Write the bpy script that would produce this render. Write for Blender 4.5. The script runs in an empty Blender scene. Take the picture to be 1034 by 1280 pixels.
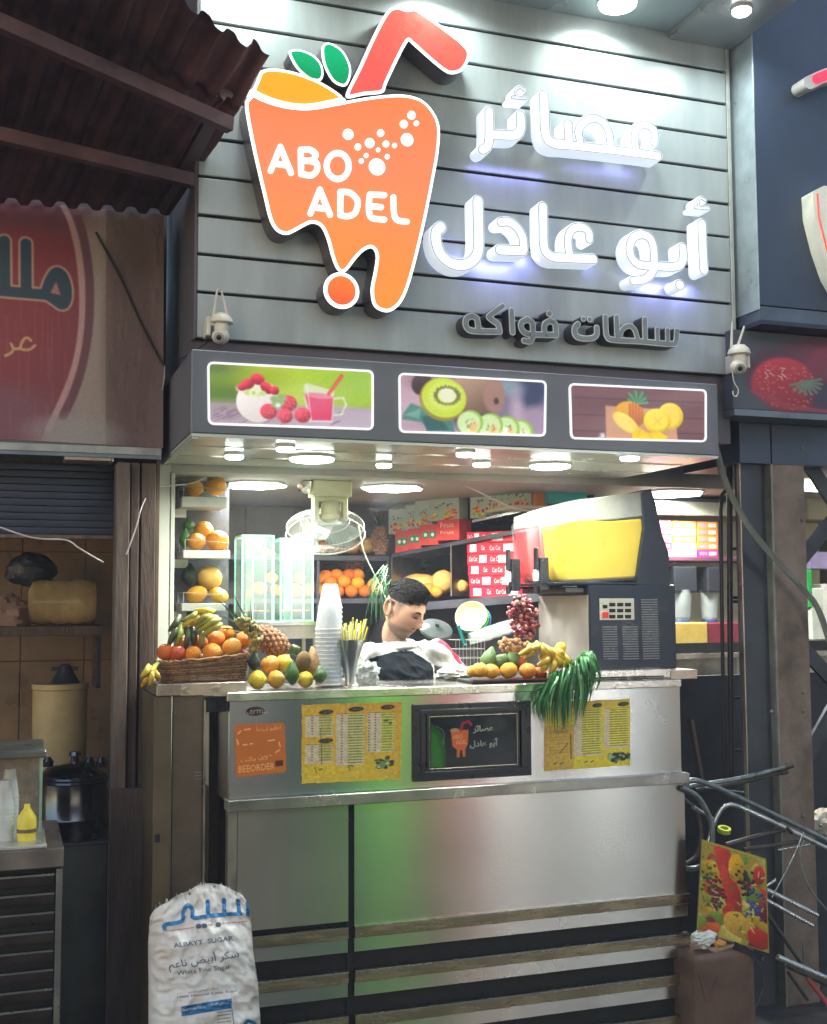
import bpy, bmesh, math, random
import numpy as np
from mathutils import Vector, Matrix, Euler, noise
S = bpy.context.scene
COL = S.collection
R = math.radians
random.seed(7)
rng = np.random.default_rng(7)

# ------------------------------------------------------------------ camera, sky, exposure
CAM = Vector((0.0, -4.4, 1.62))
FPX, YAW, PIT, ROL = 1453.0, R(19.325), R(4.453), R(-0.268)
Fw = Vector((math.sin(YAW)*math.cos(PIT), math.cos(YAW)*math.cos(PIT), math.sin(PIT)))
Rt0 = Vector((math.cos(YAW), -math.sin(YAW), 0)); Up0 = Rt0.cross(Fw)
Rt = math.cos(ROL)*Rt0 + math.sin(ROL)*Up0
Up = -math.sin(ROL)*Rt0 + math.cos(ROL)*Up0
cd = bpy.data.cameras.new('camera')
co = bpy.data.objects.new('camera', cd); COL.objects.link(co)
m = Matrix((Rt, Up, -Fw)).transposed().to_4x4(); m.translation = CAM
co.matrix_world = m
cd.sensor_fit = 'VERTICAL'; cd.sensor_height = 24.0; cd.lens = 24.0*FPX/1280.0
cd.clip_start = 0.05; cd.clip_end = 500
S.camera = co

W = bpy.data.worlds.new('World'); S.world = W; W.use_nodes = True
nt = W.node_tree; nt.nodes.clear()
sky = nt.nodes.new('ShaderNodeTexSky'); sky.sky_type = 'NISHITA'; sky.sun_disc = False
sky.sun_elevation = R(12.0); sky.sun_rotation = R(200)
bg = nt.nodes.new('ShaderNodeBackground'); bg.inputs['Strength'].default_value = 0.21
wo = nt.nodes.new('ShaderNodeOutputWorld')
nt.links.new(sky.outputs[0], bg.inputs[0]); nt.links.new(bg.outputs[0], wo.inputs[0])
S.view_settings.view_transform = 'Standard'; S.view_settings.look = 'None'
S.view_settings.exposure = 0.82; S.view_settings.gamma = 1.0; S.view_settings.use_curve_mapping = False
S.cycles.max_bounces = 8; S.cycles.diffuse_bounces = 3; S.cycles.glossy_bounces = 4
S.cycles.transmission_bounces = 8; S.cycles.transparent_max_bounces = 16
S.cycles.caustics_reflective = False; S.cycles.caustics_refractive = False
S.cycles.sample_clamp_indirect = 4.0
LK = 1.0
GZ = -.20      # street level

def P(px, py, Y=None, X=None, Z=None):
    """point of the real plane Y (or X, or Z) that lies on the sight line of a photograph pixel"""
    d = Fw + Rt*((px-517.0)/FPX) - Up*((py-640.0)/FPX)
    if Y is not None: t = (Y-CAM.y)/d.y
    elif X is not None: t = (X-CAM.x)/d.x
    else: t = (Z-CAM.z)/d.z
    return CAM + d*t
def SC(px, py, Y):
    """metres per photograph pixel there"""
    return (P(px, py, Y)-CAM).dot(Fw)/FPX
def rect(x0, y0, x1, y1, Y):
    ym = (y0+y1)/2; xm = (x0+x1)/2
    return P(x0, ym, Y).x, P(x1, ym, Y).x, P(xm, y1, Y).z, P(xm, y0, Y).z

# ------------------------------------------------------------------ objects
def rootloc(o):
    v = Vector((0, 0, 0))
    while o is not None:
        v += o.location; o = o.parent
    return v
def tag(o, label=None, cat=None, group=None, kind=None):
    if label: o['label'] = label
    if cat: o['category'] = cat
    if group: o['group'] = group
    if kind: o['kind'] = kind
    return o
def thing(name, label, cat, loc=(0, 0, 0), group=None):
    o = bpy.data.objects.new(name, None); o.empty_display_size = .05; COL.objects.link(o); o.location = loc
    return tag(o, label, cat, group)
def fin(me, mt):
    if mt is not None and not me.materials:
        for q in (mt if isinstance(mt, (list, tuple)) else [mt]): me.materials.append(q)
def O(name, src, mt=None, parent=None, smooth=None, **kw):
    """src: bmesh or mesh in WORLD coordinates -> one object"""
    if isinstance(src, bmesh.types.BMesh):
        me = bpy.data.meshes.new(name)
        bmesh.ops.recalc_face_normals(src, faces=src.faces)
        src.to_mesh(me); src.free()
    else: me = src
    if smooth is not None:
        me.polygons.foreach_set('use_smooth', [True]*len(me.polygons))
        if smooth > 0: me.set_sharp_from_angle(angle=R(smooth))
    fin(me, mt)
    o = bpy.data.objects.new(name, me); COL.objects.link(o)
    if parent is not None:
        me.transform(Matrix.Translation(-rootloc(parent))); o.parent = parent
    else:
        if len(me.vertices):
            a = np.empty(len(me.vertices)*3); me.vertices.foreach_get('co', a); a = a.reshape(-1, 3)
            c = Vector(((a[:, 0].min()+a[:, 0].max())/2, (a[:, 1].min()+a[:, 1].max())/2, a[:, 2].min()))
            me.transform(Matrix.Translation(-c)); o.location = c
    if kw: tag(o, **kw)
    return o
def inst(name, me, loc, parent=None, rot=(0, 0, 0), scale=(1, 1, 1), **kw):
    o = bpy.data.objects.new(name, me); COL.objects.link(o)
    o.rotation_euler = rot; o.scale = scale if hasattr(scale, '__len__') else (scale,)*3
    if parent is not None:
        o.parent = parent; o.location = Vector(loc)-rootloc(parent)
    else: o.location = loc
    if kw: tag(o, **kw)
    return o
def struct(name, bm, mt, **k): return O(name, bm, mt, kind='structure', **k)

def bx(bm, x0, x1, y0, y1, z0, z1, bev=0.0, seg=1):
    g = bmesh.ops.create_cube(bm, size=1)
    vs = g['verts']
    for v in vs:
        v.co = Vector(((x0+x1)/2+v.co.x*(x1-x0), (y0+y1)/2+v.co.y*(y1-y0), (z0+z1)/2+v.co.z*(z1-z0)))
    if bev > 0:
        es = list({e for v in vs for e in v.link_edges})
        bmesh.ops.bevel(bm, geom=es, offset=bev, segments=seg, profile=.7, affect='EDGES')
    return bm
def box(x0, x1, y0, y1, z0, z1, bev=0.0, seg=1): return bx(bmesh.new(), x0, x1, y0, y1, z0, z1, bev, seg)
def pbox(x0, y0, x1, y1, Y, dep, bev=0.0, bm=None):
    a, b, c, d = rect(x0, y0, x1, y1, Y)
    return bx(bm if bm else bmesh.new(), a, b, Y, Y+dep, c, d, bev)
def oriented(bm, c, ax, ay, az, hx, hy, hz, bev=0):
    g = bmesh.ops.create_cube(bm, size=2); vs = g['verts']
    for v in vs: v.co = Vector(c)+ax*(v.co.x*hx)+ay*(v.co.y*hy)+az*(v.co.z*hz)
    if bev: bmesh.ops.bevel(bm, geom=list({e for v in vs for e in v.link_edges}), offset=bev, segments=1, affect='EDGES')
    return bm
def beam(bm, a, b, w, h, up=Vector((0, 0, 1)), bev=0):
    a = Vector(a); b = Vector(b); d = (b-a).normalized()
    s = d.cross(up)
    if s.length < 1e-4: s = d.cross(Vector((0, 1, 0)))
    s.normalize(); u = s.cross(d)
    return oriented(bm, (a+b)/2, d, s, u, (b-a).length/2, w/2, h/2, bev)
def catmull(pts, n=6, closed=False):
    pts = [np.array(p, float) for p in pts]
    if len(pts) < 3 and not closed: return pts
    out = []
    N = len(pts)
    rngi = range(N) if closed else range(N-1)
    for i in rngi:
        p1, p2 = pts[i], pts[(i+1) % N]
        p0 = pts[(i-1) % N] if (closed or i > 0) else 2*p1-p2
        p3 = pts[(i+2) % N] if (closed or i+2 < N) else 2*p2-p1
        for k in range(n):
            t = k/n
            out.append(.5*((2*p1)+(-p0+p2)*t+(2*p0-5*p1+4*p2-p3)*t*t+(-p0+3*p1-3*p2+p3)*t**3))
    if not closed: out.append(pts[-1])
    return out
def tube(bm, pts, r, n=8, closed=False, caps=True):
    pts = [Vector(p) for p in pts]; N = len(pts)
    rs = r if hasattr(r, '__len__') else [r]*N
    rings = []; prev = None
    for i, p in enumerate(pts):
        if closed: d = (pts[(i+1) % N]-pts[i-1])
        else: d = pts[min(i+1, N-1)]-pts[max(i-1, 0)]
        if d.length < 1e-9: d = Vector((0, 0, 1))
        d.normalize()
        if prev is None:
            a = d.orthogonal().normalized()
        else:
            a = prev-d*prev.dot(d)
            a = a.normalized() if a.length > 1e-6 else d.orthogonal().normalized()
        prev = a; b = d.cross(a)
        rings.append([bm.verts.new(p+(a*math.cos(2*math.pi*k/n)+b*math.sin(2*math.pi*k/n))*rs[i]) for k in range(n)])
    for i in range(N if closed else N-1):
        A = rings[i]; B = rings[(i+1) % N]
        for k in range(n): bm.faces.new((A[k], A[(k+1) % n], B[(k+1) % n], B[k]))
    if caps and not closed:
        bm.faces.new(rings[0][::-1]); bm.faces.new(rings[-1])
    return bm
def lathe(bm, prof, c, n=24, axis=Vector((0, 0, 1)), capb=True, capt=True):
    axis = Vector(axis).normalized()
    a = axis.orthogonal().normalized() if abs(axis.z) < .999 else Vector((1, 0, 0)); b = axis.cross(a); c = Vector(c)
    rings = [[bm.verts.new(c+axis*h+(a*math.cos(2*math.pi*k/n)+b*math.sin(2*math.pi*k/n))*max(r, 1e-4)) for k in range(n)] for r, h in prof]
    for i in range(len(rings)-1):
        for k in range(n): bm.faces.new((rings[i][k], rings[i][(k+1) % n], rings[i+1][(k+1) % n], rings[i+1][k]))
    if capb: bm.faces.new(rings[0][::-1])
    if capt: bm.faces.new(rings[-1])
    return bm
def prism(bm, pts2, y0, y1):
    """polygon in x,z pushed from y0 to y1"""
    A = [bm.verts.new((p[0], y0, p[1])) for p in pts2]; B = [bm.verts.new((p[0], y1, p[1])) for p in pts2]
    n = len(A)
    bm.faces.new(A); bm.faces.new(B[::-1])
    for i in range(n): bm.faces.new((A[i], B[i], B[(i+1) % n], A[(i+1) % n]))
    return bm
def ball(bm, c, r, sx=1, sy=1, sz=1, u=16, v=10, mat=None):
    g = bmesh.ops.create_uvsphere(bm, u_segments=u, v_segments=v, radius=r)
    M = Matrix.Diagonal((sx, sy, sz, 1))
    if mat is not None: M = mat.to_4x4() @ M
    for q in g['verts']: q.co = (M @ q.co)+Vector(c)
    return bm

# ------------------------------------------------------------------ materials
MC = {}
def sl(c):
    """sRGB 0-255 or hex string -> linear"""
    if isinstance(c, str): c = [int(c[i:i+2], 16) for i in (0, 2, 4)]
    return tuple(((v/255)/12.92 if v/255 <= .04045 else ((v/255+.055)/1.055)**2.4) for v in c)
def mat(name, col, rough=.5, metal=0.0, var=.12, scale=8.0, bump=.15, bscale=None, emit=None, es=0.0, trans=0.0,
        alpha=1.0, coat=0.0, aniso=0.0, stretch=(1, 1, 1), rvar=.12, ior=1.45, sss=0.0, dirt=0.0, dirtcol=(.02, .015, .01), objvar=0.0, spec=.5):
    if name in MC: return MC[name]
    M = bpy.data.materials.new(name); MC[name] = M; M.use_nodes = True
    t = M.node_tree; N = t.nodes; L = t.links
    b = N['Principled BSDF']
    tc = N.new('ShaderNodeTexCoord'); mp = N.new('ShaderNodeMapping'); mp.inputs['Scale'].default_value = stretch
    L.new(tc.outputs['Object'], mp.inputs[0])
    nz = N.new('ShaderNodeTexNoise'); nz.inputs['Scale'].default_value = scale; nz.inputs['Detail'].default_value = 6; nz.inputs['Roughness'].default_value = .62
    L.new(mp.outputs[0], nz.inputs[0])
    col = tuple(col)
    mx = N.new('ShaderNodeMix'); mx.data_type = 'RGBA'
    mx.inputs[6].default_value = tuple(max(0, c*(1-var*1.6)) for c in col)+(1,)
    mx.inputs[7].default_value = tuple(min(1, c*(1+var*1.6)) for c in col)+(1,)
    mr = N.new('ShaderNodeMapRange'); mr.inputs[1].default_value = .3; mr.inputs[2].default_value = .7
    L.new(nz.outputs[0], mr.inputs[0]); L.new(mr.outputs[0], mx.inputs[0])
    out = mx.outputs[2]
    if dirt > 0:
        n2 = N.new('ShaderNodeTexNoise'); n2.inputs['Scale'].default_value = scale*.35; n2.inputs['Detail'].default_value = 8; n2.inputs['Roughness'].default_value = .7
        L.new(mp.outputs[0], n2.inputs[0])
        r2 = N.new('ShaderNodeMapRange'); r2.inputs[1].default_value = .48; r2.inputs[2].default_value = .72; r2.inputs[4].default_value = dirt
        L.new(n2.outputs[0], r2.inputs[0])
        m2 = N.new('ShaderNodeMix'); m2.data_type = 'RGBA'; L.new(r2.outputs[0], m2.inputs[0]); L.new(out, m2.inputs[6]); m2.inputs[7].default_value = tuple(dirtcol)+(1,)
        out = m2.outputs[2]
    if objvar > 0:
        oi = N.new('ShaderNodeObjectInfo'); hs = N.new('ShaderNodeHueSaturation')
        r3 = N.new('ShaderNodeMapRange'); r3.inputs[3].default_value = .5-objvar*.12; r3.inputs[4].default_value = .5+objvar*.12
        L.new(oi.outputs['Random'], r3.inputs[0]); L.new(r3.outputs[0], hs.inputs[0])
        r4 = N.new('ShaderNodeMapRange'); r4.inputs[3].default_value = 1-objvar; r4.inputs[4].default_value = 1+objvar*.6
        L.new(oi.outputs['Random'], r4.inputs[0]); L.new(r4.outputs[0], hs.inputs[2]); L.new(out, hs.inputs[4]); out = hs.outputs[0]
    L.new(out, b.inputs['Base Color'])
    b.inputs['Metallic'].default_value = metal
    rr = N.new('ShaderNodeMapRange'); rr.inputs[1].default_value = .3; rr.inputs[2].default_value = .7
    rr.inputs[3].default_value = max(.02, rough-rvar); rr.inputs[4].default_value = min(1, rough+rvar)
    L.new(nz.outputs[0], rr.inputs[0]); L.new(rr.outputs[0], b.inputs['Roughness'])
    b.inputs['IOR'].default_value = ior; b.inputs['Specular IOR Level'].default_value = spec
    if bump > 0:
        bn = N.new('ShaderNodeTexNoise'); bn.inputs['Scale'].default_value = bscale or scale*6; bn.inputs['Detail'].default_value = 4
        L.new(mp.outputs[0], bn.inputs[0])
        bu = N.new('ShaderNodeBump'); bu.inputs['Strength'].default_value = bump; bu.inputs['Distance'].default_value = .01
        L.new(bn.outputs[0], bu.inputs['Height']); L.new(bu.outputs[0], b.inputs['Normal'])
    if emit is not None:
        b.inputs['Emission Color'].default_value = tuple(emit)+(1,); b.inputs['Emission Strength'].default_value = es
    if trans: b.inputs['Transmission Weight'].default_value = trans
    if alpha < 1: b.inputs['Alpha'].default_value = alpha
    if coat: b.inputs['Coat Weight'].default_value = coat; b.inputs['Coat Roughness'].default_value = .15
    if sss:
        b.inputs['Subsurface Weight'].default_value = sss; b.inputs['Subsurface Radius'].default_value = (.02, .008, .004)
    if aniso:
        b.inputs['Anisotropic'].default_value = aniso
        cx = N.new('ShaderNodeCombineXYZ'); cx.inputs[2].default_value = 1
        L.new(cx.outputs[0], b.inputs['Tangent'])
    return M

steel = mat('brushed_steel', (.50, .495, .47), .25, 1.0, var=.05, scale=1.6, bump=.03, bscale=2.5, aniso=.96, stretch=(1, 1, .8), rvar=.04, dirt=.03, dirtcol=(.45, .42, .37))
steel_smooth = mat('smooth_steel', (.56, .55, .52), .24, 1.0, var=.08, scale=6, bump=.04, rvar=.08, dirt=.3, dirtcol=(.3, .27, .22))
steel_dull = mat('dull_steel', (.36, .33, .29), .36, 1.0, var=.2, scale=5, bump=.1, rvar=.12, dirt=.4, dirtcol=(.12, .09, .06))
warm_sheen = mat('grimy_warm_sheen_steel', (.50, .42, .28), .26, 1.0, var=.10, scale=9, bump=.03, rvar=.10, dirt=.15, dirtcol=(.34, .25, .13), stretch=(.5, 1, 3))  # brass tone is a warm reflection put into the colour, with real grime
black = mat('black_gap', (.006, .006, .007), .7)
blackplastic = mat('black_plastic', (.014, .016, .022), .33, coat=.2, bump=.05)
navyplastic = mat('navy_black_panel', (.010, .017, .034), .36, var=.2, bump=.04)
white = mat('white_plastic', (.72, .72, .68), .35, bump=.03)
whiteled = mat('letter_acrylic', (.80, .82, .84), .35, bump=.0, var=.03, emit=(.78, .88, 1.0), es=.38)
# ------------------------------------------------------------------ outlines (strokes and polygons united on a grid, then contoured)
def sdf_stroke(G, pts, r):
    X, Z = G; d = np.full(X.shape, 1e9)
    for a, b in zip(pts[:-1], pts[1:]):
        ab = (b[0]-a[0], b[1]-a[1]); L2 = ab[0]**2+ab[1]**2+1e-12
        t = np.clip(((X-a[0])*ab[0]+(Z-a[1])*ab[1])/L2, 0, 1)
        d = np.minimum(d, np.hypot(X-a[0]-t*ab[0], Z-a[1]-t*ab[1]))
    return d-r
def sdf_poly(G, pts):
    X, Z = G; d = np.full(X.shape, 1e9); ins = np.zeros(X.shape, bool); n = len(pts)
    for i in range(n):
        a, b = pts[i], pts[(i+1) % n]
        ab = (b[0]-a[0], b[1]-a[1]); L2 = ab[0]**2+ab[1]**2+1e-12
        t = np.clip(((X-a[0])*ab[0]+(Z-a[1])*ab[1])/L2, 0, 1)
        d = np.minimum(d, np.hypot(X-a[0]-t*ab[0], Z-a[1]-t*ab[1]))
        c = (a[1] > Z) != (b[1] > Z)
        with np.errstate(divide='ignore', invalid='ignore'):
            xx = (b[0]-a[0])*(Z-a[1])/((b[1]-a[1]) if b[1] != a[1] else 1e-12)+a[0]
        ins ^= c & (X < xx)
    return np.where(ins, -d, d)
def contours(xs, zs, D):
    """marching squares at level 0 -> closed loops"""
    nz, nx = D.shape; D = D+1e-9; ins = D < 0; seg = {}
    code = ins[:-1, :-1]*1+ins[:-1, 1:]*2+ins[1:, 1:]*4+ins[1:, :-1]*8
    def pt(e):
        k, i, j = e
        if k == 0: t = D[i, j]/(D[i, j]-D[i, j+1]); return (xs[j]+t*(xs[j+1]-xs[j]), zs[i])
        t = D[i, j]/(D[i, j]-D[i+1, j]); return (xs[j], zs[i]+t*(zs[i+1]-zs[i]))
    T = {1: [(3, 0)], 2: [(0, 1)], 3: [(3, 1)], 4: [(1, 2)], 5: [(3, 0), (1, 2)], 6: [(0, 2)], 7: [(3, 2)], 8: [(2, 3)], 9: [(2, 0)], 10: [(0, 1), (2, 3)], 11: [(2, 1)], 12: [(1, 3)], 13: [(1, 0)], 14: [(0, 3)]}
    I, J = np.nonzero((code > 0) & (code < 15))
    for i, j in zip(I.tolist(), J.tolist()):
        E = [(0, i, j), (1, i, j+1), (0, i+1, j), (1, i, j)]
        for a, b in T[int(code[i, j])]: seg[E[a]] = E[b]
    loops = []
    while seg:
        s, e = seg.popitem(); L = [s]; 
        while e != s and e in seg:
            L.append(e); e = seg.pop(e)
        if len(L) > 5: loops.append([pt(q) for q in L])
    return loops
def simplify(L, tol):
    """drop points that lie on a straight run"""
    L = [np.array(p) for p in L]; keep = [L[0]]; i = 0; n = len(L)
    while i < n-1:
        j = i+1
        while j+1 < n and j-i < 12:
            a, b = L[i], L[j+1]; d = b-a; ln = np.hypot(*d)+1e-12
            if max(abs(d[0]*(q[1]-a[1])-d[1]*(q[0]-a[0]))/ln for q in L[i+1:j+1]) > tol: break
            j += 1
        keep.append(L[j]); i = j
    return keep
def field(shapes, res, grow=0.0):
    """shapes: ('s', pts, r) strokes or ('p', pts) polygons or ('c', centre, r), in metres"""
    P_ = np.array([q for s in shapes for q in ([s[1]] if s[0] == 'c' else s[1])]); pad = .03+grow+max([s[2] for s in shapes if len(s) > 2]+[0])
    xs = np.arange(P_[:, 0].min()-pad, P_[:, 0].max()+pad, res); zs = np.arange(P_[:, 1].min()-pad, P_[:, 1].max()+pad, res)
    G = np.meshgrid(xs, zs); D = np.full(G[0].shape, 1e9)
    for s in shapes:
        if s[0] == 's': d = sdf_stroke(G, s[1], s[2])
        elif s[0] == 'p': d = sdf_poly(G, s[1])
        else: d = np.hypot(G[0]-s[1][0], G[1]-s[1][1])-s[2]
        D = np.minimum(D, d)
    return xs, zs, D
def slab(loops, yback, yfront, bevel=0.0):
    """closed loops in x,z -> solid between two Y planes (front is the smaller Y)"""
    cu = bpy.data.curves.new('c', 'CURVE'); cu.dimensions = '2D'; cu.fill_mode = 'BOTH'
    cu.extrude = max(1e-4, abs(yback-yfront)/2-bevel); cu.bevel_depth = bevel; cu.bevel_resolution = 1
    for L in loops:
        sp = cu.splines.new('POLY'); sp.points.add(len(L)-1)
        for q, p in zip(sp.points, L): q.co = (p[0], p[1], 0, 1)
        sp.use_cyclic_u = True
    ob = bpy.data.objects.new('c', cu); me = bpy.data.meshes.new_from_object(ob)
    bpy.data.objects.remove(ob); bpy.data.curves.remove(cu); me.materials.clear()
    me.transform(Matrix.Translation((0, (yback+yfront)/2, 0)) @ Matrix.Rotation(R(90), 4, 'X'))
    return me
def outline(shapes, yback, yfront, res=.003, grow=0.0, bevel=0.0):
    xs, zs, D = field(shapes, res, grow)
    loops = [simplify(L, res*.12) for L in contours(xs, zs, D-grow)]
    return slab([l for l in loops if len(l) > 3], yback, yfront, bevel)
def tr(pts, ox, oy, s, Y, n=6, closed=False):
    """traced points of a crop (origin ox,oy, zoom s) -> smooth x,z points on plane Y"""
    w = [P(ox+a/s, oy+b/s, Y) for a, b in pts]
    q = catmull([(v.x, v.z) for v in w], n, closed)
    return [tuple(v) for v in q]

# ------------------------------------------------------------------ writing
AR = {}
for base, code, forms in (('ا', 0xFE8D, 2), ('أ', 0xFE83, 2), ('ب', 0xFE8F, 4), ('ة', 0xFE93, 2), ('ت', 0xFE95, 4), ('ث', 0xFE99, 4), ('ج', 0xFE9D, 4), ('ح', 0xFEA1, 4), ('خ', 0xFEA5, 4),
        ('د', 0xFEA9, 2), ('ذ', 0xFEAB, 2), ('ر', 0xFEAD, 2), ('ز', 0xFEAF, 2), ('س', 0xFEB1, 4), ('ش', 0xFEB5, 4), ('ص', 0xFEB9, 4), ('ض', 0xFEBD, 4), ('ط', 0xFEC1, 4), ('ع', 0xFEC9, 4), ('غ', 0xFECD, 4),
        ('ف', 0xFED1, 4), ('ق', 0xFED5, 4), ('ك', 0xFED9, 4), ('ل', 0xFEDD, 4), ('م', 0xFEE1, 4), ('ن', 0xFEE5, 4), ('ه', 0xFEE9, 4), ('و', 0xFEED, 2), ('ي', 0xFEF1, 4), ('ئ', 0xFE89, 4)):
    AR[base] = (code, forms)
def ar(s):
    """joined Arabic letter forms in visual order"""
    out = []
    for i, c in enumerate(s):
        if c not in AR: out.append(c); continue
        pj = i > 0 and s[i-1] in AR and AR[s[i-1]][1] == 4
        nj = i+1 < len(s) and s[i+1] in AR and AR[c][1] == 4
        k = 3 if (pj and nj) else 1 if pj else 2 if nj else 0
        out.append(chr(AR[c][0]+k))
    return ''.join(out[::-1])
def text_raw(body, ext=.0, off=0.0, sp=1.0, res=3):
    cu = bpy.data.curves.new('t', 'FONT'); cu.body = body; cu.size = 1; cu.extrude = ext; cu.offset = off; cu.space_character = sp; cu.resolution_u = res
    ob = bpy.data.objects.new('t', cu); me = bpy.data.meshes.new_from_object(ob)
    bpy.data.objects.remove(ob); bpy.data.curves.remove(cu); me.materials.clear()
    a = np.empty(len(me.vertices)*3); me.vertices.foreach_get('co', a); a = a.reshape(-1, 3)
    return me, a
def text_on(body, p0, p1, h, nrm, thick=.0004, off=0.0, sp=1.0):
    """lettering whose ink box runs from p0 (lower left) to p1 (lower right), height h metres, facing nrm"""
    me, a = text_raw(body, .5, off, sp)
    lo = a.min(0); hi = a.max(0)
    p0 = Vector(p0); p1 = Vector(p1); u = (p1-p0); w = u.length; u.normalize(); n = Vector(nrm).normalized(); v = n.cross(u).normalized()
    sx = w/(hi[0]-lo[0]); sy = h/(hi[1]-lo[1])
    b = np.array([(q[0]-lo[0])*sx for q in a])[:, None]*np.array(u)+((a[:, 1]-lo[1])*sy)[:, None]*np.array(v)+((a[:, 2]+.5)*thick)[:, None]*np.array(n)+np.array(p0)
    me.vertices.foreach_set('co', b.ravel()); me.update()
    return me
def text_px(body, x0, y0, x1, y1, hpx, Y, **k):
    return text_on(body, P(x0, y0, Y), P(x1, y1, Y), hpx*SC((x0+x1)/2, y0, Y), (0, -1, 0), **k)

# ------------------------------------------------------------------ flat print, stored as colour on a fine sheet
class Canvas:
    def __init__(s, w, h, bgc):
        s.w, s.h = w, h; s.a = np.zeros((h, w, 3)); s.a[:] = np.array(bgc)/255.
        s.Y, s.X = np.mgrid[0:h, 0:w].astype(float); s.X += .5; s.Y += .5
    def blend(s, m, c):
        c = np.array(c)/255. if not isinstance(c, np.ndarray) else c
        s.a = s.a*(1-m[..., None])+c*m[..., None]
    def ell(s, cx, cy, rx, ry, c, ang=0, soft=1.0, shade=0.0, al=1.0):
        ca, sa = math.cos(R(ang)), math.sin(R(ang)); dx = s.X-cx; dy = s.Y-cy
        u = (dx*ca+dy*sa)/rx; v = (-dx*sa+dy*ca)/ry; r = np.hypot(u, v)
        m = np.clip((1-r)*min(rx, ry)/soft+.5, 0, 1)*al
        if shade: s.blend(m, np.clip(np.array(c)/255.*(1-shade*(u*.4+v*.7))[..., None], 0, 1))
        else: s.blend(m, c)
    def poly(s, pts, c, al=1.0, soft=1.0):
        d = sdf_poly((s.X, s.Y), pts); s.blend(np.clip(-d/soft+.5, 0, 1)*al, c)
    def line(s, pts, r, c, al=1.0, soft=1.0):
        d = sdf_stroke((s.X, s.Y), pts, r); s.blend(np.clip(-d/soft+.5, 0, 1)*al, c)
    def rc(s, x0, y0, x1, y1, c, al=1.0):
        m = np.clip(s.X-x0+.5, 0, 1)*np.clip(x1-s.X+.5, 0, 1)*np.clip(s.Y-y0+.5, 0, 1)*np.clip(y1-s.Y+.5, 0, 1)
        s.blend(m*al, c)
    def noise(s, amp, cell=1, seed=0):
        g = np.random.default_rng(seed); hh, ww = s.h//cell+2, s.w//cell+2
        q = g.standard_normal((hh, ww)); q = np.kron(q, np.ones((cell, cell)))[:s.h, :s.w]
        s.a = np.clip(s.a*(1+amp*q[..., None]), 0, 1)
    def blur(s, n=1):
        for _ in range(n):
            p = np.pad(s.a, ((1, 1), (1, 1), (0, 0)), 'edge'); s.a = (p[:-2, 1:-1]+p[2:, 1:-1]+p[1:-1, :-2]+p[1:-1, 2:]+2*p[1:-1, 1:-1])/6
    def text(s, body, x0, y0, x1, y1, c, off=.0, al=1.0):
        """fill a box with rasterised lettering"""
        me, a = text_raw(body, 0, off, res=2)
        lo = a.min(0); hi = a.max(0); tot = np.zeros((s.h, s.w))
        px = x0+(a[:, 0]-lo[0])/(hi[0]-lo[0])*(x1-x0); py = y1-(a[:, 1]-lo[1])/(hi[1]-lo[1])*(y1-y0)
        me.calc_loop_triangles()
        for t in me.loop_triangles:
            i, j, k = t.vertices; xs_ = (px[i], px[j], px[k]); ys_ = (py[i], py[j], py[k])
            X0, X1 = max(0, int(min(xs_))-1), min(s.w, int(max(xs_))+2); Y0, Y1 = max(0, int(min(ys_))-1), min(s.h, int(max(ys_))+2)
            if X0 >= X1 or Y0 >= Y1: continue
            for ox in (.25, .75):
                for oy in (.25, .75):
                    gx = s.X[Y0:Y1, X0:X1]-.5+ox; gy = s.Y[Y0:Y1, X0:X1]-.5+oy
                    d1 = (xs_[1]-xs_[0])*(gy-ys_[0])-(ys_[1]-ys_[0])*(gx-xs_[0]); d2 = (xs_[2]-xs_[1])*(gy-ys_[1])-(ys_[2]-ys_[1])*(gx-xs_[1]); d3 = (xs_[0]-xs_[2])*(gy-ys_[2])-(ys_[0]-ys_[2])*(gx-xs_[2])
                    tot[Y0:Y1, X0:X1] += .25*(((d1 >= 0) & (d2 >= 0) & (d3 >= 0)) | ((d1 <= 0) & (d2 <= 0) & (d3 <= 0)))
        bpy.data.meshes.remove(me)
        s.blend(np.clip(tot, 0, 1)*al, c)
def print_mat(name, rough=.35, es=0.0, coat=0.0, bump=.0):
    if name in MC: return MC[name]
    M = bpy.data.materials.new(name); MC[name] = M; M.use_nodes = True; N = M.node_tree.nodes; L = M.node_tree.links; b = N['Principled BSDF']
    at_ = N.new('ShaderNodeAttribute'); at_.attribute_name = 'print'; L.new(at_.outputs['Color'], b.inputs['Base Color'])
    nz = N.new('ShaderNodeTexNoise'); nz.inputs['Scale'].default_value = 9
    tcn = N.new('ShaderNodeTexCoord'); L.new(tcn.outputs['Object'], nz.inputs[0])
    rr = N.new('ShaderNodeMapRange'); rr.inputs[3].default_value = rough-.08; rr.inputs[4].default_value = rough+.12; L.new(nz.outputs[0], rr.inputs[0]); L.new(rr.outputs[0], b.inputs['Roughness'])
    if es: L.new(at_.outputs['Color'], b.inputs['Emission Color']); b.inputs['Emission Strength'].default_value = es
    b.inputs['Coat Weight'].default_value = coat
    if bump:
        bu = N.new('ShaderNodeBump'); bu.inputs['Strength'].default_value = bump; bu.inputs['Distance'].default_value = .01; L.new(nz.outputs[0], bu.inputs['Height']); L.new(bu.outputs[0], b.inputs['Normal'])
    return M
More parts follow.
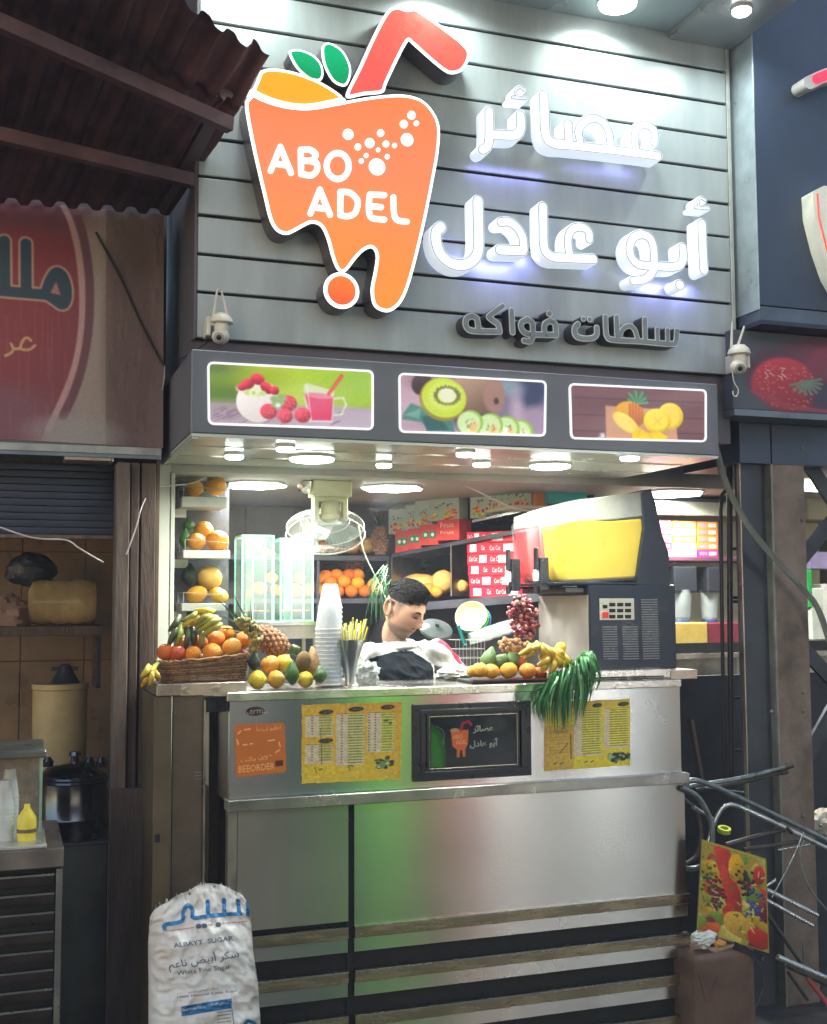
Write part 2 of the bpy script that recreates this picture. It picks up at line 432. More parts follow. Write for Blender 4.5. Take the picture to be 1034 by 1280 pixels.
def sheet(cv, fn, thick=None):
    """canvas onto a grid; fn(u, v) gives the place, u right, v down"""
    h, w = cv.h, cv.w
    vs = [fn(j/(w-1), i/(h-1)) for i in range(h) for j in range(w)]
    fs = [(i*w+j, (i+1)*w+j, (i+1)*w+j+1, i*w+j+1) for i in range(h-1) for j in range(w-1)]
    me = bpy.data.meshes.new('print'); me.from_pydata(vs, [], fs)
    c = cv.a; lin = np.where(c <= .04045, c/12.92, ((c+.055)/1.055)**2.4)
    at_ = me.color_attributes.new('print', 'FLOAT_COLOR', 'POINT')
    rgba = np.ones((h*w, 4)); rgba[:, :3] = lin.reshape(-1, 3); at_.data.foreach_set('color', rgba.ravel())
    return me
def quad(a, b, c, d):
    """corners TL TR BR BL"""
    a, b, c, d = map(Vector, (a, b, c, d))
    return lambda u, v: (a*(1-u)+b*u)*(1-v)+(d*(1-u)+c*u)*v
def pquad(tl, tr_, br, bl, Y): return quad(P(*tl, Y), P(*tr_, Y), P(*br, Y), P(*bl, Y))
# ------------------------------------------------------------------ ground and shell of the building
asph = mat('worn_pavement', (.055, .05, .047), .55, var=.3, scale=5, bump=.5, dirt=.5)
M_wall = mat('dark_render_wall', (.10, .09, .095), .7, var=.25, scale=4, bump=.3, dirt=.4)
M_side = mat('purple_grey_side_panel', (.105, .095, .12), .5, var=.15, scale=2.5, bump=.05, dirt=.3, dirtcol=(.05, .04, .045))
M_clad = mat('satin_grey_cladding', (.41, .455, .475), .36, .2, var=.08, scale=3.2, bump=.06, bscale=4, rvar=.10, dirt=.45, dirtcol=(.27, .28, .27), stretch=(2.2, 1, .35))
M_fascia = mat('slate_fascia_paint', (.17, .18, .21), .33, .15, var=.08, scale=3, bump=.03, rvar=.06, dirt=.2, dirtcol=(.09, .08, .09))
M_under = mat('glossy_canopy_underside', (.66, .70, .66), .24, .25, var=.05, scale=3, bump=.02, rvar=.05)
M_soffit = mat('soffit_sheet', (.36, .42, .44), .3, .3, var=.06, scale=2, bump=.02)
M_ceil = mat('shop_ceiling_board', (.42, .42, .38), .5, var=.1, scale=3, bump=.05, dirt=.3, dirtcol=(.25, .22, .18))
M_tilebrown = mat('taupe_wall_tile', (.22, .20, .18), .35, var=.12, scale=6, bump=.05)
M_cream = mat('cream_board', (.60, .56, .42), .5, var=.1, scale=3, bump=.05, dirt=.2, dirtcol=(.35, .3, .2))
M_darkshelf = mat('dark_shelf_laminate', (.045, .045, .055), .4, var=.2, scale=7, bump=.05)

CLX0, CLX1 = P(247.5, 250, 0).x, P(911, 240, 0).x
CANX0, CANX1 = P(239, 500, -.12).x, P(898, 520, -.12).x
ZC = 2.236                                                     # canopy underside
ZCT = P(239, 436, -.12).z
ZI = 2.205                                                     # ceiling inside
struct('ground', box(-9, 14, -12.2, 6, GZ-.3, GZ), asph)
struct('shop_floor', box(.6, 6.5, .67, 2.6, GZ+.004, .03), mat('floor_tile', (.16, .14, .12), .35, var=.2, scale=5))
struct('building_wall', box(CLX0+.004, CLX1-.004, .03, 1.0, ZC+.09, 5.2), M_side)
struct('shop_back_wall', box(.6, 6.5, 2.47, 2.6, GZ, 2.6), M_tilebrown)
struct('shop_left_wall', box(.60, .694, .80, 2.47, GZ, 2.6), M_tilebrown)
struct('shop_ceiling', box(.60, 6.5, .775, 2.47, ZI, ZI+.1), M_ceil)
# wall panels seen above the rear shelf
for i in range(5):
    a = 1.0+i*.34
    O('panel', box(a+.004, a+.336, 2.458, 2.469, 1.72, ZI-.006, .003), M_tilebrown, bpy.data.objects['shop_back_wall'])

# ------------------------------------------------------------------ cladding, one plank after another
zs = [P(911, y, 0).z for y in (50, 91, 131, 172.5, 214, 255.5, 296.5, 338, 379.5, 420, 470)]
zs[0] = 4.36
cl = thing('cladding_wall', 'grey horizontal metal cladding behind the lit juice cup sign', 'wall cladding', (CLX0, 0, zs[-1]))
for a, b in zip(zs[:-1], zs[1:]):
    O('plank', box(CLX0, CLX1, rng.uniform(-.001, .002), .02, b+.006, a-.006, .003), M_clad, cl)
O('backing', box(CLX0+.002, CLX1-.002, .021, .029, zs[-1], 4.3), black, cl)
O('corner_trim', box(CLX0-.012, CLX0-.001, -.004, .06, zs[-1], 4.34, .002), M_side, cl)
O('corner_trim', box(CLX1+.001, CLX1+.02, -.002, .06, zs[-1], P(915, 62, 0).z, .002), mat('pale_edge_trim', (.5, .52, .5), .4, .3), cl)

# ------------------------------------------------------------------ soffit over the facade with its lamps
zs1 = P(834, 40, 0).z; zs2 = P(872, 55, 0).z; xs1 = P(836, 45, 0).x; xs2 = P(913, 55, 0).x
struct('soffit_high', box(.2, xs1-.002, -1.7, -.001, zs1, zs1+.12), M_soffit)
struct('soffit_low', box(xs1, xs2+.0, -1.7, -.001, zs2, zs1+.11), mat('grey_soffit_sheet', (.34, .35, .37), .3, .3, var=.06, scale=2, bump=.02))
lampglass = mat('lit_diffuser', (.9, .9, .9), .4, bump=0, emit=(.93, 1.0, .93), es=9.0)
rim_white = mat('lamp_rim', (.75, .77, .74), .35)
def lamp(name, label, loc, r, h, watts, group, col=(.93, 1.0, .95), spread=160, sides=28, es=None, rot=0):
    t = thing(name, label, 'ceiling lamp', loc, group); x, y, z = loc
    b = bmesh.new(); lathe(b, [(r, 0), (r, -h*.45), (r*.97, -h*.5)], (0, 0, 0), sides)
    if rot: bmesh.ops.rotate(b, verts=b.verts, matrix=Matrix.Rotation(rot, 3, 'Z'))
    bmesh.ops.translate(b, verts=b.verts, vec=loc)
    O('lamp_rim', b, rim_white, t, smooth=40)
    b = bmesh.new(); lathe(b, [(r*.95, -h*.5-.0005), (r*.93, -h*.85), (r*.8, -h)], (0, 0, 0), sides)
    if rot: bmesh.ops.rotate(b, verts=b.verts, matrix=Matrix.Rotation(rot, 3, 'Z'))
    bmesh.ops.translate(b, verts=b.verts, vec=loc)
    O('diffuser', b, lampglass, t, smooth=40)
    ld = bpy.data.lights.new('lamp_light', 'AREA'); ld.shape = 'DISK'; ld.size = r*1.7; ld.energy = watts*LK; ld.color = col; ld.spread = R(spread)
    lo = bpy.data.objects.new('bulb', ld); COL.objects.link(lo); lo.parent = t; lo.location = (0, 0, -h-.004)
    return t
SP = 'round lamps on the soffit above the sign'
for px, py, zz, lb, w in ((772, 0, zs1, 'large round lamp on the high soffit, above the upper Arabic word', 4), (927, 9, zs2, 'small round lamp on the low soffit at the upper right corner', 3)):
    p = P(px, py, Z=zz); lamp('soffit_lamp', lb, p, .085 if w > 3.5 else .042, .03, w, SP, col=(.88, 1, .93))
p = P(772, 0, Z=zs1)
for k in (1, 2):
    lamp('soffit_lamp', ('large round lamp on the high soffit above the orange straw', 'large round lamp on the high soffit above the awning end')[k-1], (p.x-.78*k, p.y, zs1), .085, .03, 4 if k == 1 else 3.6, SP, col=(.88, 1, .93))

# ------------------------------------------------------------------ canopy box with its posters
can = thing('canopy', 'slate grey canopy box with three framed fruit posters over the counter', 'canopy', (CANX0, -.12, ZC))
O('body', box(CANX0, CANX1, -.12, .76, ZC+.012, ZCT, .004), M_fascia, can)
O('underside', box(CANX0+.003, CANX1-.003, -.117, .757, ZC, ZC+.011), M_under, can)
for yy in (.14, .45):
    O('seam_strip', box(CANX0+.01, CANX1-.01, yy, yy+.008, ZC-.003, ZC-.0002), steel_smooth, can)
O('edge_trim', box(CANX0+.006, CANX0+.03, -.11, .75, ZC-.008, ZC-.0005), M_under, can)

def rounded(tl, tr_, br, bl, Y, r):
    q = [P(*c, Y) for c in (tl, tr_, br, bl)]; q = [np.array((v.x, v.z)) for v in q]; out = []
    for i in range(4):
        a, b, c = q[i-1], q[i], q[(i+1) % 4]
        u = (a-b)/np.hypot(*(a-b)); v = (c-b)/np.hypot(*(c-b))
        for k in range(6):
            t = k/5*math.pi/2; out.append(tuple(b+u*r*(1-math.sin(t))+v*r*(1-math.cos(t))))
    return out
def ringmesh(pts, w, yb, yf, res=.002):
    xs, zs_, D = field([('p', pts)], res, w); D = np.abs(D+w/2)-w/2
    return slab([simplify(L, res*.12) for L in contours(xs, zs_, D)], yb, yf)
def masked(me, pts):
    """drop the faces outside a rounded outline"""
    b = bmesh.new(); b.from_mesh(me)
    c = np.array([f.calc_center_median() for f in b.faces]); D = sdf_poly((c[:, 0], c[:, 2]), pts)
    bmesh.ops.delete(b, geom=[f for f, d in zip(list(b.faces), D) if d > 0], context='FACES')
    b.to_mesh(me); b.free(); return me

def poster_berry():
    c = Canvas(300, 112, (120, 150, 60))
    for x, y, rx, ry, col in ((60, 20, 80, 40, (100, 120, 70)), (130, 10, 70, 30, (190, 205, 60)), (230, 40, 90, 50, (172, 205, 60)), (60, 35, 60, 10, (165, 190, 60)), (150, 50, 50, 25, (190, 210, 90)), (20, 55, 60, 20, (95, 125, 60)), (280, 20, 40, 30, (150, 190, 70)), (100, 25, 30, 12, (150, 175, 50))):
        c.ell(x, y, rx, ry, col, soft=28, al=.8)
    c.rc(0, 72, 300, 112, (170, 150, 165)); c.ell(240, 92, 90, 22, (188, 172, 190), soft=18, al=.8); c.ell(40, 76, 70, 10, (160, 150, 150), soft=9, al=.6)
    g = np.random.default_rng(3)
    for k in range(46):
        x = g.uniform(4, 230) if k > 18 else g.uniform(4, 80); y = g.uniform(80, 110); L = g.uniform(8, 24); c.line([(x, y), (x+L, y-L*.45)], g.uniform(.25, .8), (90, 70, 85), .55)
    # bowl
    c.ell(87, 68, 37, 36, (235, 225, 222), soft=2, shade=.12); c.rc(50, 30, 126, 42, (150, 160, 80), .0); c.ell(87, 45, 37, 12, (228, 232, 205), soft=2)
    for x, y, rx, ry, an in ((70, 37, 13, 9, -20), (88, 27, 12, 10, 20), (104, 42, 13, 9, 40), (118, 46, 8, 8, 0), (60, 43, 8, 6, 0)): c.ell(x, y, rx, ry, (205, 62, 84), an, 1.5, .4)
    for x, y in ((78, 50), (86, 54), (97, 52), (70, 52)): c.ell(x, y, 6, 5, (200, 215, 140), soft=2)
    c.ell(81, 52, 8, 7, (225, 235, 190), soft=2); c.ell(81, 52, 3, 3, (180, 200, 110), soft=2)
    # jug
    c.poly([(170, 33), (176, 30), (226, 42), (223, 100), (180, 100), (172, 60)], (222, 225, 220), .75, 2); c.poly([(172, 50), (224, 54), (221, 96), (184, 97), (178, 72)], (222, 72, 110), 1, 2)
    c.ell(198, 52, 26, 5, (232, 130, 150), 4, 2); c.line([(176, 34), (184, 95)], 1, (240, 235, 235), .7)
    for a, b in (((226, 56), (243, 54)), ((243, 54), (248, 66)), ((248, 66), (240, 84)), ((240, 84), (226, 86))): c.line([a, b], 2.0, (214, 224, 200), .8)
    c.line([(216, 48), (240, 14)], 3.2, (226, 74, 70)); c.line([(218, 46), (240, 14)], 1, (240, 130, 120), .6)
    for x, y, r in ((107, 84, 15), (142, 68, 16), (136, 91, 14), (168, 88, 15)):
        c.ell(x, y, r, r*.92, (212, 66, 88), soft=1.5, shade=.35)
        for k in range(26): c.ell(x+g.uniform(-r, r)*.75, y+g.uniform(-r, r)*.7, .7, .9, (236, 140, 140), soft=1)
    for x, y in ((118, 62), (128, 66), (120, 72), (132, 58)): c.ell(x, y, 8, 6, (150, 178, 120), 20, 3)
    c.ell(124, 72, 5, 4, (225, 232, 215), soft=2)
    c.blur(2); c.noise(.012, 2, 1); c.ell(200, 60, 120, 18, (235, 235, 235), -20, 30, al=.14); return c  # last pale slanting streak is glare painted over the print
def poster_kiwi():
    c = Canvas(270, 104, (178, 150, 168)); g = np.random.default_rng(4)
    for x, y, rx, ry, col in ((20, 30, 30, 50, (196, 160, 178)), (60, 10, 50, 20, (150, 125, 140)), (225, 45, 70, 60, (120, 110, 135)), (240, 20, 30, 30, (45, 55, 90)), (200, 18, 25, 14, (130, 155, 165)), (250, 80, 30, 30, (165, 140, 165)), (130, 60, 40, 40, (60, 60, 85)), (215, 60, 12, 40, (190, 165, 190))):
        c.ell(x, y, rx, ry, col, soft=16, al=.85)
    c.poly([(8, 70), (22, 52), (48, 60), (70, 66), (95, 80), (100, 100), (60, 98), (40, 84), (6, 80)], (70, 125, 115), 1, 3)
    c.poly([(40, 74), (70, 70), (90, 96), (50, 100)], (45, 90, 92), .9, 3); c.poly([(10, 72), (40, 60), (36, 78)], (120, 165, 150), .8, 3)
    c.ell(42, 18, 18, 20, (75, 60, 62), 30, 3, .3); c.ell(143, 25, 44, 42, (150, 118, 100), 0, 3, .35); c.ell(172, 34, 20, 30, (160, 120, 112), 0, 5); c.ell(176, 42, 5, 6, (80, 62, 66), 0, 2)
    for k in range(5): c.ell(176+g.uniform(-2, 2), 42+g.uniform(-3, 3), 1, 1.4, (50, 35, 45), soft=1)
    c.ell(79, 43, 42, 38, (150, 130, 60), 8, 2); c.ell(81, 40, 40, 35, (196, 214, 62), 8, 2); c.ell(83, 36, 31, 27, (208, 224, 92), 8, 8); c.ell(87, 35, 15, 13, (232, 230, 200), 10, 5)
    for k in range(70):
        a = k/70*2*math.pi; r1 = 17+g.uniform(-1, 1); r2 = r1+g.uniform(2, 6); c.line([(86+r1*math.cos(a)*1.05, 36+r1*.8*math.sin(a)), (86+r2*math.cos(a)*1.1, 36+r2*.8*math.sin(a))], .55, (50, 48, 36), .85)
    for i, (x, y) in enumerate(((222, 96), (196, 90), (165, 86), (128, 82))):
        c.ell(x, y, 24, 22, (150, 190, 80), -10, 2); c.ell(x-2, y+1, 21, 20, (206, 226, 168), -10, 3); c.ell(x+6, y+8, 7, 10, (232, 190, 120) if i else (236, 226, 210), 0, 4)
        for k in range(14): c.ell(x+g.uniform(-8, 8), y+g.uniform(-6, 10), .7, 1.2, (70, 60, 60), soft=1, al=.7)
    c.blur(2); c.noise(.012, 2, 2); c.ell(60, 50, 90, 16, (235, 235, 235), -20, 30, al=.12); return c  # glare streak painted across the kiwi print
def poster_pine():
    c = Canvas(250, 106, (118, 82, 88)); g = np.random.default_rng(5)
    for y, col in ((12, (126, 88, 92)), (40, (112, 76, 82)), (75, (122, 84, 90)), (98, (108, 74, 80))): c.ell(125, y, 170, 12, col, soft=8, al=.7)
    for y in (26, 58, 88): c.rc(0, y, 250, y+1.5, (80, 52, 60), .9)
    for k in range(60): x = g.uniform(0, 240); y = g.uniform(0, 106); c.line([(x, y), (x+g.uniform(8, 40), y)], .4, (100, 68, 74), .5)
    c.poly([(64, 40), (190, 44), (196, 106), (64, 106)], (205, 150, 120), 1, 2)
    for k in range(12):
        a = -90+(k-5.5)*15; L = 24 if abs(k-5.5) < 3 else 18; c.line([(122, 34), (122+L*math.cos(R(a)), 34+L*math.sin(R(a)))], 2.0, (110, 158, 120) if k % 2 else (75, 120, 95), 1, 2)
    c.ell(108, 55, 28, 24, (205, 140, 45), 25, 2, .3)
    for i in range(-5, 6):
        for j in range(-5, 6):
            x = 108+i*5.4; y = 55+j*4.6+(i % 2)*2.3
            if ((x-108)/27)**2+((y-55)/23)**2 < 1: c.ell(x, y, 2.2, 1.8, (232, 178, 70) if i < 0 else (196, 82, 60), soft=1.5)
    c.ell(100, 72, 28, 14, (240, 205, 90), 40, 2, .15); c.ell(98, 74, 22, 9, (246, 216, 110), 40, 3)
    c.ell(182, 56, 24, 26, (240, 205, 60), 0, 2, .15); c.ell(180, 56, 19, 21, (246, 214, 84), 0, 4)
    c.ell(158, 66, 25, 24, (244, 206, 52), 0, 2, .2); c.ell(158, 66, 19, 18, (250, 220, 80), 0, 5); c.line([(152, 60), (164, 74)], .8, (214, 170, 40), .6); c.line([(168, 58), (150, 74)], .8, (214, 170, 40), .6)
    c.poly([(112, 92), (124, 80), (140, 90), (160, 86), (176, 96), (172, 106), (110, 106)], (240, 200, 40), 1, 2); c.line([(126, 84), (120, 104)], 1, (205, 160, 30), .7); c.line([(142, 92), (150, 105)], 1, (205, 160, 30), .7)
    c.blur(2); c.noise(.012, 2, 3); c.ell(160, 40, 90, 16, (235, 235, 235), -20, 30, al=.12); return c  # pale glare painted over the pineapple print
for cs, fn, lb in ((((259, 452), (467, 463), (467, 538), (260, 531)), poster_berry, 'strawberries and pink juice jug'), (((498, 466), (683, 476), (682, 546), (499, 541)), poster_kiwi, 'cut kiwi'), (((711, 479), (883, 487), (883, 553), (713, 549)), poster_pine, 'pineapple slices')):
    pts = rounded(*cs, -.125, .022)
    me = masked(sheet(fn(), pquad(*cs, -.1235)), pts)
    O('poster', me, print_mat('poster_print', .3, coat=.3, es=.30), can, label='poster showing '+lb)  # print and rim glow slightly, standing in for light falling on them
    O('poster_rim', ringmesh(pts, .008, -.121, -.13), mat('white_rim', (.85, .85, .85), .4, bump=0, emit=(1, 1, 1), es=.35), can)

CG = 'lamps under the canopy'
for px, py, r, lb, w in ((390, 570, .098, 'large round lamp under the canopy, left of centre', 10), (688, 579, .094, 'large round lamp under the canopy, right of centre', 10),
        (293, 566, .04, 'small round lamp under the canopy above the left shelves', 2.5), (357, 556, .038, 'small round lamp behind the front edge between the left poster and the big lamp', 2.5),
        (480, 577, .036, 'small dim round lamp under the canopy middle', .6), (582, 563, .04, 'small round lamp under the front edge below the kiwi poster', 2.5),
        (602, 576, .04, 'small round lamp just behind the one below the kiwi poster', 2.5), (787, 568, .042, 'small round lamp under the canopy below the pineapple poster', 2.5)):
    p = P(px, py, Z=ZC)
    lamp('canopy_lamp', lb, p, r, .024 if r > .08 else .026, w, CG, col=(.95, 1.0, .90))
for px, py, lb in ((318, 604, 'hexagonal flat lamp on the shop ceiling left of the fan'), (490, 608, 'hexagonal flat lamp on the shop ceiling right of the fan')):
    p = P(px, py, Z=ZI)
    lamp('hexagon_lamp', lb, p, .17, .02, 27, 'hexagonal lamps on the shop ceiling', sides=6, col=(1, 1, .92), rot=R(0))
p = P(820, 604, Z=ZI)
lamp('hexagon_lamp', 'added hexagonal flat lamp over the frozen drink machine, unseen, lighting the right shelving', (3.35, 1.0, ZI), .2, .02, 24, 'hexagonal lamps on the shop ceiling', sides=6, col=(1, 1, .9))  # unseen lamp, added to brighten the shelving on the right

# white jamb, shelves on it
a, b, c, d = rect(193, 583, 218, 860, .76)
jb = thing('door_jamb', 'white painted jamb left of the fruit shelves', 'jamb', (a, .76, 0))
O('board', box(a, b-.02, .77, .86, GZ, ZC-.001, .003), mat('off_white_paint', (.62, .64, .56), .45, var=.08, scale=3, bump=.06, dirt=.25, dirtcol=(.4, .38, .3)), jb)
O('edge_strip', box(b-.018, b, .765, .80, GZ, ZC-.04, .002), mat('off_white_paint', (.6, .6, .5)), jb)

# ------------------------------------------------------------------ the street across; its lit signs are added for the counter's steel to mirror
struct('opposite_wall', box(-8, 16, -12.6, -12.2, GZ, 7), mat('opposite_render', (.14, .13, .12), .8, var=.3, scale=2))
def opp(name, label, x0, x1, z0, z1, col, es, Y=-11.9):
    t = thing(name, label, 'shop sign', ((x0+x1)/2, Y, z0))
    O('housing', box(x0-.05, x1+.05, Y-.25, Y-.02, z0-.05, z1+.05, .01), blackplastic, t)
    O('lit_face', box(x0, x1, Y-.019, Y, z0, z1, .004), mat('lit_'+name, (.1, .1, .1), .4, bump=0, emit=col, es=es), t)
for k_, xx in enumerate((6.95, 8.58)):  # light strips added only to streak the steel's reflection
    opp('tube_light', ('added vertical light strip across the street between the pink and the white panel', 'added vertical light strip across the street between the white and the cool panel')[k_], xx, xx+.07, .6, 4.2, (1, 1, .96), 38, Y=-11.6)
opp('added_green_sign', 'green lit shop sign across the street', 4.95, 5.5, .5, 3.8, (.22, 1, .04), 3.0)
opp('added_pink_sign', 'pink lit shop sign across the street', 5.95, 6.7, .5, 3.8, (1, .17, .14), 1.7)
opp('added_white_sign', 'added white lit panel across the street next to the pink one', 7.35, 8.35, .8, 3.6, (1, .98, .9), 1.6)
opp('added_cool_sign', 'added cool white lit panel across the street', 8.85, 9.6, .8, 3.6, (.85, .95, 1), 2.6)
opp('added_amber_sign', 'added dim amber lit panel across the street at the far right', 10.1, 11.2, .4, 3.2, (1, .55, .2), .9)
opp('added_warm_sign', 'added warm lit panel across the street', -4.5, 3.6, 1.0, 3.4, (1, .86, .68), .65)
# ------------------------------------------------------------------ juice cup sign
LY0, LY1 = -.004, -.115          # back on the cladding, face
LX, LYY, LS = 240, 0, 2.872
def L(pts, n=6, closed=True, Y=LY1): return tr(pts, LX, LYY, LS, Y, n, closed)
ppm = 1/SC(430, 240, LY1)
logo = thing('juice_cup_sign', 'glowing orange juice cup sign with bent straw, leaves and the words ABO ADEL', 'lit sign', P(430, 380, -.06))
M_ret = mat('sign_return_grey', (.14, .13, .15), .35, .5, var=.1, scale=6, bump=.02)
M_wglow = mat('white_glow_edge', (.85, .85, .85), .4, bump=0, emit=(1, .98, .97), es=.95)
def glow(name, ca, cb, es, top, bot):
    """backlit acrylic: the colour runs slightly over its height"""
    if name in MC: return MC[name]
    M = mat(name, tuple(.22*v for v in ca), .3, bump=0, var=.03, coat=.3); N = M.node_tree.nodes; Lk = M.node_tree.links; b_ = N['Principled BSDF']
    g = N.new('ShaderNodeNewGeometry'); sx = N.new('ShaderNodeSeparateXYZ'); Lk.new(g.outputs['Position'], sx.inputs[0])
    nz = N.new('ShaderNodeTexNoise'); nz.inputs['Scale'].default_value = 5; nz.inputs['Detail'].default_value = 1; Lk.new(g.outputs['Position'], nz.inputs[0])
    ad = N.new('ShaderNodeMath'); ad.operation = 'MULTIPLY_ADD'; Lk.new(nz.outputs[0], ad.inputs[0]); ad.inputs[1].default_value = .5*(top-bot); Lk.new(sx.outputs[2], ad.inputs[2])
    mr = N.new('ShaderNodeMapRange'); mr.inputs[1].default_value = bot+.25*(top-bot); mr.inputs[2].default_value = top+.25*(top-bot); Lk.new(ad.outputs[0], mr.inputs[0])
    mx = N.new('ShaderNodeMix'); mx.data_type = 'RGBA'; mx.inputs[6].default_value = tuple(cb)+(1,); mx.inputs[7].default_value = tuple(ca)+(1,); Lk.new(mr.outputs[0], mx.inputs[0])
    Lk.new(mx.outputs[2], b_.inputs['Emission Color']); b_.inputs['Emission Strength'].default_value = es
    return M
zt = P(430, 110, LY1).z; zb = P(430, 390, LY1).z
M_or = glow('orange_acrylic', (1.0, .235, .082), (1.0, .30, .035), .56, P(430, 200, LY1).z, zb+.1)
M_ye = glow('amber_acrylic', (1.0, .47, .02), (1.0, .33, .02), .55, zt+.1, zt-.2)
M_st = glow('coral_acrylic', (1.0, .16, .11), (1.0, .11, .10), .55, zt+.45, zt)
M_rd = glow('red_orange_acrylic', (1.0, .22, .03), (.9, .07, .03), .58, P(430, 340, LY1).z, zb)
M_gr = glow('green_acrylic', (.0, .55, .22), (.0, .22, .06), .5, zt+.15, zt)
M_lt = mat('pinkish_white_letter', (.85, .75, .82), .4, bump=0, emit=(1, .86, .95), es=.95)
body = [(190, 380), (203, 352), (218, 338), (245, 352), (300, 372), (370, 385), (440, 382), (520, 370), (600, 355), (680, 344), (760, 341), (825, 360), (868, 405), (888, 460), (885, 540), (868, 640), (840, 780), (810, 910), (780, 1020), (752, 1085), (715, 1118), (680, 1118), (650, 1095), (641, 1040), (652, 980), (660, 920), (645, 892), (615, 903), (585, 935), (560, 968), (540, 980), (518, 965), (500, 920), (484, 860), (462, 815), (430, 803), (395, 818), (345, 843), (305, 832), (278, 790), (258, 710), (232, 600), (208, 490)]
dome = [(215, 335), (232, 290), (252, 250), (300, 243), (370, 255), (440, 280), (500, 312), (545, 352), (480, 372), (400, 384), (320, 378), (250, 358)]
leaf1 = [(352, 178), (385, 170), (435, 188), (468, 222), (476, 262), (462, 285), (425, 278), (385, 245), (362, 210)]
leaf2 = [(472, 158), (500, 147), (545, 175), (572, 225), (574, 268), (555, 303), (515, 290), (487, 250), (472, 205)]
straw = [(553, 345), (600, 240), (650, 130), (690, 55), (715, 28), (745, 24), (770, 32), (800, 28), (830, 45), (900, 95), (980, 160), (998, 200), (975, 250), (935, 265), (900, 250), (840, 200), (790, 155), (775, 150), (740, 215), (700, 300), (685, 332), (620, 340)]
bw = 4.0/ppm
def signpiece(name, shapes, face_mat, y0, y1, rimw=bw, label=None):
    O(name+'_box', outline(shapes, y0, y1+.0, .0035), M_ret, logo)
    O(name+'_border', outline(shapes, y1-.0005, y1-.004, .0035), M_wglow, logo)
    O(name+'_face', outline(shapes, y1-.0045, y1-.007, .0035, grow=-rimw), face_mat, logo)
signpiece('dome', [('p', L(dome))], M_ye, LY0, LY1+.012)
signpiece('leaf', [('p', L(leaf1))], M_gr, LY0, LY1+.02, bw*.7)
signpiece('leaf', [('p', L(leaf2))], M_gr, LY0, LY1+.02, bw*.7)
signpiece('straw', [('p', L(straw))], M_st, LY0, LY1+.006)
signpiece('cup', [('p', L(body))], M_or, LY0, LY1)
cb = P(LX+537/LS, 1043/LS, LY1)
signpiece('drop', [('c', (cb.x, cb.z), 66/LS/ppm)], M_rd, LY0, LY1+.004, bw*1.2)
# white band along the rim of the cup, letters, bubbles
band = [(203, 345), (218, 336), (250, 352), (310, 374), (390, 388), (460, 382), (540, 365)]
O('foam_band', outline([('s', L(band, closed=False), 11/LS/ppm)], LY1-.0075, LY1-.010, .003), M_wglow, logo)
HX, HY, HS = 320, 130, 4.924
def H(pts, n=5): return tr(pts, HX, HY, HS, LY1-.01, n)
wl = 17/HS/ppm
glyphs = {'A': [[[(90, 412), (150, 265)], [(150, 265), (216, 425)], [(115, 368), (190, 378)]], [[(335, 675), (393, 528)], [(393, 528), (456, 683)], [(360, 638), (430, 646)]]],
          'B': [[[(275, 285), (278, 430)], [(275, 284), (330, 282), (368, 312), (345, 348), (285, 350)], [(330, 350), (372, 365), (374, 410), (340, 440), (278, 432)]]],
          'D': [[[(519, 542), (519, 684)], [(519, 542), (580, 548), (626, 600), (610, 670), (565, 692), (519, 685)]]],
          'E': [[[(790, 562), (700, 558)], [(700, 558), (694, 640), (710, 700), (790, 713)], [(697, 628), (770, 636)]]],
          'L': [[[(845, 575), (850, 680), (872, 716), (928, 726)]]]}
for k, vs in glyphs.items():
    for strokes in vs:
        O('letter', outline([('s', H(s), wl) for s in strokes], LY1-.0075, LY1-.016, .0022), M_lt, logo, label='raised white letter '+k)
oc = [(503+68*math.cos(t), 383+80*math.sin(t)) for t in np.linspace(0, 2*math.pi, 21)[:-1]]
O('letter', outline([('s', (lambda q: q+[q[0]])(tr(oc, HX, HY, HS, LY1-.01, 3, True)), wl)], LY1-.0075, LY1-.016, .0022), M_lt, logo, label='raised white letter O')
for x, y, r in ((567, 188, 33), (627, 265, 20), (700, 241, 30), (767, 180, 22), (800, 247, 20), (752, 283, 13), (853, 256, 15), (678, 318, 14), (648, 352, 15), (808, 325, 15), (745, 388, 52), (930, 221, 40), (910, 125, 25), (957, 70, 26), (987, 120, 16)):
    c = P(HX+x/HS, HY+y/HS, LY1-.01); b = bmesh.new(); lathe(b, [(r/HS/ppm, 0), (r/HS/ppm, .008)], (c.x, LY1-.0075, c.z), 20, axis=(0, -1, 0)); O('bubble', b, M_lt, logo)

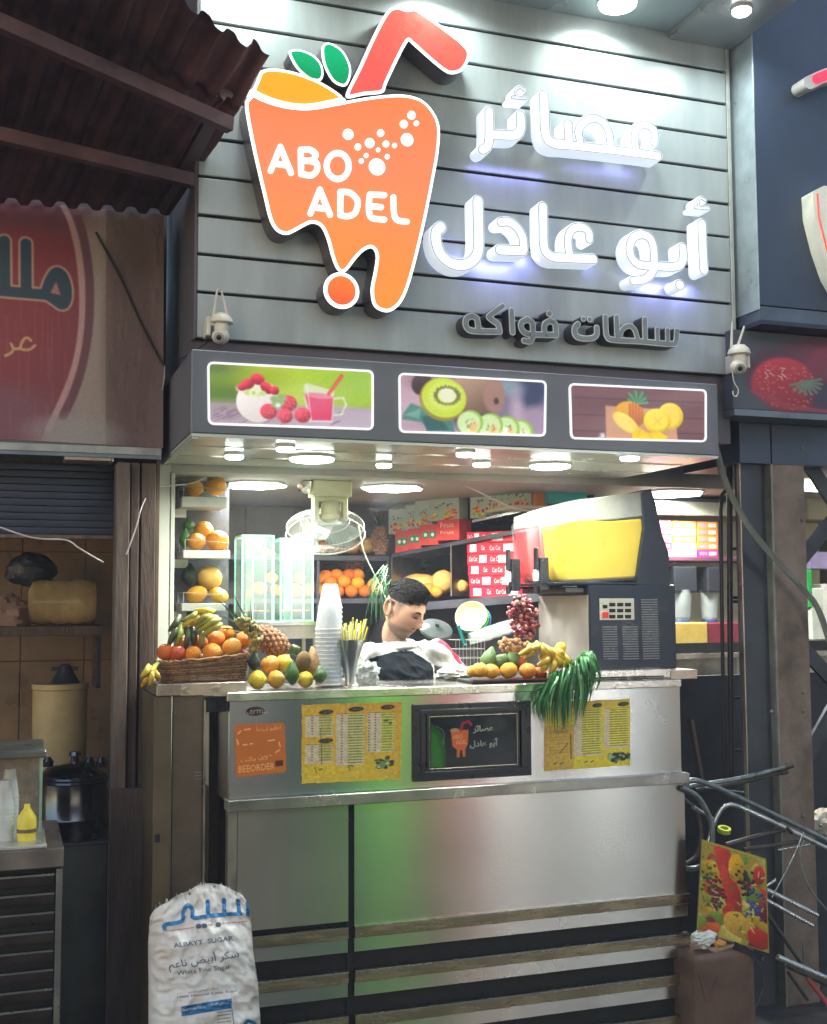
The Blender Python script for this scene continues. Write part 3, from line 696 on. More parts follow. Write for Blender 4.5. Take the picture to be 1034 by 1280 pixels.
# ------------------------------------------------------------------ Arabic channel letters
AY0, AY1 = -.022, -.105
px1 = 1/SC(700, 250, AY1)
A_ = lambda pts, n=6: tr(pts, 580, 100, 7.954, AY1, n)
B_ = lambda pts, n=6: tr(pts, 700, 100, 7.386, AY1, n)
C_ = lambda pts, n=6: tr(pts, 520, 230, 7.386, AY1, n)
D_ = lambda pts, n=6: tr(pts, 650, 240, 8.617, AY1, n)
E_ = lambda pts, n=6: tr(pts, 760, 230, 7.386, AY1, n)
def S_(f, pts, w, n=6): return ('s', f(pts, n), w/2/px1)
def word(name, label, groups, loc):
    t = thing(name, label, 'lit sign', loc)
    for nm, lb, shp in groups:
        O(nm, outline(shp, AY0, AY1, .0022, bevel=.002), whiteled, t, label=lb, smooth=30)
        xs_, zs_, D_s = field(shp, .0022, 0); O('face_edge', slab([simplify(l, .0003) for l in contours(xs_, zs_, D_s+.0012)]+[simplify(l, .0003) for l in contours(xs_, zs_, D_s+.0036)], AY1-.0005, AY1-.0016), mat('grey_edge_line', (.22, .25, .30), .5, bump=0), t)
        for q in shp[:1]:
            pts = q[1]; k = pts[len(pts)//2] if q[0] == 's' else q[1]
            O('standoff', box(k[0]-.006, k[0]+.006, -.0225, .004, k[1]-.006, k[1]+.006), steel_dull, t)
    return t
word('arabic_sign', 'upper word of thick white lit Arabic letters reading عصائر', [
    ('letter', 'joined letters ra and hamza seat', [S_(A_, [(250, 312), (252, 480), (250, 590), (232, 660), (185, 692)], 13), S_(A_, [(563, 352), (566, 455), (548, 520), (500, 548), (400, 548), (252, 540)], 13.6)]),
    ('letter', 'small hamza', [S_(A_, [(592, 100), (560, 72), (522, 92), (514, 130), (530, 168)], 4.8), S_(A_, [(482, 172), (555, 178), (618, 184)], 5.4)]),
    ('letter', 'alef joined with sad and ain', [S_(A_, [(798, 150), (802, 330), (808, 500), (835, 590), (905, 632), (1000, 640)], 14.6), S_(B_, [(0, 595), (480, 645), (905, 700)], 12.6, 2), S_(B_, [(75, 408), (80, 500), (84, 580)], 13.5), S_(B_, [(185, 560), (172, 470), (225, 385), (310, 352), (395, 385), (448, 470), (470, 600)], 12), S_(B_, [(868, 575), (880, 500), (850, 440), (785, 412), (725, 430), (692, 495), (690, 560), (702, 640)], 11.5)])], P(700, 200, AY0))
word('arabic_sign', 'long line of thick white lit Arabic letters reading أبو عادل', [
    ('letter', 'lam', [S_(C_, [(572, 158), (576, 350), (580, 560), (555, 670), (480, 735), (390, 748), (300, 715), (225, 640), (187, 530), (190, 440), (230, 398)], 14.8)]),
    ('letter', 'dal', [S_(C_, [(785, 352), (860, 350), (935, 405), (985, 490), (997, 600)], 12.4), S_(C_, [(985, 616), (775, 608)], 14, 2)]),
    ('letter', 'alef joined with ain', [S_(D_, [(248, 160), (252, 380), (256, 560), (285, 650), (360, 700), (480, 708), (790, 722)], 13.4), S_(D_, [(748, 508), (745, 440), (700, 392), (630, 378), (560, 405), (522, 480), (520, 580), (540, 690)], 12)]),
    ('letter', 'ba joined with waw', [S_(E_, [(310, 462), (238, 492), (203, 572), (212, 660), (262, 728), (330, 752), (420, 755)], 12.6), S_(E_, [(310, 462), (380, 492), (418, 570), (428, 690), (420, 785), (385, 845), (325, 882), (235, 892)], 12.6), S_(E_, [(690, 585), (696, 680), (665, 745), (590, 765), (430, 757)], 13)]),
    ('dot', 'dot of the ba', [('c', (lambda v: (v.x, v.z))(P(760+664/7.386, 230+932/7.386, AY1)), 7.2/px1)]),
    ('letter', 'alef', [S_(E_, [(868, 368), (875, 580), (886, 790)], 14.2)]),
    ('letter', 'small hamza', [S_(E_, [(900, 152), (862, 130), (830, 155), (838, 200)], 5), S_(E_, [(805, 216), (930, 226)], 5.4, 2)])], P(700, 350, AY0))
F_ = lambda pts, n=6: tr(pts, 570, 370, 6.893, AY1, n)
G_ = lambda pts, n=6: tr(pts, 710, 380, 6.4625, AY1, n)
def dotF(f, x, y, r):
    o = (570, 370, 6.893) if f is F_ else (710, 380, 6.4625); v = P(o[0]+x/o[2], o[1]+y/o[2], AY1); return ('c', (v.x, v.z), r/o[2]/px1)
wF = 8.0
g3 = [('ha joined with kaf', [S_(F_, [(160, 158), (115, 178), (105, 230), (132, 275), (200, 290), (400, 294)], wF), S_(F_, [(160, 158), (198, 178), (212, 225), (215, 285)], wF), S_(F_, [(425, 75), (315, 155), (325, 185), (385, 232), (400, 290)], wF)]),
      ('alef', [S_(F_, [(503, 112), (507, 200), (512, 300)], wF)]),
      ('fa joined with waw', [S_(F_, [(637, 188), (590, 215), (588, 265), (625, 308), (690, 318), (880, 324)], wF), S_(F_, [(637, 188), (680, 215), (688, 270), (688, 335), (660, 378), (612, 372)], wF), S_(F_, [(836, 200), (795, 225), (785, 270), (795, 315)], wF), S_(F_, [(836, 200), (878, 225), (885, 275), (888, 325)], wF)]),
      ('dot of the fa', [dotF(F_, 830, 138, 30)]),
      ('ta', [S_(G_, [(105, 150), (78, 185), (85, 240), (130, 265), (210, 266), (255, 240), (258, 180)], wF)]),
      ('two dots of the ta', [dotF(G_, 150, 108, 24), dotF(G_, 200, 112, 24)]),
      ('joined letters of the last word', [S_(G_, [(328, 92), (332, 190), (342, 250), (390, 278), (600, 290), (860, 312), (900, 290), (908, 205)], wF), S_(G_, [(418, 96), (422, 180), (426, 270)], wF), S_(G_, [(440, 250), (470, 190), (520, 165), (565, 195), (592, 280)], wF*.9), S_(G_, [(648, 112), (650, 200), (652, 290)], wF), S_(G_, [(748, 192), (752, 300)], wF*.9, 2), S_(G_, [(832, 200), (834, 305)], wF*.9, 2)])]
t3 = thing('arabic_sign', 'unlit grey raised Arabic letters with pale edges reading سلطات فواكه', 'sign', P(700, 430, AY0))
M_gl = mat('grey_letter_face', (.22, .25, .27), .35, .3, bump=.02); M_pe = mat('pale_letter_edge', (.72, .75, .74), .4, bump=0)
M_gr2 = mat('dark_letter_return', (.05, .055, .07), .5)
for lb, shp in g3:
    O('letter', outline(shp, -.003, -.075, .002), M_gr2, t3, label=lb)
    O('letter_edge', outline(shp, -.0755, -.078, .002), M_pe, t3)
    O('letter_face', outline(shp, -.0785, -.081, .002, grow=-.0042), M_gl, t3)

# violet glow from the letters' back lighting
for px, py, e in ((600, 330, 1.6), (700, 330, 1.6), (830, 360, 1.8), (760, 205, .9), (640, 215, .5)):
    ld = bpy.data.lights.new('back_light', 'AREA'); ld.shape = 'RECTANGLE'; ld.size = .34; ld.size_y = .05; ld.energy = .3*e*LK; ld.color = (.34, .34, 1.0)
    lo = bpy.data.objects.new('back_light', ld); COL.objects.link(lo); p = P(px, py, -.045); lo.location = (p.x, -.05, p.z+.02); lo.rotation_euler = (R(30), 0, 0)
    own = [o for o in bpy.data.objects if o.name.startswith('arabic_sign')][0 if py < 250 else 1]
    lo.parent = own; lo.location = lo.location-own.location
# ------------------------------------------------------------------ steel counter
KX0 = P(287, 930, 0).x; KX1 = P(851, 920, 0).x; KT = P(570, 857, 0).z
def zy(y, x=570, Y=0): return P(x, y, Y).z
zl1 = P(287, 1001, -.03).z; zl0 = P(287, 1016, -.03).z
ct = thing('counter', 'stainless steel juice counter with menus, framed window and slatted base', 'counter', (KX0, 0, GZ))
O('top', box(KX0-.012, KX1+.006, -.008, .66, KT-.034, KT, .003), steel_smooth, ct)
O('upper_panel', box(KX0, KX1, 0, .03, zl1+.001, KT-.0345), steel, ct)
O('side_panel', box(KX0-.0, KX0+.012, .031, .62, .87, KT-.035), steel_dull, ct)
O('carcass', box(KX0+.014, KX1-.006, .034, .63, GZ+.02, KT-.036), black, ct)
O('ledge', box(KX0-.01, KX1+.022, -.032, .05, zl0, zl1, .003), steel_smooth, ct)
zp0 = P(570, 1148, .0).z
xg0, xg1 = P(435.5, 1100, .0).x, P(443, 1100, .0).x; xpost = P(296, 1100, 0).x; KX2 = P(860, 1120, 0).x
zp = zl0-.001
O('post', box(KX0-.004, xpost, -.004, .05, GZ, zp, .002), steel_dull, ct)
O('front_panel', box(xpost+.002, xg0, 0, .03, P(370, 1158, 0).z, zp), mat('brushed_steel_warm', (.50, .46, .39), .30, 1.0, var=.06, scale=2.0, bump=.03, bscale=2.5, aniso=.95, stretch=(1, 1, .8), rvar=.04, dirt=.05, dirtcol=(.22, .17, .10)), ct)
O('front_panel', box(xg1, KX2-.006, 0, .03, P(442, 1158, 0).z, zp), steel, ct)
O('gap', box(xg0, xg1, .02, .06, GZ, zp), black, ct)
z0 = P(442, 1157, 0).z; pitch = (P(442, 1157, 0).z-P(442, 1268, 0).z)/2
k = 0; z = z0
while z > GZ+.05:
    for a, b in ((xpost+.003, xg0-.001), (xg1+.001, KX2)):
        zt_, zm, zb_ = z, z-pitch*.27, z-pitch*.60
        O('warm_sheen_slat', box(a, b, -.012, .02, zm, zt_-.001, .002), warm_sheen, ct)
        O('slat_lip', box(a, b, -.0145, -.0125, zt_-.006, zt_-.001), steel_smooth, ct)
        O('slat', box(a, b, .004, .028, zb_, zm-.0015), steel, ct)
        O('slot', box(a, b, .04, .05, zb_-pitch*.39, zb_), black, ct)
    z -= pitch; k += 1
# framed window
wn = [(516, 880), (662, 875), (662, 969), (517, 976)]
def insetbox(px0, py0, px1, py1, y0, y1, inner=None):
    a, b, c, d = rect(px0, py0, px1, py1, 0)
    bm = bmesh.new()
    if inner is None: return bx(bm, a, b, y0, y1, c, d, .002)
    w, h = inner
    bx(bm, a, b, y0, y1, d-h, d, .0015); bx(bm, a, b, y0, y1, c, c+h, .0015); bx(bm, a, a+w, y0, y1, c+h+.0003, d-h-.0003, .0015); bx(bm, b-w, b, y0, y1, c+h+.0003, d-h-.0003, .0015); return bm
O('window_frame', insetbox(516, 878, 662, 972.5, -.018, -.0005, (.028, .026)), blackplastic, ct)
O('window_frame', insetbox(524, 884.5, 655, 966.5, -.024, -.0185, (.02, .018)), blackplastic, ct)
O('window_frame', insetbox(532, 890, 648, 961, -.015, -.004, (.014, .012)), blackplastic, ct)
O('window_backing', insetbox(533, 891, 647, 960, -.003, -.0008), mat('dark_window_backing', (.012, .018, .018), .2), ct)
O('sealing_bead', insetbox(535, 893, 645, 958, -.0165, -.0152, (.003, .003)), steel_smooth, ct)
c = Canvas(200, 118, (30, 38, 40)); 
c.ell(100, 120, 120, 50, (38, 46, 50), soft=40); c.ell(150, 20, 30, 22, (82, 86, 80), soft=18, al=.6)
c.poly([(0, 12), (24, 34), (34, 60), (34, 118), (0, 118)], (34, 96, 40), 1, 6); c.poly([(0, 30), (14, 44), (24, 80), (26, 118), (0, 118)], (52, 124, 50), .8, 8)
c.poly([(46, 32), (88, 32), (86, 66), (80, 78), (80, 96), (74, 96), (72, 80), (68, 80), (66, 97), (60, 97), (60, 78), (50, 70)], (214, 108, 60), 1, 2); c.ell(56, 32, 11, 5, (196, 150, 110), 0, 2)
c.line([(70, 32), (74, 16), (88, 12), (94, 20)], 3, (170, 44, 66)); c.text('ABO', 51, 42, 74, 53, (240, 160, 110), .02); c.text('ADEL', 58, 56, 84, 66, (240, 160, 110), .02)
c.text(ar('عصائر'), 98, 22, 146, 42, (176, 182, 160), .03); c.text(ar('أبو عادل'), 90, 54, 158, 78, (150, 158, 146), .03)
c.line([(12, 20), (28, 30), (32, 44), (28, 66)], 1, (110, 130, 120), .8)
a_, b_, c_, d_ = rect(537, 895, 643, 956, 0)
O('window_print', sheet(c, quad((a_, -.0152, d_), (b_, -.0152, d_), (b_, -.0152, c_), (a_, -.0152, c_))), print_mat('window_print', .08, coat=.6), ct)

# stickers on the panel
def menu(kind):
    c = Canvas(200, 160, (222, 178, 52)); g = np.random.default_rng(8 if kind else 9)
    c.ell(60, 150, 120, 40, (224, 196, 60), soft=30, al=.7); c.ell(150, 10, 90, 20, (218, 166, 58), soft=18, al=.7)
    def head(x0, y0, x1, col=(38, 40, 24)):
        c.ell((x0+x1)/2, y0+5, (x1-x0)/2, 5, col, -3); c.text(ar('عصير'), x0+8, y0+2, x1-4, y0+8, (190, 180, 130), al=.7)
    def table(x0, x1, y0, y1, cols, stripe0, stripec, dark):
        c.rc(x0, y0, x1, y1, (214, 196, 164)); n = int((y1-y0)/5.6)
        c.rc(x0, y0-1, x1, y0, (96, 70, 40))
        for i in range(n):
            y = y0+i*5.6; c.rc(stripe0, y+2.6, x1-1, y+5.0, dark, .9); c.rc(stripe0, y, x1-1, y+2.6, stripec, .9)
            for x in cols:
                c.ell(x+g.uniform(-.4, .4), y+3, 1.7, 1.1, (70, 44, 44), soft=1.2, al=.9)
            for q in range(4): c.line([(stripe0+4+q*(x1-stripe0)/4.6, y+3.4), (stripe0+8+q*(x1-stripe0)/4.6, y+3.2)], .5, (80, 86, 30), .6)
            c.ell(x1-3, y+2.6, 1.1, 1.3, (238, 224, 120), soft=1)
    if kind == 0:
        head(34, 12, 62); table(8, 62, 24, 66, (21,), 34, (196, 186, 96), (150, 150, 64)); head(34, 70, 62); table(8, 62, 82, 120, (21,), 34, (190, 182, 90), (150, 148, 60))
        head(92, 8, 122); table(68, 124, 22, 126, (79,), 91, (206, 200, 120), (120, 132, 60)); head(156, 6, 184, (74, 30, 34)); table(130, 184, 22, 102, (133, 146), 158, (206, 206, 60), (140, 158, 40))
        for k in range(26): c.ell(148+g.uniform(0, 34), 120+g.uniform(-6, 18), g.uniform(2, 6), g.uniform(2, 5), ((40, 52, 48), (110, 150, 80), (190, 205, 140), (60, 80, 40))[k % 4], soft=1.5)
        c.line([(38, 50), (40, 122)], .8, (84, 76, 30), .8); c.line([(26, 128), (30, 138)], .8, (84, 60, 20), .8); c.ell(38, 132, 4, 1.4, (84, 76, 30), -20); c.line([(94, 126), (96, 138)], .8, (84, 60, 20)); c.ell(100, 128, 4, 1.5, (90, 80, 30), 20)
        c.ell(167, 38, 5, 2, (60, 80, 30), soft=2); c.ell(176, 44, 3, 2, (60, 80, 30), soft=2)
        # torn edges
    else:
        c.a[:] = np.array((228, 204, 50))/255.; c.poly([(0, 56), (68, 56), (68, 160), (0, 160)], (206, 164, 70), .9, 3); c.poly([(0, 0), (200, 0), (200, 18), (0, 18)], (218, 184, 76), .9, 4)
        c.text(ar('سلطات'), 12, 62, 52, 74, (120, 70, 40)); 
        for y in (84, 90, 99, 106, 113, 120): c.line([(12, y), (54, y-1)], .5, (150, 100, 50), .6)
        c.line([(36, 120), (54, 98)], .9, (90, 60, 30)); c.line([(60, 78), (62, 134)], 1.6, (110, 84, 30), .9)
        table(68, 132, 20, 130, (), 86, (232, 216, 60), (132, 128, 40)); table(138, 196, 22, 116, (), 150, (238, 222, 50), (136, 124, 30)); head(110, 8, 132); head(170, 8, 196)
        for k in range(40): c.ell(150+g.uniform(0, 48), 136+g.uniform(-8, 12), g.uniform(2, 7), g.uniform(2, 5), ((30, 44, 40), (96, 130, 90), (150, 180, 120), (36, 50, 46))[k % 4], soft=1.5)
        for x in (26, 40, 96, 110): c.ell(x, 144, 5, 1.5, (92, 84, 30), -25)
    c.noise(.05, 1, 3); c.noise(.03, 6, 4); return c
def wavy(tl, tr_, br, bl, Y, amp=1.2, seed=0, n=14):
    """torn outline in photo pixels on plane Y -> x,z polygon"""
    g = np.random.default_rng(seed); out = []
    for a, b in ((tl, tr_), (tr_, br), (br, bl), (bl, tl)):
        for i in range(n):
            t = i/n; x = a[0]*(1-t)+b[0]*t+g.uniform(-amp, amp)*(i > 0); y = a[1]*(1-t)+b[1]*t+g.uniform(-amp, amp)*(i > 0); v = P(x, y, Y); out.append((v.x, v.z))
    return out
yl = dict(cat='menu sticker')
q = ((377, 881), (503, 877), (501, 974), (377, 980))
O('menu_sticker', masked(sheet(menu(0), pquad(*q, -.0015)), wavy(*q, -.0015, 1.0, 1)), print_mat('paper_print', .45, coat=.2, bump=.05), label='torn yellow menu sticker with three price columns left of the black window', **yl)
q = ((681, 878), (788, 873), (788, 957), (680, 964))
O('menu_sticker', masked(sheet(menu(1), pquad(*q, -.0015)), wavy(*q, -.0015, 1.0, 2)), print_mat('paper_print', .45), label='yellow menu sticker half hidden by hanging green leaves', **yl)
c = Canvas(110, 112, (206, 112, 36)); c.ell(60, 40, 60, 50, (196, 104, 40), soft=40, al=.6)
cre = (244, 190, 120)
for a, b in (((22, 12), (34, 11)), ((8, 20), (14, 14)), ((5, 32), (8, 42)), ((18, 44), (26, 44)), ((33, 43), (38, 43)), ((72, 39), (86, 38)), ((96, 44), (98, 54)), ((88, 66), (96, 61))): c.line([a, b], 1.5, cre)
c.text(ar('اطلبو'), 76, 7, 100, 18, cre); c.text(ar('لبيتنا'), 48, 8, 72, 19, cre); c.text(ar('وين'), 50, 68, 70, 80, cre); c.text(ar('ماكنت'), 12, 70, 44, 80, cre); c.ell(76, 72, 2, 1.6, cre)
c.text('BEEORDER', 7, 88, 84, 102, cre); c.rc(86, 84, 103, 97, (78, 34, 26))
c.noise(.03, 1, 5)
q = ((293, 906), (356, 903), (358, 965), (295, 972)); pts = rounded(*q, -.0015, .012)
O('order_sticker', masked(sheet(c, pquad(*q, -.0015)), pts), print_mat('paper_print', .45), label='square orange BEEORDER sticker on the left of the steel counter', cat='sticker')
b = bmesh.new(); p = P(319, 889, -.001); lathe(b, [(1, 0), (1, .002)], (0, 0, 0), 24, axis=(0, -1, 0)); 
for v in b.verts: v.co = Vector((p.x+v.co.x*.038, -.0005+v.co.y*.6, p.z+v.co.z*.017))
bd = O('maker_badge', b, mat('maroon_badge', (.09, .035, .045), .3, .5), label='small oval maroon maker badge above the orange sticker', cat='badge')
me = text_px('Karma', 305, 893, 334, 891.5, 7.5, -.0022, thick=.0006); O('lettering', me, mat('silver_print', (.5, .5, .5), .3, .8), bd)

# ------------------------------------------------------------------ side table and cabinet on the left
tx0, tx1, tz0, tz1 = rect(196, 850, 309, 866, .02)
tz1 = P(250, 854, .02).z; tz0 = tz1-.045
M_pink = mat('pinkish_steel', (.46, .38, .33), .35, .9, var=.1, scale=5, bump=.04, dirt=.3, dirtcol=(.2, .13, .09))
st = thing('side_table', 'narrow steel side table carrying the wicker fruit basket', 'table', (tx0, .02, 0))
O('tabletop', box(tx0, P(308, 855, .02).x, .02, .5, tz0, tz1, .003), M_pink, st)
O('tabletop_edge', box(P(226, 860, .018).x, P(308, 855, .018).x, .016, .0195, tz0+.001, tz1-.001), mat('bright_pinkish_steel', (.62, .50, .43), .3, .9, dirt=.2, dirtcol=(.3, .2, .15)), st)
O('side_panel', box(P(192, 950, .03).x, P(214, 950, .03).x, .03, .45, GZ, tz0-.001, .002), mat('olive_brown_panel', (.115, .085, .05), .5, .3, var=.2, scale=4, bump=.1, dirt=.35), st)
O('door', box(P(215.5, 950, .05).x, P(254, 950, .05).x, .05, .07, GZ+.02, tz0-.002, .002), mat('dull_brown_steel', (.15, .115, .09), .42, .7, var=.25, scale=2.5, bump=.05, dirt=.4), st)
O('door_edge', box(P(254.3, 950, .04).x, P(257, 950, .04).x, .035, .07, GZ+.02, tz0-.02, .001), steel_dull, st)
O('inner_panel', box(P(262, 950, .3).x, P(292, 950, .3).x, .3, .32, GZ+.02, tz0-.07), mat('dark_brown_panel', (.07, .045, .032), .6, var=.3), st)
O('rail', box(P(256, 950, .08).x, P(284, 950, .08).x, .08, .12, tz0-.07, tz0-.012), navyplastic, st)
for x, y in ((249, 965), (249, 969), (249, 973)):
    pbox(x-5, y, x+4, y+.9, .048, .002, bm=(bq := bmesh.new())); O('vent', bq, steel_dull, st)
O('keyhole', pbox(194, 1043, 200, 1053, .026, .004), black, st)

# ------------------------------------------------------------------ fruit kit
def fruitmesh(name, mt, prof, n=18, lump=.0, dent=True, seed=0):
    b = bmesh.new(); lathe(b, prof, (0, 0, 0), n)
    if lump:
        for v in b.verts: v.co *= 1+lump*noise.noise(v.co*2.2+Vector((seed, 0, 0)))
    me = bpy.data.meshes.new(name); bmesh.ops.recalc_face_normals(b, faces=b.faces); b.to_mesh(me); b.free()
    me.polygons.foreach_set('use_smooth', [True]*len(me.polygons)); me.materials.append(mt); return me
def sph_prof(k=14, top=.9, dent=.10, p=1.0):
    out = []
    for i in range(k+1):
        t = -math.pi/2+math.pi*i/k; r = math.cos(t)**p; h = math.sin(t)*top
        if i >= k-1: h -= dent*(1 if i == k else .35)
        out.append((r, h))
    return out
def pear_prof(neck=.55, ln=1.5, k=14):
    out = []
    for i in range(k+1):
        t = i/k; h = -1+t*(ln+1); r = math.sin(math.pi*min(1, t*.97+.015))**.72*(1-(1-neck)*max(0, (t-.35)/.65)**1.1); out.append((r, h))
    return out
def fm(name, c, rough=.4, **k):
    k.setdefault('sss', .06)
    return mat(name, c, rough, var=k.pop('var', .16), scale=k.pop('scale', 9), bump=k.pop('bump', .45), bscale=k.pop('bscale', 34), objvar=k.pop('objvar', .18), dirt=k.pop('dirt', .18), dirtcol=k.pop('dirtcol', (c[0]*.45, c[1]*.5, c[2]*.8)), **k)
M_orange = fm('orange_peel', (.78, .22, .012), .38); M_redorange = fm('blood_orange_peel', (.62, .13, .02), .4)
M_yelor = fm('golden_peel', (.82, .36, .025), .42); M_lemon = fm('lemon_peel', (.78, .52, .03), .36)
M_avodk = fm('dark_avocado_skin', (.012, .025, .012), .45, bump=.5, scale=60); M_avogr = fm('green_avocado_skin', (.045, .12, .02), .38, bump=.3, scale=40, var=.35)
M_mango = fm('green_mango_skin', (.12, .22, .07), .35, var=.2, scale=8); M_kiwi = fm('kiwi_skin', (.17, .09, .035), .8, bump=.5)
M_papaya = fm('tan_papaya_skin', (.45, .25, .11), .5, var=.3, scale=8); M_melon = fm('melon_rind', (.72, .44, .10), .5, var=.2, scale=30, bump=.5)
M_ban = fm('banana_skin', (.72, .48, .05), .42, var=.15, scale=14, dirt=.5, dirtcol=(.12, .06, .01), objvar=.1); M_bang = fm('greenish_banana_skin', (.36, .38, .07), .42, var=.3, scale=10, objvar=.15, dirt=.4, dirtcol=(.08, .06, .01))
M_band = fm('shaded_green_banana_skin', (.10, .12, .05), .45, var=.3, scale=10, dirt=.5, dirtcol=(.02, .02, .01)); M_bantip = mat('banana_tip', (.05, .035, .015), .8)
F_or = fruitmesh('orange', M_orange, sph_prof(), 18, .03); F_ro = fruitmesh('orange', M_redorange, sph_prof(), 18, .03); F_yo = fruitmesh('orange', M_yelor, sph_prof(14, .88), 18, .06)
F_le = fruitmesh('lemon', M_lemon, [(.02, -1.12)]+[(r, h*1.0) for r, h in sph_prof(12, .95, 0)][1:-1]+[(.12, 1.05), (.02, 1.12)], 16, .04)
F_ad = fruitmesh('avocado', M_avodk, pear_prof(.55, 1.2), 14, .05); F_ag = fruitmesh('avocado', M_avogr, pear_prof(.5, 1.5), 14, .05)
F_mg = fruitmesh('mango', M_mango, pear_prof(.7, 1.15), 14, .08); F_ki = fruitmesh('kiwi', M_kiwi, sph_prof(12, 1.2, 0), 14, .03)
F_pa = fruitmesh('papaya', M_papaya, pear_prof(.6, 1.9), 16, .05); F_me = fruitmesh('melon', M_melon, sph_prof(14, .92, .04), 20, .05)
M_stem = mat('fruit_stem', (.08, .10, .03), .8)
_sb = bmesh.new(); lathe(_sb, [(.07, 0), (.09, .05), (.03, .08)], (0, 0, 0), 6); STEM = bpy.data.meshes.new('stem'); _sb.to_mesh(STEM); _sb.free(); STEM.materials.append(M_stem)
def fruit(me, name, px, py, rpx, Y, label, cat, group=None, rot=None, sc=(1, 1, 1), stem=True):
    r = rpx*SC(px, py, Y); c = P(px, py, Y)
    rot = rot or (rng.uniform(-.5, .5), rng.uniform(-.5, .5), rng.uniform(0, 6))
    o = inst(name, me, c, None, rot, (r*sc[0], r*sc[1], r*sc[2]), label=label, cat=cat, group=group)
    if stem and rpx > 10:
        s = bpy.data.objects.new('stem', STEM); COL.objects.link(s); s.parent = o; s.location = (0, 0, .8)
    return o
def banana(name, parent, a, mid, b, r, mt):
    pts = catmull([a, mid, b], 6); n = len(pts); rs = [r*(.35+.65*math.sin(math.pi*min(1, max(0, (i/(n-1))*.86+.10)))**.55) for i in range(n)]
    bm = bmesh.new(); tube(bm, [Vector(p) for p in pts], rs, 7)
    o = O(name, bm, mt, parent, smooth=60)
    d = (Vector(pts[-1])-Vector(pts[-2])).normalized(); e = bmesh.new(); tube(e, [Vector(pts[-1])-d*.001, Vector(pts[-1])+d*r*.5], [rs[-1]*.7, rs[-1]*.45], 6); O('tip', e, M_bantip, o)
    return o
def bananas(name, label, hub, tips, Y, r, mt, depth=.0, bow=(0, 0), stemto=None):
    """hub (px, py); tips [(px, py)] or with own hub"""
    h = P(*hub, Y+.02); t = thing(name, label, 'bananas', h)
    for i, tp in enumerate(tips):
        dy = rng.uniform(-.02, .02); hb = tp[2:4] if len(tp) > 2 else hub
        a = P(*hb, Y); b = P(tp[0], tp[1], Y-.01+dy); a = a+Vector((rng.uniform(-.004, .004), .01, 0))
        m_ = (a+b)/2+Vector((bow[0], -.035, bow[1]))
        banana('banana', t, a, m_, b, r, mt[i % len(mt)] if isinstance(mt, list) else mt)
    if stemto:
        bm = bmesh.new(); tube(bm, [h+Vector((0, -.01, 0)), P(*stemto, Y+.02)], [r*.9, r*.5], 8); O('stem', bm, M_bang, t)
    return t

# ------------------------------------------------------------------ wicker basket
M_wick = mat('wicker', (.26, .14, .06), .6, var=.4, scale=40, bump=.4, dirt=.4, dirtcol=(.08, .03, .02)); M_wick2 = mat('dark_wicker', (.14, .07, .035), .6, var=.4, scale=40, bump=.4)
BY = .17
bl, br_ = P(199, 850, BY), P(306, 850, BY); tl_, tr2 = P(197, 829, BY), P(310, 815, BY)
bk = thing('wicker_basket', 'low brown wicker basket heaped with oranges and bananas', 'basket', ((bl.x+br_.x)/2, BY, tz1))
cx = (bl.x+br_.x)/2; hw = (br_.x-bl.x)/2; bd_ = .12
def bpt(u, ang):
    """u height 0..1, ang round the basket"""
    ca, sa = math.cos(ang), math.sin(ang); f = .92+.12*u; e = .55
    x = hw*f*(abs(ca)**e)*(1 if ca > 0 else -1); y = bd_*f*(abs(sa)**e)*(1 if sa > 0 else -1)
    top = (P(250, 824, BY).z-tz1)*(1+.16*(x/hw)); return Vector((cx+x, BY+y*-1, tz1+.002+u*top))
ns = 46
for k in range(9):
    u = (k+.5)/9; pts = []
    for i in range(ns*3):
        a = 2*math.pi*i/(ns*3); w = .004*math.sin(ns/2*a+(k % 2)*math.pi); q = bpt(u, a); n_ = Vector((q.x-cx, q.y-BY, 0)).normalized(); pts.append(q+n_*w)
    b = bmesh.new(); tube(b, pts, .0042, 5, closed=True); O('weave', b, M_wick if k % 3 else M_wick2, bk, smooth=60)
b = bmesh.new()
for i in range(ns//1):
    a = 2*math.pi*i/ns; tube(b, [bpt(0, a), bpt(1.02, a)], .0026, 5)
O('stakes', b, M_wick2, bk, kind='stuff')
for q in range(2):
    pts = [bpt(1.02+.03*q, 2*math.pi*i/120)+Vector((0, 0, .004*math.sin(i*.9+q*3))) for i in range(120)]
    b = bmesh.new(); tube(b, pts, .006, 6, closed=True); O('rim', b, M_wick, bk, smooth=60)
O('bottom', box(cx-hw*.9, cx+hw*.9, BY-bd_*.9, BY+bd_*.9, tz1+.001, tz1+.008), M_wick2, bk)
OG = 'oranges heaped in the wicker basket'
for px, py, r, me, lb, dy in ((207.5, 815, 11.5, F_ro, 'dark red orange at the left end of the basket', -.03), (222, 817, 11, F_ro, 'dark red orange second from the left in the basket', -.05),
        (241, 817.5, 10.5, F_or, 'small orange below the dark bananas in the basket', -.06), (265.5, 815.5, 12.2, F_or, 'orange at the basket front just right of the middle', -.06), (290, 809, 12.5, F_yo, 'large golden orange at the basket front', -.06),
        (270.5, 798.5, 11.2, F_or, 'orange resting above two others under the green bananas', .0), (283, 791.5, 11, F_yo, 'topmost orange of the basket heap', .05), (305, 800, 11.6, F_or, 'orange at the right end of the basket beside the grapes', -.02),
        (250, 803, 10, F_or, 'orange half hidden behind the green bananas in the basket', .05), (297, 816, 9, F_ro, 'orange half sunk at the right rim of the basket', .02), (228, 803, 10, F_ro, 'orange hidden under the dark bananas in the basket', .06)):
    fruit(me, 'orange', px, py, r, BY+dy, lb, 'orange', OG)
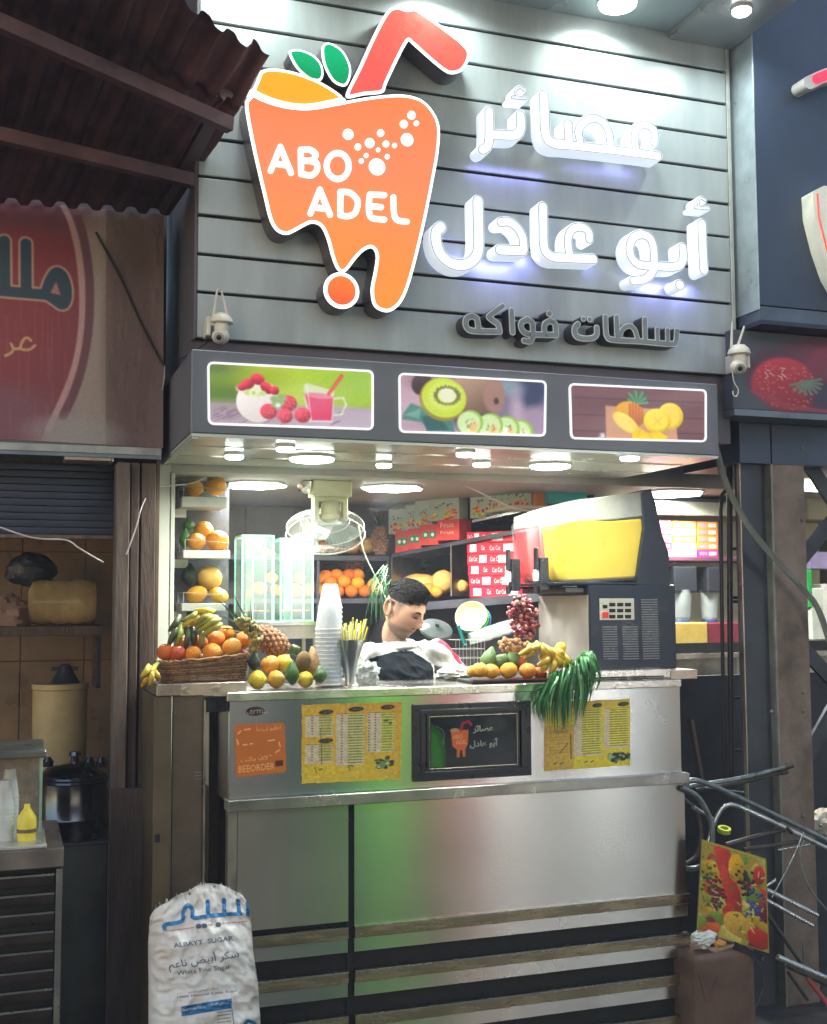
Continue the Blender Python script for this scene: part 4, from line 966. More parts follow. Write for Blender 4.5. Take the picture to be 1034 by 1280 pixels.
bananas('banana_bunch', 'bunch of speckled ripe bananas on top of the basket', (252, 765), [(224, 786), (230, 776, 250, 764), (238, 783, 254, 765), (247, 781, 257, 765), (262, 768, 262, 762), (268, 764, 246, 763)], BY+.0, .0115, [M_ban, M_bang, M_ban])
bananas('banana_bunch', 'green bananas over the oranges in the basket', (250, 792), [(276, 774, 249, 789), (277, 780, 252, 796), (272, 771, 246, 784), (265, 769, 243, 781)], BY-.03, .0125, [M_bang], bow=(0, .01))
bananas('banana_bunch', 'dark green bananas hanging down at the left of the basket heap', (228, 780), [(211, 806, 222, 778), (220, 808, 228, 780), (232, 810, 234, 782), (242, 806, 240, 784), (252, 808, 250, 787), (212, 788, 226, 770)], BY+.0, .0135, [M_band, M_bang, M_band])
bananas('banana_bunch', 'small ripe banana bunch hanging off the left end of the side table', (193, 833), [(180, 846), (178, 858, 186, 838), (188, 856, 190, 834), (198, 850, 193, 838), (177, 846, 185, 832)], BY-.13, .0115, [M_ban], stemto=(198, 828))

# pineapples
M_pin = mat('pineapple_skin', (.22, .11, .05), .6, var=.4, scale=30, bump=.4); M_pin2 = mat('pineapple_eye', (.34, .17, .09), .55, var=.3, scale=30); M_pinleaf = mat('pineapple_leaf', (.05, .10, .045), .5, var=.4, scale=14)
def pineapple(label, c, axis, ln, r, crown=True, cl=.14, dark=1, nl=26):
    axis = Vector(axis).normalized(); c = Vector(c); t = thing('pineapple', label, 'pineapple', c-axis*ln/2)
    b = bmesh.new(); lathe(b, [(r*max(.05, math.sin(math.pi*i/10))**.45*(1-.12*i/10), -ln/2+ln*i/10) for i in range(11)], c, 18, axis)
    O('body', b, M_pin, t, smooth=60)
    a = axis.orthogonal().normalized(); bb = axis.cross(a); b = bmesh.new()
    for k in range(9):
        for j in range(12):
            u = -ln*.44+ln*.88*k/8; an = 2*math.pi*(j+.5*(k % 2))/12; rr = r*max(.05, math.sin(math.pi*(u/ln+.5)))**.45*(1-.12*(u/ln+.5)); n_ = a*math.cos(an)+bb*math.sin(an)
            ball(b, c+axis*u+n_*rr*.97, r*.2, 1, 1, 1, 6, 4)
    O('eyes', b, M_pin2, t, kind='stuff')
    if crown:
        for k in range(nl):
            an = k*2.4; el = .15+1.1*(1-k/nl); n_ = a*math.cos(an)+bb*math.sin(an); d = (axis*math.cos(el)+n_*math.sin(el)).normalized(); L_ = cl*(.55+.45*(k/nl))*rng.uniform(.85, 1.1)
            s_ = d.cross(n_).normalized(); p0 = c+axis*ln*.47+n_*r*.2; w = r*.16; rows = []
            b = bmesh.new()
            for i in range(5):
                q = i/4; p_ = p0+d*L_*q+n_*L_*.25*q*q; ww = w*(1-q)**.7+.0004; rows.append((b.verts.new(p_-s_*ww), b.verts.new(p_+n_.cross(s_)*0+axis*0-n_*ww*.4), b.verts.new(p_+s_*ww)))
            for A, B in zip(rows[:-1], rows[1:]):
                b.faces.new((A[0], A[1], B[1], B[0])); b.faces.new((A[1], A[2], B[2], B[1]))
            O('leaf', b, M_pinleaf, t, smooth=60)
    return t
c0 = P(337, 801, .24); pineapple('brown pineapple lying behind the lemons with its leaves up over the basket', c0, (P(300, 780, .24)-P(345, 806, .24)), .17, .052, cl=.17)
# grapes
def grapes(label, name, blobs, Y, rpx, mts, n, spread=.03, seed=1, cat='grapes'):
    """blobs: [(px, py, radius px)] cluster outline"""
    g = np.random.default_rng(seed); c = P(blobs[0][0], blobs[0][1], Y); t = thing(name, label, cat, c); sc = SC(blobs[0][0], blobs[0][1], Y)
    mes = []
    for mt in mts:
        b = bmesh.new(); ball(b, (0, 0, 0), 1, 1, 1, 1.1, 10, 7); me = bpy.data.meshes.new('grape'); b.to_mesh(me); b.free(); me.polygons.foreach_set('use_smooth', [True]*len(me.polygons)); me.materials.append(mt); mes.append(me)
    tot = sum(q[2]**2 for q in blobs)
    for q in blobs:
        for k in range(max(2, int(n*q[2]**2/tot))):
            a = g.uniform(0, 2*math.pi); r = q[2]*math.sqrt(g.uniform(0, 1)); dy = -spread*math.sqrt(max(0, 1-(r/q[2])**2))*g.uniform(.5, 1)
            p_ = P(q[0]+r*math.cos(a), q[1]+r*math.sin(a), Y+dy); inst('grape', mes[g.integers(len(mes))], p_, t, (g.uniform(-1, 1), g.uniform(-1, 1), 0), rpx*sc*g.uniform(.8, 1.1))
    b = bmesh.new(); tube(b, [P(q[0], q[1], Y) for q in blobs] if len(blobs) > 1 else [c, c+Vector((0, 0, .03))], .002, 5); O('stalk', b, M_stem, t)
    return t
M_gy = fm('amber_grape_skin', (.40, .28, .06), .3, scale=10); M_gy2 = fm('olive_grape_skin', (.26, .22, .07), .3, scale=10)
grapes('amber grapes draped over the right end of the basket', 'grape_cluster', [(305, 778, 9), (316, 786, 10), (320, 798, 8), (318, 810, 6)], BY-.06, 2.7, [M_gy, M_gy2], 90, .025, 3)

CF = 'fruit lined up on the counter top'
YC = .09
for me, nm, px, py, r, sc, rot, lb, dy in (
    (F_ad, 'avocado', 318, 828, 8.5, (1, 1, 1.25), (0, 0, 0), 'dark avocado against the right end of the basket', .0),
    (F_yo, 'mango', 337.5, 831, 12.5, (1, 1, 1), None, 'golden fruit on top of the row right of the basket', .04), (F_le, 'lemon', 355, 829, 11, (1, 1, 1), None, 'lemon standing behind the green avocado', .05),
    (F_le, 'lemon', 322, 850, 12, (1, 1, .95), (0, 1.5, 0), 'leftmost lemon on the counter edge', -.02), (F_le, 'lemon', 345.5, 849.5, 11.5, (1, 1, .95), (0, 1.4, .3), 'second lemon from the left on the counter edge', -.02),
    (F_ag, 'avocado', 365.5, 844, 9.5, (1, 1, 1.32), (0, 0, 0), 'tall green avocado standing between the lemons', -.04), (F_le, 'lemon', 382, 849.5, 10.5, (1, 1, .95), (0, 1.5, .2), 'lemon right of the tall green avocado', -.01),
    (F_ki, 'kiwi', 379, 827, 9.5, (1, 1, 1.15), (0, .2, 0), 'brown kiwi on top of the lemons', .02), (F_pa, 'papaya', 398, 838, 15.5, (1, .9, 1.05), (0, -.28, 0), 'large tan papaya standing behind the small avocado', .06),
    (F_ag, 'avocado', 400.5, 845, 9.5, (1, 1, .95), (0, -.08, 0), 'small green avocado in front of the papaya', -.05), (F_ag, 'avocado', 368, 813, 7, (1.2, 1, .8), (0, 1.2, 0), 'small green avocado behind the kiwi', .10)):
    fruit(me, nm, px, py, r, YC+dy, lb, nm, CF, rot=rot, sc=sc)
# ------------------------------------------------------------------ cups, straws, crumpled bag on the counter
M_cup = mat('translucent_cup', (.82, .87, .88), .25, bump=0, alpha=.62)
def cupstack(label, px0, ytop, ybot, wtop, wbot, Y, n):
    """stack of upturned cups: narrow end up"""
    zt_, zb_ = P(px0, ytop, Y).z, P(px0, ybot, Y).z; s = SC(px0, ybot, Y); x = P(px0, ybot, Y).x
    t = thing('cup_stack', label, 'cups', (x, Y, zb_)); H_ = zt_-zb_; ch = .10 if n > 3 else .09; st_ = (H_-ch)/max(1, n-1)
    for i in range(n):
        b = bmesh.new(); z = zb_+i*st_; r0 = wbot*s/2; r1 = wtop*s/2
        lathe(b, [(r0*1.04, z), (r0*1.04, z+.004), (r0, z+.005), (r1, z+ch), (r1*.9, z+ch), (r1*.9, z+ch-.004), (r0*.96, z+.002)], (x, Y, 0), 20, capb=False, capt=False)
        f = [v for v in b.verts if abs(v.co.z-(z+ch)) < 1e-5]; lathe(b, [(r1*.9, z+ch-.0005), (.001, z+ch-.0005)], (x, Y, 0), 20, capb=False, capt=False)
        O('cup', b, M_cup, t, smooth=40)
cupstack('tall stack of clear plastic cups, the far higher one behind the metal straw holder', 413, 730, 849, 18, 30, .24, 16)
cupstack('shorter wider stack of clear plastic cups in front of the taller one', 411, 756, 856, 25, 34, .14, 14)
hy = .13; hp = P(437, 856, hy); s = SC(437, 830, hy); zt_ = P(437, 800, hy).z
hd = thing('straw_holder', 'flared steel straw holder packed with yellow straws', 'straw holder', (hp.x, hy, KT))
b = bmesh.new(); hh = zt_-KT
lathe(b, [(14*s, 0), (14*s, .003), (6*s, .008), (6*s, .03), (9*s, hh*.4), (14*s, hh*.75), (20.5*s, hh), (21*s, hh+.002), (19.5*s, hh), (13*s, hh*.75), (7*s, hh*.4)], (hp.x, hy, KT), 28, capt=False)
O('vase', b, steel_smooth, hd, smooth=35)
M_straw = [mat('yellow_straw', (.72, .62, .06), .35, bump=0), mat('cream_straw', (.78, .76, .45), .35, bump=0), mat('white_straw', (.82, .82, .78), .35, bump=0)]
for i in range(46):
    a = rng.uniform(0, 6.283); r = math.sqrt(rng.uniform(0, 1)); p0 = Vector((hp.x+math.cos(a)*r*.018, hy+math.sin(a)*r*.018, KT+.05))
    lean = Vector((math.cos(a)*r*.05+.012, math.sin(a)*r*.04, .175+rng.uniform(-.02, .02)+(.01 if i % 3 else .03))); b = bmesh.new(); tube(b, [p0, p0+lean], .0032, 6)
    O('straw', b, M_straw[int(i % 5 > 2)+(i % 7 == 0)], hd, smooth=60)
def crumple(name, c, r, sx, sy, sz, mt, seed, amp=.5, u=28, v=18, **k):
    b = bmesh.new(); ball(b, (0, 0, 0), 1, 1, 1, 1, u, v)
    for q in b.verts:
        n_ = 0; f = 1.6
        for o_ in range(3): n_ += abs(noise.noise(q.co*f+Vector((seed*3.1, 0, 0))))*amp/(o_+1); f *= 2.1
        q.co *= .72+n_
        q.co = Vector((c[0]+q.co.x*r*sx, c[1]+q.co.y*r*sy, max(c[2]+q.co.z*r*sz, k.get('floor', -9))))
    k.pop('floor', None); return O(name, b, mt, smooth=25, **k)
M_film = mat('crinkled_clear_film', (.80, .84, .82), .2, bump=.6, bscale=60, trans=.4, ior=1.1, alpha=.8)
p = P(459, 842, .2); crumple('plastic_bag', (p.x, .2, p.z+.0), .055, 1.0, .8, 1.0, M_film, 2, floor=KT+.001, label='crumpled clear plastic bag behind the straw holder', cat='plastic bag')

# ------------------------------------------------------------------ glass juice bins on a steel stand
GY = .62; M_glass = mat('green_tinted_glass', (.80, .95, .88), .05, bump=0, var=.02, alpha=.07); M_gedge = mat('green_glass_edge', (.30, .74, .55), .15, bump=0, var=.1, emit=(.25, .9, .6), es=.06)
M_frost = mat('frosted_streaks', (.75, .85, .8), .5, bump=.4, bscale=40, alpha=.10)
sx0, sx1, sz0, sz1 = rect(318, 777, 398, 787, GY-.02)
stn = thing('steel_stand', 'low steel stand under the two glass juice bins', 'stand', (sx0, GY, KT))
O('shelf', box(sx0, sx1, GY-.02, GY+.22, sz1-.018, sz1-.001, .002), steel_smooth, stn); O('apron', box(sx0+.004, sx1-.004, GY-.015, GY-.008, sz1-.075, sz1-.02), steel_dull, stn)
for x in (sx0+.012, sx1-.012):
    for y in (GY, GY+.2): O('leg', box(x-.008, x+.008, y-.008, y+.008, KT-.3, sz1-.0185), steel_dull, stn)
def glassbin(label, fx0, fx1, bx0, ytop, ybot, Y):
    """front face px fx0..fx1; side runs back to px bx0"""
    a, b_, c, d = rect(fx0, ytop, fx1, ybot, Y); c = sz1; dep = .17; t = thing('glass_bin', label, 'glass bin', (a, Y, c)); th = .004
    for nm, q in (('front_pane', (a, b_, Y, Y+th, c, d)), ('back_pane', (a, b_, Y+dep-th, Y+dep, c, d)), ('side_pane', (a, a+th, Y+th+.0005, Y+dep-th-.0005, c, d)), ('side_pane', (b_-th, b_, Y+th+.0005, Y+dep-th-.0005, c, d)), ('lid', (a-.004, b_+.004, Y-.004, Y+dep+.004, d+.0005, d+.006))):
        o = O(nm, box(*q), M_glass, t)
    e = .0035
    for x in (a, b_):
        for y in (Y, Y+dep): O('edge', box(x-e, x+e, y-e, y+e, c, d), M_gedge, t)
    for y in (Y, Y+dep):
        O('edge', box(a+e, b_-e, y-e, y+e, d-.001, d+.008), M_gedge, t); O('edge', box(a+e, b_-e, y-e, y+e, c+.0002, c+.006), M_gedge, t)
    for x in (a, b_): O('edge', box(x-e, x+e, Y+e, Y+dep-e, d-.001, d+.008), M_gedge, t)
    m_ = (a+b_)/2; O('divider', box(m_-.002-.02, m_+.002-.02, Y+.01, Y+dep-.01, c, d-.01), M_gedge, t)
    O('inner_shelf', box(a+.012, b_-.012, Y+.02, Y+dep-.02, c+.045, c+.049), mat('coral_shelf', (.6, .2, .12), .5, alpha=.7), t)
    return t
glassbin('left one of the two green edged glass juice bins', 303, 342, 290, 671, 776, GY)
glassbin('right one of the two green edged glass juice bins', 351, 391, 345, 675, 776, GY-.005)

# ------------------------------------------------------------------ ceiling fan with a round wire cage
FY = 1.0; fc = P(407, 668, FY); s = SC(407, 660, FY); M_fan = mat('cream_fan_plastic', (.52, .52, .34), .4, bump=0)
fan = thing('orbit_fan', 'cream orbit fan with round wire cage hung from the shop ceiling', 'fan', (fc.x, FY, fc.z))
x0, x1, z0_, z1_ = rect(389, 612, 436, 622, FY); O('mount', box(x0, x1, FY-.06, FY+.06, z0_, ZI-.001, .004), M_fan, fan)
for xa in (394, 430):
    q = P(xa, 640, FY); O('arm', box(q.x-.012, q.x+.012, FY-.03, FY+.03, P(xa, 652, FY).z, z0_+.004, .004), M_fan, fan)
O('arch', box(P(390, 626, FY).x+.004, P(434, 626, FY).x-.004, FY-.031, FY+.031, z0_-.02, z0_+.002, .004), M_fan, fan)
mc = P(413, 640, FY); b = bmesh.new(); lathe(b, [(.012, .085), (.02, .07), (.036, .055), (.045, .03), (.045, -.01), (.05, -.015), (.05, -.035), (.03, -.05)][::-1], mc, 22); O('motor', b, M_fan, fan, smooth=35)
ax = Vector((-.16, -.52, .84)).normalized(); ua = ax.orthogonal().normalized(); ub = ax.cross(ua); Rc = 49*s
M_wire = mat('cage_wire', (.36, .37, .33), .4, .2, bump=0)
def ringp(r, h, n=48): return [fc+ax*h+(ua*math.cos(2*math.pi*k/n)+ub*math.sin(2*math.pi*k/n))*r for k in range(n)]
for nm, r, h, w in (('cage_ring', Rc, 0, .004), ('cage_ring', Rc*.98, .045, .002), ('cage_ring', Rc*.62, .072, .0016), ('cage_ring', Rc*.3, .082, .0016), ('cage_ring', Rc*.6, -.03, .0016), ('cage_ring', Rc*.25, -.045, .0016)):
    b = bmesh.new(); tube(b, ringp(r, h), w, 6, closed=True); O(nm, b, M_wire, fan, smooth=60)
for k in range(60):
    a = 2*math.pi*k/60; d = ua*math.cos(a)+ub*math.sin(a); d2 = ua*math.cos(a+.25)+ub*math.sin(a+.25)
    b = bmesh.new(); tube(b, [fc+ax*.083+d*Rc*.2, fc+ax*.072+d2*Rc*.62, fc+ax*.045+d2*Rc*.97, fc+d2*Rc, fc-ax*.03+d2*Rc*.6, fc-ax*.048+d*Rc*.2], .0011, 4); O('cage_wire', b, M_wire, fan)
M_blade = mat('grey_fan_blade', (.20, .23, .21), .4, bump=0)
for k in range(3):
    a = 2*math.pi*k/3+.4; d = ua*math.cos(a)+ub*math.sin(a); e = ax.cross(d); b = bmesh.new(); rows = []
    for i in range(6):
        q = i/5; r_ = Rc*(.14+.74*q); w = Rc*(.10+.32*math.sin(math.pi*min(1, q*.8+.12))); rows.append([b.verts.new(fc+ax*(.018+.02*u)+d*r_+e*w*u) for u in (-1, 0, 1)])
    for A, B in zip(rows[:-1], rows[1:]):
        for i in (0, 1): b.faces.new((A[i], A[i+1], B[i+1], B[i]))
    bmesh.ops.solidify(b, geom=b.faces[:], thickness=.003); O('blade', b, M_blade, fan, smooth=30)
# small round ceiling speaker beside the fan
p = P(384, 606, 1.0); b = bmesh.new(); lathe(b, [(.045, 0), (.045, -.012), (.03, -.03), (.018, -.034)][::-1], (0, 0, 0), 24); bmesh.ops.rotate(b, verts=b.verts, matrix=Matrix.Rotation(R(-35), 3, 'X')); bmesh.ops.translate(b, verts=b.verts, vec=(p.x, 1.0, ZI-.022))
O('ceiling_spotlight', b, steel_smooth, smooth=30, label='unlit round chrome ceiling spot left of the fan mount', cat='spotlight')

# ------------------------------------------------------------------ little shelves on the left wall
RY = 1.02; rk = thing('wall_rack', 'white wall rack of three small trays holding fruit beside the jamb', 'wall rack', (.72, RY, 1.6))
M_tray = mat('white_tray', (.60, .60, .54), .45, bump=.03, dirt=.3, dirtcol=(.3, .25, .2)); ty = []
for (xa, xb, y0_, y1_) in ((227, 284, 621, 634), (229, 288, 688, 698), (227, 282, 754, 764)):
    a, b_, c, d = rect(xa, y0_, xb, y1_, RY-.10); ty.append(d)
    O('tray', box(a, b_, RY-.10, RY+.10, c, d, .003), M_tray, rk); O('bracket', box(.697, a+.04, RY+.02, RY+.035, c-.04, c-.001), M_tray, rk)
    b = bmesh.new()
    pts = [(a+.01, RY-.09, d+.05), (b_-.01, RY-.09, d+.035), (b_-.01, RY+.09, d+.035), (a+.01, RY+.09, d+.05)]; tube(b, pts, .002, 5, closed=True)
    for q in pts: tube(b, [q, (q[0], q[1], d)], .002, 5)
    O('wire_rail', b, M_wire, rk)
O('back_panel', box(.70, P(286, 650, 1.14).x, 1.13, 1.14, 1.45, ZI-.003), mat('dark_blue_grey_panel', (.10, .11, .13), .5, var=.2), rk)
RG = 'fruit on the left wall rack'
for me, nm, px, py, r, lb, dy, sc in ((F_yo, 'orange', 243, 610, 11.5, 'golden orange at the left of the top tray', 0, (1, 1, 1)), (F_yo, 'orange', 270, 607.5, 13.5, 'larger golden orange at the right of the top tray', 0, (1, 1, 1)),
        (F_yo, 'orange', 255, 662, 11.5, 'golden orange resting on the other two of the middle tray', .04, (1, 1, 1)), (F_yo, 'orange', 245.5, 677, 11.5, 'golden orange at the left front of the middle tray', -.03, (1, 1, 1)), (F_yo, 'orange', 272, 676.5, 14.5, 'big golden orange at the right front of the middle tray', -.02, (1, 1, 1)),
        (F_me, 'melon', 262, 722, 16, 'peach coloured melon on top of the bottom tray', .02, (1, 1, 1)), (F_yo, 'mango', 246, 743, 13.5, 'golden fruit at the left front of the bottom tray', -.03, (1, 1, .85)), (F_yo, 'mango', 273.5, 744, 12.5, 'golden fruit at the right front of the bottom tray', -.03, (1.05, 1, .85)),
        (F_ag, 'avocado', 231, 675, 8, 'green fruit squeezed at the left end of the middle tray', .0, (1, 1, 1.3)), (F_ad, 'avocado', 237, 720, 11, 'dark avocado standing at the left of the bottom tray', .02, (1, 1, 1.25)), (F_ag, 'avocado', 236, 658, 8, 'small green fruit above the other at the middle tray', .05, (1, 1, 1))):
    fruit(me, nm, px, py, r, RY+dy, lb, nm, RG, sc=sc, rot=(0, rng.uniform(-.3, .3), 1) if me in (F_ad, F_ag) else None)

# ------------------------------------------------------------------ rear shelf
QY = 2.1; qz1 = P(400, 694, QY).z; qz2 = P(440, 748, QY).z; qx0, qx1 = .75, P(487, 700, QY).x
rs = thing('rear_shelf', 'dark shelf unit across the back wall holding oranges', 'shelf unit', (qx0, QY, 0))
for z in (qz1, qz2): O('shelf', box(qx0, qx1, QY, 2.45, z-.03, z, .002), M_darkshelf, rs)
O('shelf', box(qx0, qx1, QY, 2.45, .9, .93, .002), M_darkshelf, rs)
O('back_panel', box(qx0, qx1, 2.448, 2.455, .93, qz1), mat('very_dark_panel', (.02, .022, .03), .5), rs)
for x in (qx0+.01, P(398, 700, QY).x, qx1-.01): O('divider', box(x-.008, x+.008, QY+.002, 2.447, .93, qz1-.031), M_darkshelf, rs)
RO = 'oranges piled on the rear shelf'
spots = [(405, 739), (422, 739), (439, 739), (456, 739), (398, 738), (413, 729), (430, 727), (447, 729), (407, 720), (421, 719), (436, 719), (447, 719), (401, 724)]
names = ('bottom row', 'bottom row', 'bottom row', 'bottom row', 'bottom row', 'middle row', 'middle row', 'middle row', 'top row', 'top row', 'top row', 'top row', 'top row')
ords = ('second from the left', 'third from the left', 'fourth from the left', 'right end', 'left end', 'left', 'middle', 'right', 'second from the left', 'third from the left', 'fourth from the left', 'right end', 'left end')
for (x, y), n_, o_ in zip(spots, names, ords): fruit(F_or, 'orange', x, y, 8.8, QY+.08+(.05 if 'top' in n_ else 0), 'orange in the %s of the rear pile, %s' % (n_, o_), 'orange', RO, stem=False)
for i, (x, y, r) in enumerate(((325, 736, 10), (345, 738, 8), (340, 722, 8), (369, 738, 9.5), (386, 738, 9), (375, 722, 8))):
    fruit(F_or if i % 2 else F_yo, 'orange', x, y, r, QY+.08, 'orange seen through the %s glass bin, %s' % (('left', 'left', 'left', 'right', 'right', 'right')[i], ('bottom left', 'bottom right', 'upper', 'bottom left', 'bottom right', 'upper')[i]), 'orange', 'oranges seen through the glass bins', stem=False)
fruit(F_me, 'melon', 470, 733, 12, QY+.1, 'pale melon at the right end of the orange pile', 'melon')
for i, (me, x, y, r) in enumerate(((F_le, 320, 683, 9), (F_ad, 338, 684, 10), (F_ad, 350, 685, 9), (F_me, 336, 690, 9), (F_or, 357, 686, 8), (F_yo, 420, 683, 10), (F_yo, 440, 684, 10), (F_me, 458, 682, 11), (F_or, 402, 684, 9))):
    fruit(me, ('lemon', 'avocado', 'avocado', 'melon', 'orange', 'mango', 'mango', 'melon', 'orange')[i], x, y, r, QY+.1, ('lemon at the left end of the upper rear shelf', 'dark avocado above the left glass bin', 'dark avocado right of another above the left glass bin', 'small melon below the avocados on the upper rear shelf', 'orange right of the avocados on the upper rear shelf', 'golden fruit behind the fan cage middle', 'golden fruit behind the right of the fan cage', 'melon between fan cage and pineapple', 'orange behind the left of the fan cage')[i], ('lemon', 'avocado', 'avocado', 'melon', 'orange', 'mango', 'mango', 'melon', 'orange')[i], stem=False)
pineapple('pineapple standing on the upper rear shelf beside the fan', P(475, 676, QY+.05), (0, .0, 1), .17, .052, crown=True, cl=.10)
pineapple('pineapple lying on the rear shelf above the orange pile', P(440, 706, QY+.18), (-.9, -.2, .35), .14, .045, cl=.14)

# ------------------------------------------------------------------ angled shelf unit on the right
A0 = P(487, 720, 2.0); B0 = P(706, 720, 1.05); A0.z = B0.z = 0; dd = (B0-A0).normalized(); nn = Vector((-dd.y, dd.x, 0)); LL = (B0-A0).length
def dg(px, py, off=0.0):
    """sight line meets the upright plane of the unit, shifted back by off"""
    d = Fw+Rt*((px-517)/FPX)-Up*((py-640)/FPX); o_ = A0+nn*off; t = (o_-CAM).dot(nn)/d.dot(nn); return CAM+d*t
du = thing('angled_shelf', 'dark angled shelf unit with melons, red boxes and cartons behind the vendor', 'shelf unit', A0)
def dshelf(p0, p1, dep=.34, th=.022, mt=None, nm='shelf'):
    b = bmesh.new(); a = p0; c = p1; u = Vector((0, 0, th)); vs = [b.verts.new(q) for q in (a, c, c+nn*dep, a+nn*dep)]; ws = [b.verts.new(q-u) for q in (a, c, c+nn*dep, a+nn*dep)]
    b.faces.new(vs); b.faces.new(ws[::-1])
    for i in range(4): b.faces.new((vs[i], ws[i], ws[(i+1) % 4], vs[(i+1) % 4]))
    return O(nm, b, mt or M_darkshelf, du)
dshelf(dg(490, 692), dg(655, 660)); s2a, s2b = dg(488, 756), dg(712, 738); dshelf(s2a, s2b, th=.045)
b = bmesh.new(); q = [A0+nn*.345, B0+nn*.345]; vs = [b.verts.new(Vector((v.x, v.y, z))) for v, z in ((q[0], .8), (q[1], .8), (q[1], ZI-.003), (q[0], ZI-.003))]; b.faces.new(vs); bmesh.ops.solidify(b, geom=b.faces[:], thickness=.01)
O('back_panel', b, mat('navy_back_panel', (.022, .026, .045), .5, var=.2), du)
for px, ya, yb in ((564, 678, 748), (490, 694, 756)):
    a = dg(px, ya); c = dg(px, yb); b = bmesh.new(); oriented(b, (a+c)/2+nn*.14, dd, nn, Vector((0, 0, 1)), .004, .14, (a.z-c.z)/2-.012); O('divider', b, steel_dull, du)
dshelf(dg(590, 650, .02), dg(655, 636, .02), .3, .015, steel_smooth)
b = bmesh.new(); q0, q1 = dg(488, 790, .28), dg(712, 790, .28)
bb = bmesh.new(); vs = [bb.verts.new(Vector((v.x, v.y, z))) for v, z in ((q0, .9), (q1, .9), (q1, s2b.z-.05), (q0, s2a.z-.05))]; bb.faces.new(vs); bmesh.ops.solidify(bb, geom=bb.faces[:], thickness=.01); O('lower_panel', bb, mat('charcoal_tile_panel', (.055, .055, .06), .35, var=.2), du)
def dfruit(me, nm, px, py, r, off, lb, sc=(1, 1, 1), rot=None):
    p_ = dg(px, py, off); rr = r*(p_-CAM).dot(Fw)/FPX; return inst(nm, me, p_, None, rot or (rng.uniform(-.4, .4), rng.uniform(-.4, .4), 1), (rr*sc[0], rr*sc[1], rr*sc[2]), label=lb, cat=nm)
dfruit(F_me, 'melon', 525, 730, 18, .12, 'large long yellow melon on the angled shelf above the vendor', (1.5, 1, .8), (0, .05, math.atan2(dd.y, dd.x)))
dfruit(F_me, 'melon', 554, 727, 15, .10, 'round yellow melon at the right of the long melon', (1, 1, 1.05))
dfruit(F_yo, 'mango', 535, 737, 9, .05, 'small golden fruit in front of the two melons'); dfruit(F_yo, 'mango', 546, 740, 8, .04, 'small golden fruit just right of the other below the round melon')
dfruit(F_pa, 'papaya', 508, 722, 14, .25, 'brown papaya in the dark behind the long melon', (1, 1, 1), (0, 1.4, 0)); dfruit(F_me, 'melon', 577, 733, 9, .1, 'small pale melon right of the shelf divider')
pineapple('pineapple in the dark above the melons with its crown to the right', dg(512, 712, .26), (.8, .3, .25), .16, .05, cl=.16)
pineapple('pale pineapple beside the red tea boxes', dg(574, 724, .2), (.3, .1, .9), .09, .035, cl=.13)

# red tea boxes, stacked
M_red = mat('red_carton', (.62, .015, .035), .35, bump=.02, var=.08); M_label = mat('white_label', (.78, .74, .72), .5, bump=0, var=.05)
def obox(name, p_ll, wpx, hpx, dep, mt, label, cat, group, right=None, parent=None, gap=.0):
    """carton whose lower left front corner is p_ll"""
    k = (p_ll-CAM).dot(Fw)/FPX; w = wpx*k/max(.3, dd.dot(Rt)); h = hpx*k; c = p_ll+dd*w/2+Vector((0, 0, h/2))+nn*dep/2; b = bmesh.new(); oriented(b, c, dd, nn, Vector((0, 0, 1)), w/2-.0008, dep/2, h/2-.0006, .0015)
    o = O(name, b, mt, label=label, cat=cat, group=group); return o, w, h
RGp = 'red tea cartons stacked on the angled shelf'
rowy = [(587, 738), (586, 723.5), (585, 709), (584, 694), (583.5, 680), (583, 666)]; rowh = 13.6
rows = [(0, 30, 63), (0, 30, 63), (0, 27, 61), (0, 27, 62), (0, 25, 61), (0, 18, 58)]
ordn = ('bottom', 'second', 'third', 'fourth', 'fifth', 'top')
for i, ((x, y), cuts) in enumerate(zip(rowy, rows)):
    for j in range(2):
        x0_ = x+cuts[j]+1.2*i*0; w = cuts[j+1]-cuts[j]; pl = dg(x0_, y-(.12*cuts[j]), .03)
        zb_ = s2a.z+(s2b.z-s2a.z)*.5+.003+i*rowh*((pl-CAM).dot(Fw)/FPX); pl.z = zb_ if True else pl.z
        o, ww, h_ = obox('tea_carton', pl, w-.6, rowh, .14, M_red, 'red tea carton with white label, %s row from below, %s' % (ordn[i], ('left', 'right')[j]), 'carton', RGp)
        lab_left = (i+j) % 2 == 0; l0 = .10 if lab_left else .5
        b = bmesh.new(); cc = pl+dd*ww*((.5 if j else .32) if lab_left else .72)+Vector((0, 0, h_/2))-nn*.001; oriented(b, cc, dd, nn, Vector((0, 0, 1)), ww*.16, .0008, h_*.34); O('label', b, M_label, o)
        for tx in ((.10, .30) if not lab_left else ((.72, .92) if j == 0 else (.06, .26))):
            if tx+.15 > 1: continue
            p0 = pl+dd*ww*tx+Vector((0, 0, h_*.3))-nn*.0006; me = text_on('Cut', p0, p0+dd*ww*.16, h_*.42, -nn, .0006); O('lettering', me, M_label, o)
